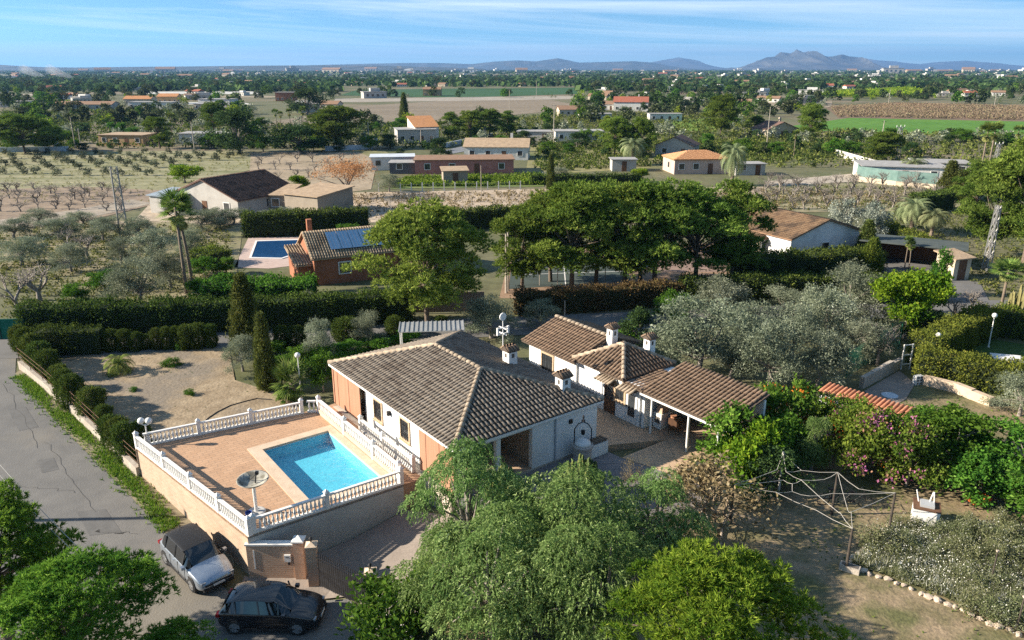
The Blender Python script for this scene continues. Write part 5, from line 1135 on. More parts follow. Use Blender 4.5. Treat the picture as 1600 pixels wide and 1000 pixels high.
# ------------------------------------------------------------------ shrubs and trees around the house and the lot
k = 0
SHR = [(34,540,36,22),(44,548,40,24),(55,562,44,26),(66,572,42,26),(80,585,42,26),(96,604,38,24),(106,622,48,26),(118,634,52,28),(148,648,46,34),(166,665,36,22),(178,690,44,28),(190,700,50,28),(200,712,54,28),(222,690,36,24)]
desc = ['at the junction end of the lot wall', 'second from the junction', 'third from the junction', 'fourth from the junction', 'fifth from the junction', 'small one above the rusty fence', 'slim one above the rusty fence', 'tall one casting a long shadow', 'wide one halfway along the wall', 'stunted one below the wide shrub', 'third from the pool terrace', 'second from the pool terrace', 'against the corner of the pool terrace', 'behind the twin globe lamp']
for (x, y, h, w), d in zip(SHR, desc): plant('shrub', x, y+6, h, w*1.15, 'clipped cypress shrub along the lane wall, '+d, 'cypress_shrub', 'shrub', 'cypress shrubs along the lane wall')
hedge('cypress_hedge', pxs((66,552),(110,552),(162,550)), 1.3, 2.0, L_HEDGE, 'dark clipped cypress hedge at the far side of the bare lot', 70, .18, .07, seed=11)
ROW = [(176,548,32,22),(196,548,32,20),(213,548,28,18),(230,545,22,16),(247,546,32,15),(262,546,34,13),(277,545,34,14),(293,545,36,22),(312,543,36,24),(330,542,34,18)]
rd = ['next to the clipped hedge','second from the clipped hedge','brownish one right of the green pair','low sparse one','narrow one before the gap','tall slim one after the gap','slim one beside the white flowering bush','broad one with dry top','broad one near the row end','last of the row']
for (x, y, h, w), d in zip(ROW, rd): plant('shrub', x, y, h, w*1.1, 'dark cypress shrub in the lot row, '+d, 'cypress_shrub', 'shrub', 'cypress shrubs at the far edge of the lot')
plant('sago', 187, 582, 34, 56, 'low green sago palm on the bare lot', 'sago_palm', 'palm')
plant('bush', 268, 572, 12, 28, 'small green weed clump on the bare lot', 'weed_clump', 'bush'); plant('bush', 296, 618, 9, 18, 'little round green plant in the middle of the lot', 'weed_clump', 'bush'); plant('bush', 210, 611, 6, 14, 'tiny green weed near the shrub shadows', 'weed_clump', 'bush'); plant('bush', 286, 545, 16, 22, 'pale flowering bush among the lot shrubs', 'bush', 'bush')
plant('cypress', 388, 552, 118, 50, 'tall cypress at the end of the lot beside the road', 'cypress_tree'); plant('cypress', 418, 608, 112, 36, 'slim cypress in front of the globe lamp', 'cypress_tree')
plant('olive', 380, 580, 54, 60, 'grey green olive bush left of the slim cypress', 'olive_tree'); plant('olive', 497, 572, 72, 58, 'olive tree between the cypress and the villa roof', 'olive_tree'); plant('olive', 575, 545, 58, 60, 'small olive tree behind the left end of the roof', 'olive_tree')
plant('low_fan_palm', 458, 622, 56, 70, 'low fan palm with dry fronds below the globe lamp', 'fan_palm', 'palm')
for x, y, h, w, d in ((505,612,70,50,'tall leafy shrub against the brown blind'),(440,600,40,46,'green shrub behind the low fan palm'),(470,575,36,50,'bright green shrub left of the olive'),(540,566,30,64,'bright green citrus shrub at the roof corner'),(590,552,26,60,'bright green citrus shrub behind the ridge'),(635,542,24,56,'bright green citrus shrub before the metal canopy'),(450,630,22,30,'small shrub at the foot of the globe lamp'),(430,560,28,36,'leafy green shrub right of the tall cypress')): plant('broad', x, y, h, w, d, 'shrub', 'bush')
for x, y, h, w, d in ((440,545,34,22,'dark shrub by the road right of the cypress'),(465,545,34,28,'brown green shrub by the road'),(542,530,32,40,'round dark shrub on the roadside'),(617,525,30,26,'dark trimmed shrub on the roadside near the pine'),(690,508,14,18,'ball shaped shrub before the sliding gate')): plant('shrub', x, y, h, w, d, 'roadside_shrub', 'bush')
plant('olive', 768, 528, 62, 100, 'dark olive tree behind the villa chimney', 'olive_tree'); plant('olive', 845, 512, 42, 60, 'dark olive tree behind the annex roof', 'olive_tree')
plant('bush', 985, 545, 26, 90, 'green groundcover bush behind the annex chimneys', 'bush', 'bush'); plant('dark_broad', 1000, 545, 60, 60, 'dark green shrub behind the annex roof', 'shrub', 'bush')
# olive grove on the right
OL = [(1085,592,122,160,'largest olive tree right behind the annex'),(1200,612,112,110,'olive tree at the near edge of the grove'),(1130,505,66,110,'olive tree beside the round green tree'),(1160,560,84,110,'olive tree in the heart of the grove'),(1235,560,84,110,'olive tree right of the grove heart'),(1290,540,90,110,'olive tree behind the leafless bush'),(1330,505,88,130,'broad olive tree at the back of the grove'),(1275,608,92,110,'olive tree beside the green mesh fence'),(1345,566,66,90,'olive tree near the yellow green tree'),(1230,500,50,90,'olive tree along the road behind the grove'),(1592,650,66,90,'olive tree at the right edge below the clipped hedge'),(1140,598,74,84,'olive tree touching the shelter roof')]
for x, y, h, w, d in OL: plant('olive', x, y, h, w, d, 'olive_tree', 'tree', 'olive trees behind the annex')
plant('bare_twiggy', 1370, 570, 70, 80, 'leafless twiggy tree among the olives', 'bare_tree'); plant('broad', 1052, 505, 52, 56, 'round bright green tree before the olive grove', 'round_tree'); plant('lime', 1412, 528, 104, 110, 'yellow green leafy tree right of the olive grove', 'lime_tree'); plant('lime', 1445, 500, 66, 66, 'smaller yellow green tree behind its larger neighbour', 'lime_tree'); plant('climber', 1465, 462, 70, 30, 'ivy covered trunk by the road on the right', 'ivy_trunk'); plant('dark_broad', 1440, 535, 50, 66, 'dark shaded bush behind the clipped hedge', 'shrub', 'bush')
plant('bare', 1520, 485, 34, 50, 'leafless shrub on the right road', 'bare_tree'); plant('bare_twiggy', 1490, 505, 44, 70, 'tangled leafless shrub above the clipped hedge', 'bare_tree')
plant('fan_palm', 1560, 500, 90, 60, 'yucca palm beside the right road', 'yucca', 'palm'); plant('fan_palm', 1594, 505, 90, 50, 'yucca palm at the right edge', 'yucca', 'palm')
v = at(1585,520); cactus(v.x, v.y, 34, 4.0, 1.1, 'tall pale columnar cactus clump at the right edge', 12, m=mat('pale_cactus', (.17,.16,.06), (.28,.25,.11), 3))

# ------------------------------------------------------------------ hedges along the road behind
hedge('road_hedge', pxs((40,524),(200,520),(390,513)), 1.6, 2.5, L_HEDGE, 'tall dark hedge behind the lot along the road', 42, .26, .11, seed=21, k=3)
hedge('road_hedge', pxs((392,513),(520,507),(640,500)), 1.6, 2.5, L_HEDGE, 'tall dark hedge in front of the orange house', 42, .26, .11, seed=22, k=3)
hedge('brown_hedge', pxs((808,492),(930,484),(1062,474)), 1.4, 2.0, leaf_mat('mixed_hedge', (.06,.035,.02), (.11,.075,.035), (.14,.13,.04)), 'brownish hedge below the row of pines', 42, .26, .11, seed=23, k=3)
hedge('road_hedge', pxs((1064,474),(1250,470),(1440,470)), 1.6, 2.4, L_HEDGE, 'dark hedge behind the olive grove along the road', 36, .26, .11, seed=24, k=3)
hedge('garden_hedge', pxs((1145,436),(1215,436)), 3.0, 2.5, L_HEDGE, 'dark box hedge left of the white house porch', 30, .28, .12, seed=25); hedge('garden_hedge', pxs((1226,430),(1366,424)), 3.0, 2.3, L_HEDGE, 'long dark box hedge in front of the white house', 30, .28, .12, seed=26)
hedge('tall_hedge', pxs((384,369),(480,366),(575,360)), 1.8, 2.9, L_HEDGE, 'tall dark hedge behind the blue pool and orange house', 26, .34, .15, seed=27)
hedge('tall_hedge', pxs((700,360),(820,352)), 1.6, 2.6, L_HEDGE, 'dark hedge behind the big pine', 24, .34, .15, seed=28)
hedge('garden_hedge', pxs((318,412),(345,416)), 3.2, 1.6, L_THUJA, 'low golden flat topped hedge left of the pool', 30, .28, .12, seed=29)
hedge('clipped_ficus', pxs((332,470),(398,474)), 3.4, 2.0, L_BROAD, 'bright green clipped ficus cube left of the orange house', 36, .26, .14, seed=30); hedge('clipped_ficus', pxs((412,472),(492,470)), 3.2, 2.0, L_BROAD, 'bright green clipped ficus slab in front of the orange house', 36, .26, .14, seed=31)
hedge('garden_hedge', pxs((1428,332),(1480,326)), 2.2, 2.6, L_HEDGE, 'dark clipped hedge behind the date palms', 20, .34, .15, seed=32); hedge('garden_hedge', pxs((1380,362),(1490,410)), 1.5, 1.4, L_THUJA, 'low golden hedge beside the dark carport', 26, .28, .12, seed=33)
hedge('screen_hedge', pxs((830,288),(1000,286)), 1.2, 1.6, L_HEDGE, 'clipped green screen along the far dirt track', 16, .4, .18, seed=34)

# ------------------------------------------------------------------ pines and palms in the middle distance
plant('full_pine', 668, 512, 190, 232, 'huge full crowned pine right of the orange house', 'pine_tree')
PR = [(815,455,130,122,'leftmost pine of the row by the tennis court'),(893,458,172,163,'tall pine of the row, second from the left'),(930,452,166,140,'tall pine of the row before the tennis court'),(975,455,160,153,'pine in the middle of the row'),(1022,455,172,166,'pine of the row in front of the small pool'),(1085,452,160,166,'pine of the row, second from the right'),(1142,446,158,140,'rightmost pine of the row by the white house'),(1000,440,150,140,'pine standing behind the middle of the row'),(860,440,140,128,'pine standing behind the left part of the row')]
for x, y, h, w, d in PR: plant('pine', x, y, h, w, d, 'pine_tree', 'tree', 'row of pines by the tennis court')
for x, y, h, w, d in ((1545,402,150,120,'pine beside the right lattice pylon'),(1600,410,190,170,'large pine at the right edge of the picture'),(1520,350,100,80,'pine behind the right lattice pylon'),(1580,330,90,110,'pine at the right edge, farther back')): plant('pine', x, y, h, w, d, 'pine_tree')
for x, y, h, d, r in ((292,458,152,'taller of the two fan palms on bare trunks',0),(300,440,120,'shorter of the two fan palms on bare trunks',1)): plant('fan_palm', x, y, h, 66, d, 'fan_palm', 'palm')
plant('olive', 318, 360, 34, 70, 'olive tree behind the fan palms', 'olive_tree')
LO = [(35,415,44,84,'in the left grove nearest the frame edge'),(22,372,30,70,'at the far left end of the grove'),(95,375,36,72,'below the dirt track on the left'),(112,425,44,60,'beside the leafless grey trees'),(162,378,38,64,'left of the left pylon'),(190,412,42,48,'small one in the middle of the left grove'),(222,375,36,60,'right of the left pylon'),(242,414,54,80,'large pale one left of the palms'),(218,478,74,100,'largest at the front of the left grove'),(268,452,60,76,'below the palm trunks'),(340,352,26,52,'beside the barn yard wall'),(365,350,24,50,'in front of the ruined stone shed'),(425,352,24,56,'before the stone gable'),(455,350,26,52,'right of the stone gable'),(300,395,36,60,'between palms and hedge'),(60,350,24,60,'along the upper edge of the left grove'),(130,352,22,56,'under the dirt track bend'),(490,500,44,46,'in front of the orange house wall')]
for x, y, h, w, d in LO: plant('olive', x, y, h, w, 'olive tree '+d, 'olive_tree', 'tree', 'olive trees of the left grove')
for x, y, h, w, d in ((28,490,66,90,'leafless grey tree at the left edge above the hedge'),(62,470,56,80,'leafless grey tree second from the left edge'),(140,404,40,56,'leafless tree in the left olive grove'),(108,392,36,44,'leafless tree behind the round olive')): plant('bare', x, y, h, w, d, 'bare_tree')
for x, y, h, w, d in ((120,475,30,44,'dark orange tree at the front of the left grove'),(165,452,30,60,'low citrus tree in the left grove'),(310,470,34,34,'round green shrub on a stem by the ficus'),(320,430,30,44,'yellow green shrub under the golden hedge'),(355,428,26,30,'small palm like shrub by the pool corner'),(300,490,20,70,'low green shrub above the road hedge'),(545,380,30,40,'shrub behind the solar panels')): plant('broad', x, y, h, w, d, 'garden_shrub', 'bush')
plant('cypress', 1350, 408, 62, 34, 'small cypress at the corner of the white house', 'cypress_tree'); plant('topiary', 1358, 432, 58, 32, 'cone shaped clipped shrub before the white house', 'topiary', 'shrub')
for x, y, h, w, d in ((1315,368,60,58,'silver leaved tree left of the pair behind the white house'),(1362,372,60,54,'silver leaved tree right of the pair behind the white house')): plant('silver', x, y, h, w, d, 'silver_tree')
for x, y, h, w, d in ((1423,362,56,66,'date palm with grey green fronds behind the carport'),(1455,368,46,56,'smaller date palm right of its neighbour'),(1400,356,36,36,'yellowish palm left of the date palms'),(1143,290,70,52,'tall date palm beside the pink porch house'),(988,258,46,52,'date palm in front of the dark round trees'),(1425,278,34,50,'date palm behind the grey roofed shed')): plant('date_palm', x, y, h, w, d, 'date_palm', 'palm')
for x, y, h, d in ((1413,420,50,'short fan palm pair in the carport yard, left'),(1420,421,44,'short fan palm pair in the carport yard, right'),(1530,280,84,'tall fan palm before the right pylon'),(1542,275,80,'fan palm just behind the tall one'),(1583,250,52,'fan palm at the right edge'),(270,222,44,'fan palm by the ochre house'),(475,208,40,'leftmost of the fan palm group'),(455,205,34,'fan palm of the group, second'),(440,205,30,'fan palm of the group, third'),(434,206,34,'fan palm of the group, near the hedge'),(690,225,34,'fan palm in front of the orange roofed house'),(1240,245,40,'slim fan palm near the far orchard')): plant('fan_palm', x, y, h, None, d, 'fan_palm', 'palm')
plant('cypress', 1480, 308, 54, 36, 'dark cypress right of the green net fence', 'cypress_tree'); plant('cypress', 1500, 312, 44, 40, 'second dark cypress right of the green net fence', 'cypress_tree')
# trees farther back that can still be told apart
FT = [('full_pine',40,240,62,110,'dark tree mass at the left edge behind the olive field'),('full_pine',85,236,40,60,'dark tree by the white gate posts on the left'),('pine',250,232,50,52,'pine right of the ochre house'),('full_pine',335,208,48,54,'pine beside the white houses'),('dark_broad',375,240,66,84,'tall dark tree clump before the white wall'),('full_pine',530,232,66,110,'huge dark rounded tree left of the orange roofed house'),('dark_broad',470,238,40,90,'dark shrub belt below the palm group'),('cypress',632,192,44,16,'slim tall conifer on the brown field'),('full_pine',960,245,62,66,'big dark tree left of the round pair'),('full_pine',1000,246,62,56,'big dark tree right of the round pair'),('full_pine',1125,214,66,66,'big bright green tree by the far orchard'),('full_pine',1265,218,56,64,'pine by the beige house'),('full_pine',1380,254,48,76,'dark tree mass behind the lattice pole'),('pine',1180,212,32,36,'olive green tree right of the bright one'),('pine',705,220,44,46,'yellow green tree first of the garden row'),('pine',735,218,46,50,'pine second of the garden row'),('pine',765,216,46,50,'pine third of the garden row'),('pine',792,214,40,44,'pine last of the garden row'),('rust_tree',545,310,62,98,'large rust brown tree before the tan field'),('lime',468,308,34,36,'bright yellow green tree behind the stone shed'),('lime',416,297,22,24,'small yellow tree behind the stone shed'),('lime',290,286,28,54,'pale green feathery tree behind the barn'),('dark_broad',445,306,20,22,'small dark bush left of the lime tree'),('olive',608,300,28,36,'olive tree right of the rust brown tree'),('olive',870,285,24,46,'olive bush before the screen hedge'),('dark_broad',690,246,30,34,'dark bush below the orange roofed house'),('dark_broad',605,232,22,34,'dark bush beside the white kiosk'),('cypress',860,296,54,14,'leaning ivy column at the dark gate'),('lime',1000,285,22,30,'yellow green bush before the pink porch house'),('dark_broad',480,178,38,60,'dark tree cluster beside far white houses'),('full_pine',345,172,16,24,'dark far tree near the white villas'),('olive',985,245,20,22,'small orange tinted tree below the dark round pair'),('dark_broad',820,225,20,30,'dark round bush by the far lane'),('dark_broad',900,232,24,40,'clipped dark tree by the far lane')]
for kd, x, y, h, w, d in FT: plant(kd, x, y, h, w, d, 'tree', 'tree', 'trees of the middle distance')
# young olives in the field on the left: rows of small dark balls
YO = [(150,840),(310,815),(360,850),(495,815),(550,850),(625,797),(750,773),(800,795),(855,825),(965,800),(575,770),(450,790),(410,770),(635,732),(690,750),(860,755),(905,775),(1020,760),(1075,780),(960,735),(1120,740),(1180,760),(520,745),(905,712),(1055,712),(750,717),(600,712),(445,712),(300,712),(185,718),(30,715),(235,765),(275,790),(125,810),(90,780),(750,850),(370,750),(80,745),(340,730),(1260,745),(1350,755),(1440,740),(1220,718),(1370,715),(1500,720),(30,790),(20,840),(230,838),(660,840),(930,850),(810,735),(230,720)]
for x, y in YO: plant('young_olive', x/4, 62+y/4, 10 if y < 740 else 13, 11 if y < 740 else 15, 'small dark olive tree in the rows of the pale left field', 'young_olive', 'tree', 'young olives in the left field')
rr = random.Random(77)
NW = 'first second third fourth fifth sixth seventh eighth ninth tenth eleventh twelfth'.split()
BO = [(x, y) for y in (300,309,318,328) for x in range(8, 215, 26)]
for x, y in BO: plant('bare', x+rr.uniform(-7,7), y+rr.uniform(-3,3), rr.uniform(14,20), rr.uniform(24,32), 'leafless almond tree left of the barn, %s row from the back, %s from the left' % (NW[(300,309,318,328).index(y)], NW[(x-8)//26]), 'almond_tree', 'tree', 'almond trees left of the barn')
BR = [(x, y) for y in (296,306,316,326) for x in range(1195, 1470, 27)]
for x, y in BR: plant('bare', x+rr.uniform(-8,8)-(y-296)*.6, y+rr.uniform(-3,3), rr.uniform(22,30), rr.uniform(28,38), 'leafless almond tree behind the white house, %s row from the back, %s from the left' % (NW[(296,306,316,326).index(y)], NW[(x-1195)//27]), 'almond_tree', 'tree', 'almond trees behind the white house')
BM = [(x, y) for y in (256,266,278) for x in range(405, 560, 27)]
for x, y in BM: plant('bare', x+rr.uniform(-7,7), y+rr.uniform(-3,3), rr.uniform(13,18), rr.uniform(18,26), 'leafless young tree on the tan field, %s row from the back, %s from the left' % (NW[(256,266,278).index(y)], NW[(x-405)//27]), 'almond_tree', 'tree', 'almond trees on the tan field')

# ------------------------------------------------------------------ houses, sheds, pools beyond the road
def wallmat(n, c): return mat('wall_'+n, c, tuple(v*.88 for v in c), 1.5, c3=tuple(v*.78 for v in c), s3=.5)
def roofmat(n, c): return mat('roof_'+n, c, tuple(v*.7 for v in c), 1.2, bump=.6, bscale=6, stretch=(1,1,1))
WW = wallmat('white', (.72,.70,.66)); WO = wallmat('ochre', (.50,.33,.17)); WR = wallmat('orange', (.36,.145,.08)); WG = wallmat('grey', (.45,.43,.40)); WP = wallmat('pink', (.45,.20,.17)); WC = wallmat('cream', (.60,.50,.38)); WS = wallmat('stone', (.34,.29,.23)); WBL = wallmat('blue_white', (.55,.60,.66))
RT_ = roofmat('terracotta', (.31,.19,.12)); RRED = roofmat('red', (.38,.13,.08)); RG_ = roofmat('grey', (.38,.37,.36)); RBR = roofmat('brown', (.19,.115,.09)); ROR = roofmat('orange', (.52,.25,.11)); RTAN = roofmat('tan', (.45,.33,.22)); RBLU = roofmat('blue_grey', (.30,.36,.42))
M_TANT = mat('tan_tile', (.32,.235,.15), (.46,.36,.25), 2, rand=.3, c3=(.22,.16,.105), s3=.7); M_TERT = mat('rusty_tile', (.16,.10,.062), (.25,.17,.105), 2, rand=.3, c3=(.10,.07,.05), s3=.7)
def building(px, py, wm, dm, hm, rz, wall, roof, label, rtype='gable', rh=1.2, wins=3, side=2, name='house', cat='house', ov=.3, door=True, chim=0, ridge='x', tiles=None):
    """A small building: walls, pitched or flat roof, windows and door as parts. (px, py) is the middle of its front foot."""
    p = at(px, py); o = thing(name, label, cat, p, rz); x0, x1, y0, y1 = -wm/2, wm/2, 0, dm
    w = MB().box(x0,x1,y0,y1,-.1,hm)
    if rtype == 'gable':
        if ridge == 'x': w.add([(x0,y0,hm),(x0,y1,hm),(x0,(y0+y1)/2,hm+rh*.97),(x1,y0,hm),(x1,y1,hm),(x1,(y0+y1)/2,hm+rh*.97)],[(0,2,1),(3,4,5),(0,3,5,2),(1,2,5,4)])
        else: w.add([(x0,y0,hm),(x1,y0,hm),(0,y0,hm+rh*.97),(x0,y1,hm),(x1,y1,hm),(0,y1,hm+rh*.97)],[(0,1,2),(3,5,4),(0,2,5,3),(1,4,5,2)])
    w.build('wall', wall, o)
    e = ov; th = .12
    if rtype == 'flat':
        f = [[(x0-e,y0-e,hm+.12),(x1+e,y0-e,hm+.12),(x1+e,y1+e,hm+.12),(x0-e,y1+e,hm+.12)]]
    elif rtype == 'mono':
        f = [[(x0-e,y0-e,hm+.12),(x1+e,y0-e,hm+.12),(x1+e,y1+e,hm+.12+rh),(x0-e,y1+e,hm+.12+rh)]]
        MB().add([(x0,y1,hm),(x1,y1,hm),(x1,y1,hm+rh*.9),(x0,y1,hm+rh*.9),(x0,y0,hm),(x1,y0,hm)],[(0,3,2,1),(0,4,3),(1,2,5),(3,4,5,2)]).build('gable', wall, o)
    elif rtype == 'hip':
        d2 = min(wm,dm)/2+e; r0, r1 = (x0-e+d2, x1+e-d2) if wm > dm else (0,0); yc = (y0+y1)/2; zt = hm+rh; z_ = hm+.05
        A_, B_, C_, D_ = (x0-e,y0-e,z_),(x1+e,y0-e,z_),(x1+e,y1+e,z_),(x0-e,y1+e,z_); r0, r1 = (r0,yc,zt),(r1+.001,yc,zt)
        f = [[A_,B_,r1,r0],[B_,C_,r1],[C_,D_,r0,r1],[D_,A_,r0]]
    else:
        yc = (y0+y1)/2; zt = hm+rh+.1; k = rh/(dm/2)*e if ridge == 'x' else rh/(wm/2)*e
        if ridge == 'x': f = [[(x0-e,y0-e,hm-k+.1),(x1+e,y0-e,hm-k+.1),(x1+e,yc,zt),(x0-e,yc,zt)],[(x1+e,y1+e,hm-k+.1),(x0-e,y1+e,hm-k+.1),(x0-e,yc,zt),(x1+e,yc,zt)]]
        else: f = [[(x0-e,y1+e,hm-k+.1),(x0-e,y0-e,hm-k+.1),(0,y0-e,zt),(0,y1+e,zt)],[(x1+e,y0-e,hm-k+.1),(x1+e,y1+e,hm-k+.1),(0,y1+e,zt),(0,y0-e,zt)]]
    ro = slab_roof('roof', f, th, roof, o)
    if tiles:
        q_ = []
        for f_ in f: q_ += roof_face(f_, f_[0], f_[1])
        lay_tiles(o, q_, tiles, 0)
    if chim: MB().box(wm*.2,wm*.2+.6,dm*.6,dm*.6+.6,hm,hm+rh+1.1).build('chimney', wall, ro)
    n = wins + (1 if door else 0)
    for i in range(n):
        c = x0 + wm*(i+.5)/n
        if door and i == n//2:
            d = MB().box(c-.5,c+.5,-.05,-.004,0,2.1).build('door', M_WOOD, o); MB().box(c+.3,c+.38,-.09,-.052,1.0,1.12).build('handle', M_IRON, d)
        else:
            g = MB().box(c-.55,c+.55,-.03,-.004,1.0,2.1).build('window', M_GLASS, o); fm = MB()
            for a, b, z0, z1 in ((c-.65,c-.55,.9,2.2),(c+.55,c+.65,.9,2.2),(c-.55,c+.55,2.1,2.2),(c-.55,c+.55,.9,1.0)): fm.box(a,b,-.07,-.003,z0,z1)
            fm.build('frame', M_WPAINT, g)
    for s, xx in ((-1,x0),(1,x1)):
        for i in range(side):
            c = y0 + dm*(i+.5)/side; a, b = (xx-.03,xx-.004) if s < 0 else (xx+.004,xx+.03); MB().box(a,b,c-.5,c+.5,1.0,2.1).build('window', M_GLASS, o)
    return o
R = math.radians
# barn group on the left
building(322,336,13.5,12,2.6,R(-28),WG,RBR,'large grey barn with dark brown tiled gable roof on the left',ridge='y',rh=2.5,wins=2,side=1,name='barn',cat='barn',tiles=mat('barn_tile', (.10,.06,.045), (.17,.105,.08), 2, rand=.3, c3=(.075,.05,.04), s3=.8))
building(258,335,5.5,4.5,2.6,R(-24),WG,RBLU,'grey lean-to with blue grey roof attached to the barn','mono',.5,1,0,'shed','shed',door=False)
building(404,332,8.5,6,2.6,R(-8),WS,RTAN,'stone shed with broken roof beside the barn','mono',.7,2,1,'stone_shed','shed')
building(472,338,6.5,7.5,3.0,R(-30),WS,RTAN,'stone shed with a tall bare gable wall','mono',.6,0,0,'stone_shed','shed',door=False)
# orange house with solar panels and pool
oh = building(586,436,12,7,2.8,R(26),WR,RTAN,'orange walled house with tan tiled roof and solar panels',ridge='x',rh=1.9,wins=1,side=1,chim=0,tiles=M_TANT)
def on_roof(o, n, m, x0, y, z, w, h, tilt, gap=.06):
    for i in range(n):
        t = MB().box(-w/2,w/2,-h/2,h/2,0,.05).build('solar_panel', m, o); t.location = (x0+i*(w+gap), y, z); t.rotation_euler = (tilt,0,0)
        g = MB()
        for c in (-.33,0,.33): g.box(c*w-.012,c*w+.012,-h/2,h/2,.051,.058)
        g.build('cell_lines', M_RIM, t)
M_SOLAR = mat('solar_cells', (.05,.13,.26), (.07,.17,.32), 3, rough=.12, spec=.8)
on_roof(oh, 6, M_SOLAR, -3.6, 1.6, 4.02, 1.05, 2.7, math.atan2(1.9,3.5))
MB().box(-5.4,-4.9,5.0,5.5,3.0,5.7).build('chimney', WR, oh); MB().tube([(3.5,5,4.2),(3.5,5,7.2)], .03, 5).build('antenna', M_RIM, oh)
building(492,443,3.0,5,1.9,R(26),WR,RTAN,'low tiled wing left of the orange house','mono',.9,0,0,'house_wing','house',door=False,tiles=M_TANT)
def pool_at(name, pts, label, tintc, deckpts=None, dm_=None):
    if deckpts: sheet('pool_deck', deckpts, dm_ or M_PAVE, .03)
    c = sum(pts, Vector())/len(pts); o = thing(name, label, 'pool', c); P = [(p.x-c.x, p.y-c.y) for p in pts]; big = [(x*1.09,y*1.09) for x,y in P]
    n = len(P); mb = MB().add([(x,y,.10) for x,y in big]+[(x,y,.10) for x,y in P]+[(x,y,.0) for x,y in big]+[(x,y,.02) for x,y in P],[(i,(i+1)%n,n+(i+1)%n,n+i) for i in range(n)]+[(2*n+i,2*n+(i+1)%n,(i+1)%n,i) for i in range(n)]+[(n+i,n+(i+1)%n,3*n+(i+1)%n,3*n+i) for i in range(n)]); mb.build('coping', M_WPAINT, o)
    m = mat(name+'_water_'+label[:6], tintc, tuple(v*1.25 for v in tintc), 1.2, rough=.12, spec=.6); MB().add([(x,y,.06) for x,y in P],[tuple(range(n))]).build('water', m, o)
pool_at('swimming_pool', pxs((393,403),(402,378),(466,376),(458,398),(440,404)), 'deep blue pool beside the orange house', (.012,.055,.15), pxs((366,418),(388,372),(480,370),(470,414),(420,420)), mat('pink_deck', (.42,.32,.28), (.5,.39,.34), 2))
pool_at('swimming_pool', pxs((1000,418),(1002,400),(1024,400),(1022,418)), 'small bright blue pool behind the pine trunks', (.05,.28,.52), pxs((985,425),(990,395),(1130,392),(1140,425)), mat('brown_deck', (.22,.15,.12), (.28,.2,.16), 2))
sheet('pine_grove_ground', pxs((780,466),(800,385),(1150,380),(1180,455),(1060,470)), mat('pine_litter', (.24,.155,.10), (.31,.21,.14), .8, bump=.5, bscale=4), .015)
sheet('tennis_court', pxs((795,452),(800,402),(975,402),(985,440)), mat('court_green', (.05,.065,.06), (.065,.085,.075), .6), .03)
for a, b in (((800,430),(980,424)),((880,402),(884,448)),((800,410),(975,408))):
    p, q = at(*a), at(*b); s = (q-p).normalized(); s = Vector((-s.y,s.x,0))*.05; sheet('court_line', [p-s,q-s,q+s,p+s], M_WPAINT, .036)
for i, px in enumerate((818,843,871,945,970)):
    p = at(px,446); o = thing('fence_post', 'tall pale fence post of the tennis court, number %s from the left' % ('one two three four five'.split()[i]), 'post', p, group='tennis court posts'); MB().tube([(0,0,0),(0,0,3.0)], .04, 6).build('shaft', M_RW, o)
fc = thing('court_fence', 'thin wire fence of the tennis court', 'fence', at(895,447)); c0 = at(895,447); mb = MB(); p, q = at(795,449)-c0, at(988,441)-c0
for z in (1.4,2.95): mb.bar(p+Vector((0,0,z)), q+Vector((0,0,z)), .012, .012)
mb.build('wires', M_RIM, fc)
sg = thing('sliding_gate', 'brown ribbed metal gate beside the huge pine', 'gate', at(700,489), R(4)); MB().box(-3.2,3.2,-.03,.03,.1,1.9).build('panel', mat('brown_metal', (.20,.16,.13), (.26,.21,.17), 2), sg)
RB = MB().box(-.05,.05,-.07,-.031,.1,1.9).mesh('rib', MATS['brown_metal'])
for i in range(26): t = link('rib', RB, sg); t.location = (-3.1+i*.248,0,0)
# white house right of the pines
wh = building(1286,408,10.5,9.5,3.0,R(27),wallmat('white2',(.74,.74,.75)),RT_,'white house with red edged tiled roof right of the pines',ridge='y',rh=1.6,wins=1,side=1,door=False,tiles=M_TERT)
building(1215,402,6.5,6,2.4,R(27),WC,RT_,'cream porch wing with tiled roof beside the white house','hip',1.2,2,1,'house_wing','house',tiles=M_TERT)
cpt = thing('carport', 'dark flat roofed carport on the right', 'carport', at(1420,418), R(-30)); MB().bar((-5.2,1.8,2.5),(5.2,1.8,2.5),4.6,.12).build('roof', mat('dark_sheet', (.06,.075,.075), (.09,.105,.10), 1), cpt)
for x in (-4.8,0,4.8):
    for y in (0,3.8): MB().tube([(x,y,0),(x,y,2.45)], .06, 6).build('post', M_IRON, cpt)
MB().box(-5,5,3.95,4.05,0,2.4).build('back_wall', M_WOOD, cpt)
sheet('carport_yard', pxs((1368,425),(1375,395),(1480,415),(1470,430)), M_ASPH2, .03); sheet('side_road', pxs((1470,470),(1478,436),(1530,440),(1560,500),(1500,520)), M_ASPH2, .05)
gh = building(1500,438,2.2,2.2,2.2,R(20),WC,RTAN,'small gate lodge with shallow roof beside the right road','mono',.4,0,0,'gate_lodge','lodge',door=True)
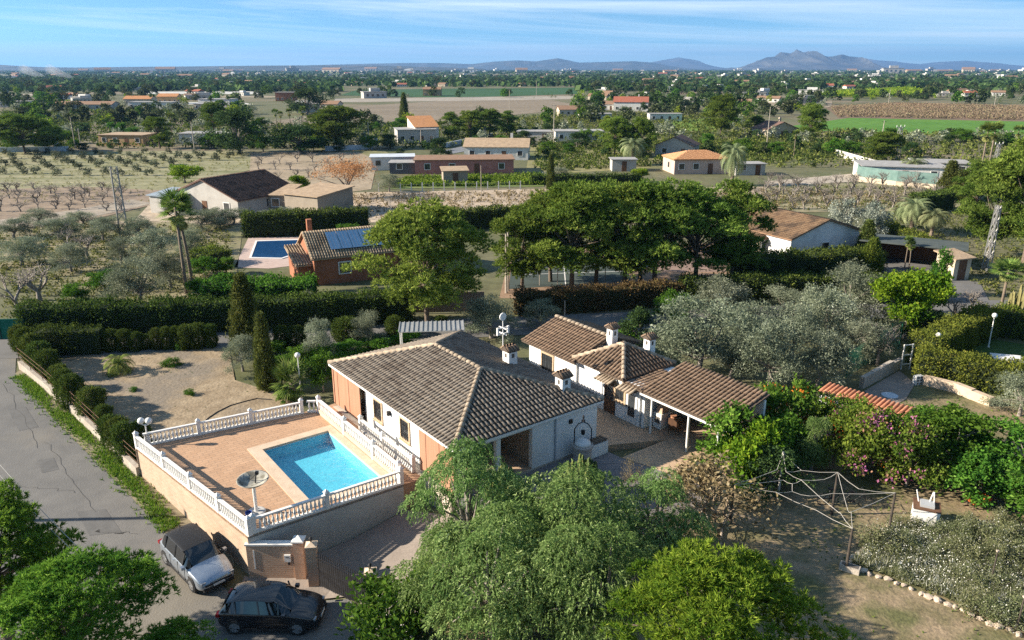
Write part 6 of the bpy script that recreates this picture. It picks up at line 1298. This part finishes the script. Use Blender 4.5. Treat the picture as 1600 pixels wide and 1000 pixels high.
# plain buildings farther out
building(190,228,13,9,2.9,R(-6),WO,RTAN,'ochre flat roofed house behind the olive field','flat',0,3,1); building(318,226,13,8,3.0,R(4),WW,RG_,'low white house behind the clipped trees left','flat',0,3,1)
building(652,224,11,9,3.8,R(14),WG,RG_,'grey modern house with flat roof left of its orange roof wing','flat',0,3,1); building(668,222,7,10,4.2,R(20),WW,ROR,'white wing with steep orange tiled roof','mono',2.6,1,1)
building(614,266,9,6,2.7,R(8),WW,WBL,'small white flat roofed building beside the tan field','flat',0,2,1); building(726,272,20,9,2.8,R(4),WP,RT_,'long red walled building with flat pink roof','flat',0,3,2); building(775,250,15,9,3.0,R(-4),WW,RTAN,'white house with pale tiled gable roof behind the red building',rh=1.6,wins=3,chim=1)
building(640,272,8,5,2.2,R(2),wallmat('dark',(.12,.12,.13)),RG_,'dark low shed right of the small white building','flat',0,1,0,'shed','shed'); building(712,288,4.5,3.5,2.4,R(10),WS,RTAN,'little stone hut in the green plot','mono',.4,0,0,'stone_hut','hut')
building(1098,272,12,8,2.9,R(6),wallmat('rose',(.56,.42,.36)),ROR,'pinkish house with orange tiled roof and open porch','hip',1.4,3,1,tiles=mat('orange_tile', (.40,.20,.10), (.5,.28,.15), 2, rand=.2)); building(1052,246,9,8,2.8,R(-24),WG,RBR,'dark gabled house behind the pink porch house',ridge='y',rh=2.0,wins=1,side=1)
building(1172,274,6,4,2.2,R(4),WG,RG_,'grey shed right of the date palm','flat',0,1,0,'shed','shed'); building(975,268,5,4,2.4,R(0),WG,RG_,'grey hut before the round dark trees','flat',0,0,0,'shed','shed')
building(1412,284,15,10,2.7,R(-14),WW,RG_,'white shed with broad flat grey roof in the green net fence','flat',0,2,1,'shed','shed'); building(1472,276,10,7,2.6,R(-16),WC,RG_,'cream house with grey roof behind the cypresses','flat',0,2,1)
building(1222,216,11,8,2.8,R(20),WC,RBR,'beige house with dark pitched roof beside its pine',ridge='y',rh=2.0,wins=2,chim=1); building(985,174,17,11,4.5,R(-10),WW,RRED,'white two storey villa with red roof in the distance',rh=2.4,wins=4,chim=1); building(950,172,11,8,3,R(-10),WW,RT_,'white bungalow left of the red roofed villa',rh=1.4)
building(1085,166,24,10,3.4,R(2),WW,RG_,'long white flat house in the far centre','flat',0,4,1); building(1120,165,12,8,3.2,R(2),WC,RT_,'cream house behind the bright far tree',rh=1.6); building(930,190,13,7,3,R(0),WW,RG_,'white flat roofed house right of the far lane','flat',0,3,1); building(893,182,11,8,3,R(6),WC,RT_,'small cream house with tiled roof by the far lane',rh=1.5); building(1040,190,13,6,3,R(0),WW,RG_,'white flat house behind the meadow','flat',0,3,1)
building(235,170,24,9,3.4,R(-3),WW,RG_,'long white house on the left plain','flat',0,5,1); building(215,164,16,9,3.4,R(0),WC,ROR,'orange roofed house behind the long white house',rh=1.6); building(262,162,12,8,4.2,R(0),WO,ROR,'small orange house right of the long white house',rh=1.6)
building(335,168,18,11,4.4,R(-6),WW,RG_,'white stepped villa on the left plain','flat',0,4,1); building(318,172,10,8,3,R(-4),WC,RG_,'cream annex of the white stepped villa','flat',0,2,1); building(445,158,12,9,5.5,R(0),WR,RG_,'orange two storey block in the left distance','flat',0,3,1); building(482,176,11,9,4,R(14),WW,RG_,'white house with slanting roof beside the dark cluster','mono',1.2,2,1); building(510,172,12,8,3,R(-10),WC,RT_,'white bungalow right of the dark cluster',rh=1.5)
building(20,168,16,9,3.2,R(0),WG,RG_,'grey roofed house at the far left','flat',0,3,1); building(130,172,30,9,2.8,R(0),WG,RT_,'long tiled farm building on the left plain',rh=1.4,wins=5); building(675,150,14,9,5,R(0),WO,RT_,'ochre two storey house beyond the brown field',rh=1.6); building(850,220,16,7,2.6,R(-6),WG,RG_,'grey roofed stable by the far blue lane','flat',0,2,1); building(905,222,14,8,3,R(2),WW,RG_,'white house with terrace by the far lane','flat',0,3,1)
# pylons and poles
def lattice(px, py, hpx, label, wb=1.0, wt=.35, arms=True):
    p = at(px,py); h = up_m(p, hpx); o = thing('lattice_pylon', label, 'pylon', p, .4); M_S = mat('galvanised_steel', (.25,.245,.235), (.33,.325,.31), 4, rough=.5, metallic=.3); leg = []
    for sx, sy in ((-1,-1),(1,-1),(1,1),(-1,1)): leg.append((Vector((sx*wb/2,sy*wb/2,0)), Vector((sx*wt/2,sy*wt/2,h)))); MB().bar(*leg[-1], .1, .1).build('leg', M_S, o)
    n = max(5, int(h/1.1)); mb = MB()
    for i in range(n):
        for a in range(4):
            b = (a+1) % 4; mb.bar(leg[a][0].lerp(leg[a][1],i/n), leg[b][0].lerp(leg[b][1],(i+1)/n), .05, .05); mb.bar(leg[b][0].lerp(leg[b][1],i/n), leg[a][0].lerp(leg[a][1],(i+1)/n), .05, .05)
    mb.build('bracing', M_S, o)
    if arms:
        for z in (h*.99,): MB().bar((-1.3,0,z),(1.3,0,z),.12,.12).build('crossarm', M_S, o)
        for x in (-1.2,0,1.2): MB().lathe([(.04,0),(.09,.1),(.04,.2),(.09,.3),(.03,.4)],8,(x,0,h*.99+.06)).build('insulator', M_WPAINT, o)
lattice(195,372,108,'lattice pylon above the left olive grove', 1.0, .7, False); lattice(1540,424,100,'leaning lattice pylon before the right pines', .62, .36, False); lattice(1399,254,54,'lattice pylon with crossarm behind the grey roofed shed', 1.2, .6); lattice(1555,258,32,'short lattice pylon at the far right', .9, .5)
def pole_at(px, py, hpx, label, r=.13, arm=True):
    p = at(px,py); h = up_m(p,hpx); o = thing('utility_pole', label, 'pole', p); MB().tube([(0,0,0),(0,0,h)], [r,r*.7], 7).build('shaft', M_RW, o)
    if arm: MB().bar((-.6,0,h-.3),(.6,0,h-.3),.08,.1).build('crossarm', M_IRON, o)
for a in ((791,458,104,'tall pale utility pole between the big pine and the pine row'),(794,455,90,'thinner pole beside the tall pale pole'),(118,232,48,'left of two leaning poles behind the olive field'),(127,232,30,'right of two leaning poles behind the olive field'),(304,236,44,'pole before the low white house'),(1375,236,46,'pole left of the far lattice pylon'),(865,226,60,'slim pole by the far blue lane'),(737,335,26,'pole on the dirt plot behind the big pine',.08,False),(752,312,52,'slim mast by the green plot',.06,False),(658,226,22,'white post by the grey modern house'),(577,232,40,'pole with box left of the white kiosk'),(1388,162,22,'pole beyond the red earth on the right'),(1553,168,20,'pole on the far right plain'),(1278,162,24,'pole by the yellow green orchard'),(796,182,40,'pole right of the garden row'),(1197,236,66,'pole at the edge of the far right orchard',.1),(838,150,24,'pole on the far green field'),(882,500,30,'grey post on the road behind the annex',.06,False)): pole_at(*a)
# fences and details on the dirt plot
fc = thing('plot_fence', 'row of pale concrete posts with wire along the dirt plot', 'fence', at(600,300)); c0 = at(600,300)
for i in range(14):
    v = at(592+i*17, 300-i*.3)-c0; MB().box(v.x-.08,v.x+.08,v.y-.08,v.y+.08,0,1.5).build('post', M_WPAINT, fc)
mb = MB()
for z in (.5,1.2): mb.bar(at(592,300)-c0+Vector((0,0,z)), at(815,296)-c0+Vector((0,0,z)), .03, .03)
mb.build('wire', M_RIM, fc)
nf = thing('net_fence', 'green netting fence around the grey roofed shed', 'fence', at(1336,278)); c0 = at(1336,278); pts = [at(1336,270)-c0, at(1340,283)-c0, at(1400,291)-c0, at(1462,296)-c0]; M_NT = mat('pale_green_net', (.11,.19,.175), (.16,.25,.23), 1.5)
for i in range(3):
    a, b = pts[i].copy(), pts[i+1].copy(); a.z = b.z = .45; MB().bar(a, b, .25, .9).build('kerb_wall', WC, nf); a.z = b.z = 1.85; MB().bar(a, b, .05, 1.9).build('netting', M_NT, nf)
cw = thing('white_wall', 'white boundary wall rising towards the grey roofed shed', 'wall', at(1340,250)); c0 = at(1340,250); p, q = at(1305,243)-c0, at(1372,263)-c0; p.z = q.z = .7; MB().bar(p, q, .3, 1.6).build('body', WW, cw)
for a, b, d in (((108,236),(0,238),'white low wall at the far left behind the olive field'),((508,236),(583,233),'white low wall below the huge dark tree'),((690,232),(770,214),'white wall of the lane right of the orange roofed house')):
    o = thing('boundary_wall', d, 'wall', at(*a)); q = at(*b)-at(*a); z = Vector((0,0,.6)); MB().bar(z, q+z, .3, 1.3).build('body', WBL, o)
for x, y, h, d in ((575,232,16,'white gate post left of the lane'),(588,230,14,'white gate post right of the lane'),(748,216,18,'left gate post on the far lane'),(758,216,16,'right gate post on the far lane'),(90,236,18,'white gate post beside the blue gate')):
    p = at(x,y); o = thing('gate_post', d, 'post', p); hh = up_m(p,h); MB().box(-.4,.4,-.4,.4,0,hh).build('shaft', WW, o); MB().box(-.5,.5,-.5,.5,hh+.001,hh+.15).build('cap', WW, o)
gr = thing('green_tarp_fence', 'green tarpaulin fence at the left end of the road hedge', 'fence', at(20,530), R(3)); MB().box(-2.6,1.2,-.04,.04,0,1.7).build('tarp', mat('green_tarp', (.008,.11,.075), (.012,.14,.095), 2), gr)
for x in (-2.5,-.8,1.1): MB().tube([(x,-.07,0),(x,-.07,1.8)], .03, 6).build('post', M_IRON, gr)
# ------------------------------------------------------------------ fields and far plain
def field(name, pts, c1, c2, label, scale=.08, stretch=None, off=.03, c3=None, bump=.3, bscale=1.0):
    m = mat('soil_'+name+str(int(pts[0][0]))+'_'+str(int(pts[0][1])), c1, c2, scale, stretch=stretch, c3=c3, s3=.02, bump=bump, bscale=bscale, detail=8, fine=.38, fs=1.1 if pts[0][1] > 225 else .35); o = sheet(name, [at(*p) for p in pts], m, off); o['label'] = label; return o
field('olive_field', [(0,322),(0,238),(250,236),(395,236),(405,262),(300,290),(235,318),(120,345),(0,362)], (.31,.28,.175), (.15,.16,.065), 'pale green and tan field with rows of young olives', .12, (.12,2.4,1))
field('brown_field', [(0,362),(0,296),(130,292),(260,298),(232,322),(110,352)], (.22,.165,.12), (.28,.215,.15), 'brown orchard soil left of the barn', .2, off=.045)
field('dirt_track', [(0,362),(0,344),(120,328),(205,312),(240,318),(120,345)], (.34,.29,.23), (.29,.25,.2), 'grey dirt track below the brown orchard', .3, off=.06)
field('tan_field', [(388,300),(392,238),(560,236),(590,248),(580,296),(500,306)], (.34,.27,.19), (.26,.21,.14), 'tan field with small leafless trees', .1, off=.04)
field('dirt_plot', [(500,348),(505,302),(800,296),(1200,292),(1500,300),(1500,322),(1180,330),(810,348)], (.46,.37,.28), (.36,.285,.205), 'pale trodden dirt plot in the middle distance', .12, off=.045, c3=(.27,.24,.13))
field('orchard_soil', [(1180,332),(1195,286),(1490,288),(1500,330)], (.36,.30,.205), (.17,.175,.08), 'pale orchard soil with grassy rows', .13, (.10,2.4,1), off=.06)
field('barn_yard', [(210,345),(235,318),(310,318),(520,330),(520,345),(350,352)], (.44,.36,.27), (.38,.31,.23), 'pale yard in front of the barn', .3, off=.06)
field('grove_ground', [(0,520),(0,362),(120,346),(240,345),(380,352),(370,430),(330,500)], (.27,.225,.145), (.14,.145,.06), 'grassy earth of the left olive grove', .25, off=.03, c3=(.32,.26,.18))
field('green_plot', [(600,296),(640,276),(850,272),(850,292)], (.085,.135,.03), (.16,.18,.06), 'green grassy plot behind the dirt plot', .2, off=.06)
field('scrub', [(820,275),(830,225),(1000,215),(1330,225),(1340,248),(1180,262),(1020,262)], (.17,.17,.065), (.27,.235,.115), 'olive green scrubland in the middle distance', .06, off=.03, c3=(.085,.11,.035))
field('meadow', [(1040,204),(1040,187),(1115,185),(1120,206)], (.11,.20,.02), (.15,.23,.03), 'bright green meadow in the centre distance', .03, off=.06)
field('crop_field', [(1180,205),(1330,184),(1600,190),(1640,192),(1640,216),(1480,212),(1330,205)], (.065,.175,.015), (.10,.21,.025), 'bright green crop field on the right', .03, off=.06)
field('vineyard', [(1310,184),(1290,168),(1400,160),(1640,166),(1640,191)], (.20,.125,.085), (.14,.115,.07), 'brown vineyard rows behind the green crop field', .04, (1.6,.3,1), off=.07)
field('red_earth', [(1370,172),(1372,162),(1480,162),(1485,172)], (.42,.235,.17), (.36,.20,.14), 'bare reddish earth on the right plain', .03, off=.09)
field('ploughed_field', [(395,196),(560,166),(700,157),(860,156),(900,164),(840,176),(700,190),(560,193)], (.185,.15,.105), (.235,.19,.135), 'ploughed brown field in the middle of the plain', .03, (.3,1.5,1), off=.05)
field('dark_green_field', [(530,149),(560,140),(900,137),(905,147),(700,153)], (.025,.075,.02), (.035,.095,.03), 'dark green crop field far off', .01, off=.06)
field('citrus_orchard', [(1278,152),(1300,146),(1420,139),(1450,144),(1448,152)], (.17,.17,.012), (.10,.125,.015), 'yellow green citrus orchard on the right plain', .05, off=.06)
field('tan_strip', [(1200,172),(1180,160),(1300,157),(1300,168)], (.30,.24,.18), (.24,.2,.13), 'tan fallow strip on the right plain', .03, off=.05)
field('pale_strip', [(520,160),(525,154),(900,150),(900,155),(700,158)], (.34,.30,.25), (.28,.25,.2), 'pale strip between the fields', .03, off=.07)
field('far_lane', [(690,236),(760,221),(880,204),(900,205),(780,226),(700,242)], (.17,.18,.2), (.2,.21,.23), 'blue grey lane running to the far houses', .2, off=.07)
field('pale_track', [(1195,284),(1330,272),(1340,284),(1200,292)], (.42,.36,.29), (.38,.33,.27), 'pale track beside the orchard', .2, off=.07)
field('grass_strip', [(430,238),(600,236),(620,246),(590,250),(560,238)], (.15,.16,.06), (.23,.21,.11), 'grassy strip beside the tan field', .2, off=.05)

r = random.Random(5)
EXCL = [(395,900,155,195),(530,905,136,150),(1180,1640,183,216),(1300,1640,163,190),(1278,1450,139,152),(0,400,236,330),(390,590,238,300),(500,1500,290,345),(1040,1118,186,206),(1370,1485,162,172)]
FC = [((.30,.25,.18),(.24,.20,.13)), ((.22,.165,.12),(.18,.135,.095)), ((.36,.31,.24),(.30,.26,.2)), ((.20,.19,.09),(.26,.23,.13)), ((.52,.51,.48),(.45,.45,.42)), ((.07,.12,.03),(.10,.15,.04))]
FN = ['tan fallow field', 'brown ploughed field', 'pale dry field', 'olive green pasture', 'white greenhouse strip', 'green crop strip']
for i_ in range(34):
    y_ = 116 + 62*r.random()**1.3; x_ = r.uniform(-40,1560); w_ = r.uniform(60,210); h_ = .8 + (y_-112)*.075*r.uniform(.6,1.3); k_ = r.choice((0,0,1,1,2,2,3,4,5)); sk = r.uniform(-25,25)
    if any(a < x_+w_ and x_ < b and c < y_+h_ and y_ < d for a, b, c, d in EXCL): continue
    field('far_field', [(x_,y_+h_),(x_+sk,y_),(x_+w_+sk,y_+r.uniform(-.3,.3)),(x_+w_,y_+h_)], *FC[k_], FN[k_]+' far out on the plain', .03, off=.035); EXCL.append((x_,x_+w_,y_,y_+h_))
def free(x, y): return not any(a < x < b and c < y < d for a, b, c, d in EXCL)
def scatter(kind, n, ylo, yhi, label, name, group, hr, pw=1.0, wr=(.9,1.5)):
    i = 0; t = 0
    while i < n and t < n*12:
        t += 1; x = r.uniform(-20, 1620); y = ylo + (yhi-ylo)*r.random()**pw
        if not free(x, y): continue
        p = at(x, y); h = r.uniform(*hr); plant(kind, 0, 0, pos=p, h=h, w=h*r.uniform(*wr), label=label, name=name, group=group); i += 1
scatter('far_round', 290, 124, 178, 'dark rounded tree scattered far out on the plain', 'far_tree', 'dark trees on the far plain', (4.5,9), 1.5)
scatter('far_pine', 240, 126, 200, 'green tree with light crown scattered over the plain', 'green_tree', 'green trees on the plain', (4,8), 1.3)
for sd, (kd, mm, hh, lab, nm, gp_, lo_, hi_, pw_) in enumerate((('far_shrub', L_HEDGE, 3, 'low dark shrub dotted over the plain', 'far_shrub', 'low shrubs on the plain', 132, 236, 1.2), ('far_lime', L_LIME, 5, 'yellow green tree dotted over the plain', 'lime_tree', 'yellow green trees on the plain', 128, 200, 1.3), ('far_belt', L_FAR, 6, 'dense green tree of the tree belts on the plain', 'belt_tree', 'tree belts on the plain', 120, 150, 1.0))):
    for q_ in range(3): make_far(kd, 200+sd*10+q_, hh, hh*.62, .1, 12, (hh*.17,hh*.26), mm, [dome, egg, umbrella][q_], hh*.13)
    scatter(kd, (290, 70, 190)[sd], lo_, hi_, lab, nm, gp_, ((1.2,3.2),(3,6),(5,10))[sd], pw_)
scatter('far_olive', 290, 135, 232, 'small grey green tree scattered on the plain', 'grey_tree', 'grey green trees on the plain', (2.6,4.6), 1.4)
scatter('far_tall', 60, 122, 190, 'slim dark conifer on the far plain', 'far_conifer', 'conifers on the far plain', (7,11), 1.6, (.22,.4))
scatter('dark_broad', 40, 196, 246, 'dense dark shrub between the gardens of the middle distance', 'garden_shrub', 'garden shrubs of the middle distance', (1.5,3.5), 1.0)
scatter('broad', 50, 172, 246, 'fresh green garden tree of the middle distance', 'garden_tree', 'garden trees of the middle distance', (2.5,4.5), 1.0)
scatter('far_round', 60, 205, 245, 'dark bush between the gardens of the middle distance', 'garden_bush', 'garden bushes of the middle distance', (2,4), 1.0)
# rows of the citrus orchard and the vineyard, too many to count
def rows(name, poly, n, size, m, label, seed):
    rg = np.random.default_rng(seed); pts = [at(*p) for p in poly]; xs_ = [p.x for p in pts]; ys_ = [p.y for p in pts]; P = []; pp = [(p.x,p.y) for p in pts]
    while len(P) < n:
        x, y = rg.uniform(min(xs_),max(xs_)), rg.uniform(min(ys_),max(ys_)); y = round(y/(size*3.0))*size*3.0 + rg.normal()*size*.15
        if in_poly(x, y, pp): P.append((x,y,GZ+size*.5))
    P = np.array(P); V, Fc = leaves(rg, P, np.tile([0,0,1.],(len(P),1)), 12, size*.55, size*.42, .9, size*.38, .3); o = link(name, np_mesh(name, V, Fc, m, rg.uniform(0,1,len(Fc)))); tag(o, label, 'trees', kind='stuff')
rows('citrus_rows', [(1278,151),(1300,146),(1420,140),(1448,145),(1446,151)], 2500, 2.4, L_LIME, 'rows of yellow green citrus trees far right', 3)
rows('vine_rows', [(1310,183),(1296,168),(1400,163),(1640,168),(1640,189)], 4200, 1.1, leaf_mat('bare_vines', (.17,.13,.09), (.22,.18,.11), (.2,.2,.1)), 'rows of bare vines behind the green field', 4)
rows('scrub_bushes', [(835,270),(840,228),(1000,218),(1330,228),(1330,246),(1180,258),(1020,260)], 2600, .8, L_HEDGE, 'low scrub scattered between the far gardens', 6)
rows('grove_weeds', [(0,516),(0,365),(120,350),(360,356),(365,430),(330,496)], 1500, .4, L_CYP, 'weeds and grass under the left olive grove', 8)
rows('plot_weeds', [(600,294),(640,278),(850,274),(850,290)], 1500, .6, L_GRASS, 'grass of the green plot', 9)
rows('plot_tufts', [(510,345),(512,305),(800,300),(1200,296),(1480,304),(1480,320),(1180,328),(810,346)], 1500, .5, L_DRY, 'dry tufts on the pale dirt plot', 12)
rows('orchard_weeds', [(1185,330),(1200,290),(1480,292),(1490,328)], 900, .35, L_CYP, 'grass rows in the pale orchard', 13)
rows('field_weeds', [(0,318),(0,240),(250,238),(390,238),(400,260),(300,288),(235,316)], 700, .35, leaf_mat('field_weed', (.08,.09,.03), (.14,.145,.05), (.2,.19,.09)), 'weeds in the furrows of the olive field', 14)
rows('plain_scrub', [(0,234),(0,176),(395,170),(395,196),(560,196),(690,192),(690,232)], 2600, 1.3, L_HEDGE, 'scrub and low growth between the left gardens', 15)
rows('plain_scrub', [(690,232),(700,192),(900,178),(1180,178),(1190,204),(1330,206),(1600,216),(1600,300),(1340,262),(1200,262),(1000,214)], 3600, 1.2, L_CYP, 'scrub and low growth between the right gardens', 16)
rows('garden_weeds', [(1385,400),(1380,335),(1500,325),(1600,330),(1600,470),(1560,470),(1500,430)], 1100, .35, L_CYP, 'grass and weeds under the palms on the right', 18)
# the wood that covers the plain out to the hills
rg = np.random.default_rng(44); N_ = 11000; yy = 110.2 + 34*rg.random(N_)**2.0; xx = rg.uniform(-60,1660,N_); P = []; S = []
for x, y in zip(xx, yy):
    if not free(x, y): continue
    q = ray_at(x, y, GZ); s = rg.uniform(4,8)*(1 + .5*(y < 116)); P.append((q[0], q[1], GZ+s*.3)); S.append(s)
P = np.repeat(np.array(P), 5, 0); S = np.repeat(np.array(S), 5); D = rdir(rg, len(P), -.1); P = P + D*S[:,None]*np.array([.75,.75,.38])
Vq = []; 
A1 = unit(np.cross(D, rdir(rg, len(P)))); A2 = np.cross(D, A1); s = S[:,None]*.55
V = np.stack([P-A1*s, P-A2*s*.8, P+A1*s, P+A2*s*.8], 1).reshape(-1,3); Fq = np.arange(len(V)).reshape(-1,4)
tag(link('distant_trees', np_mesh('distant_trees', V, Fq, L_DARK, rg.uniform(0,1,len(Fq)))), 'dark belt of trees covering the plain up to the hills', 'trees', kind='stuff')
# far houses, each one a thing
HV = []
for i, (w, rf, fl) in enumerate(((WW,RG_,1),(WW,RT_,0),(WC,RT_,0),(WW,RRED,0),(WG,RG_,1))):
    mb = MB(); mb.box(-6,6,-4,4,-.2,3.2); me = mb.mesh('far_house', w); me.materials.append(rf); n0 = len(me.polygons)
    b = MB(); b.v = list(mb.v); b.f = list(mb.f)
    if fl: b.box(-6.3,6.3,-4.3,4.3,3.2,3.5); b.box(-2,3,-2,2,3.5,5.2)
    else: b.add([(-6.4,-4.5,3.1),(6.4,-4.5,3.1),(6.4,4.5,3.1),(-6.4,4.5,3.1),(-6.4,0,5.0),(6.4,0,5.0)],[(0,1,5,4),(2,3,4,5),(0,4,3),(1,2,5),(3,2,1,0)])
    nf0 = len(mb.f); nw = len(b.f)
    for x in (-4,-1.3,1.3,4): b.box(x-.6,x+.6,-4.06,-3.99,1,2.2)
    me = b.mesh('far_house', w); me.materials.append(rf); me.materials.append(M_GLASS)
    for k_, p in enumerate(me.polygons): p.material_index = 0 if k_ < nf0 or (fl and nf0+6 <= k_ < nw) else (1 if k_ < nw else 2)
    HV.append(me)
i = 0
while i < 250:
    x = r.uniform(-20,1620); y = 112.5 + 55*r.random()**1.9
    if not free(x, y): continue
    p = at(x, y); o = link('far_house', HV[r.choice((0,0,1,2,3,4))]); o.location = p; o.rotation_euler = (0,0,r.uniform(-.6,.6)); s = r.uniform(.65,1.15)*(1.5 if y < 122 else 1); o.scale = (s*r.uniform(.8,1.6),s,s*r.uniform(.85,1.2))
    tag(o, 'pale little house among the trees of the far plain', 'house', 'houses on the far plain'); i += 1
# town band under the hills
for k_ in range(60):
    x = r.choice((r.uniform(60,640), r.uniform(640,1250), r.uniform(1300,1600))); p = at(x, r.uniform(111.2,114.5)); o = link('town_block', HV[r.choice((0,2,4))]); o.location = p; s = r.uniform(2.0,4.2); o.scale = (s*r.uniform(1,2),s,s*r.uniform(.8,1.6)); o.rotation_euler = (0,0,r.uniform(-.4,.4))
    tag(o, 'pale block of the far town below the hills', 'building', 'blocks of the far town')
# ------------------------------------------------------------------ hills
M_HILL = mat('hill_rock', (.04,.045,.048), (.085,.085,.08), .002, bump=.8, bscale=.01, c3=(.10,.095,.085), s3=.004); M_HILLG = mat('hill_scrub', (.03,.038,.03), (.055,.058,.042), .003, c3=(.09,.08,.065), s3=.006)
def hills(name, D, prof, depth, m, label, rough, seed):
    """A range at distance D metres: ridge heights given as photograph heights (px, py), with spurs falling to the plain on both sides."""
    rg = np.random.default_rng(seed); xs_ = np.linspace(prof[0][0], prof[-1][0], int((prof[-1][0]-prof[0][0])/1.5)); pys = np.interp(xs_, [p[0] for p in prof], [p[1] for p in prof]); nv = 25; V = []
    dax = D*math.cos(PT) ; ph = rg.uniform(0,6,8)
    for x, py in zip(xs_, pys):
        z = HC + (107-py)/F*D*1.05; X = (x-800)/F*D*.995
        for j in range(nv):
            t = j/(nv-1)*2-1; e = 1-abs(t); spur = sum(math.sin(X*(.0021*(k+1)*1.7)+ph[k]+t*2.2*(k%3))/(k+1.2) for k in range(6))*rough
            rdg = abs(math.sin(X*.0041*rough+ph[6]+math.sin(t*5+ph[7])*.6))+.5*abs(math.sin(X*.0097*rough+ph[5]+t*3)); hgt = (z-GZ)*max(0, e**(1.15) * (1 + (spur*.35 - (.55*rdg-.35)*rough*.6)*min(1,abs(t)*4)*e)); V.append((X + spur*depth*.06*abs(t), D + t*depth, GZ-1 + hgt))
    n = len(xs_); fs = [(i*nv+j, (i+1)*nv+j, (i+1)*nv+j+1, i*nv+j+1) for i in range(n-1) for j in range(nv-1)]
    o = MB().add(V, fs).build(name, m, None, False); tag(o, label, kind='structure')
hills('hills', 7000, [(-200,107),(-80,100),(0,100.5),(40,102),(90,105),(150,105.5),(250,104.5),(330,104),(420,103),(520,102.5),(600,103),(700,105.5),(760,107.5)], 900, M_HILLG, 'long low dark hills along the left horizon', .6, 1)
hills('hills', 12500, [(420,107),(480,103),(560,101),(640,99.5),(690,99.5),(740,101),(775,97.5),(810,96),(835,97.5),(868,93),(900,99),(945,98),(980,97),(1010,99),(1040,104),(1075,108)], 1700, M_HILLG, 'blue hills in the centre of the horizon', .8, 2)
hills('mountains', 17500, [(980,107),(1010,98),(1048,92),(1070,96),(1095,103),(1120,107.5)], 2200, M_HILL, 'pale blue rounded mountain right of centre', .6, 3)
hills('mountains', 11500, [(1136,108),(1150,102),(1165,97),(1178,92),(1190,91),(1198,85),(1212,86.5),(1222,89),(1232,87),(1245,92),(1262,95.5),(1275,91),(1290,88),(1300,90.5),(1315,92),(1330,99),(1345,104),(1365,108)], 1500, M_HILL, 'jagged rocky mountain range on the right horizon', 2.4, 4)
hills('mountains', 19000, [(1290,107),(1320,93),(1345,96),(1372,97.5),(1400,102),(1430,98.5),(1475,96.5),(1520,100),(1560,104),(1600,101),(1660,103),(1720,107)], 2400, M_HILL, 'pale blue mountains at the right end of the horizon', .6, 5)
# smoke of two field fires on the left
for i, (px, py) in enumerate(((78,124),(122,125))):
    p = at(px, py); mb = MB(); pts = [p + Vector((-k*11.0, k*4, 1+k*2.6+k*k*.12)) for k in range(7)]; m = bpy.data.materials.get('smoke_veil')
    if not m:
        m = bpy.data.materials.new('smoke_veil'); m.use_nodes = True; N = m.node_tree.nodes; N.clear(); oo = N.new('ShaderNodeOutputMaterial'); v = N.new('ShaderNodeVolumePrincipled'); v.inputs['Density'].default_value = .03; v.inputs['Color'].default_value = (.85,.88,.92,1); m.node_tree.links.new(v.outputs[0], oo.inputs['Volume'])
    mb.tube(pts, [1.5,3,4.5,6,7.5,8.5,9], 10); tag(mb.build('smoke', m), ('thin smoke drifting from the left of two far field fires','pale smoke column of the right of two far field fires')[i], 'smoke', None, 'stuff')
# ------------------------------------------------------------------ the air
mbz = MB().box(-27000,27000,-700,26000,GZ-2.6,520); mz = bpy.data.materials.new('haze_air'); mz.use_nodes = True; N = mz.node_tree.nodes; N.clear(); oo = N.new('ShaderNodeOutputMaterial'); v = N.new('ShaderNodeVolumePrincipled')
v.inputs['Density'].default_value = 6.5e-5; v.inputs['Color'].default_value = (.26,.52,.97,1); v.inputs['Anisotropy'].default_value = .2; mz.node_tree.links.new(v.outputs[0], oo.inputs['Volume'])
if 1: tag(mbz.build('haze', mz), 'faint blue haze over the plain', 'haze', None, 'stuff')
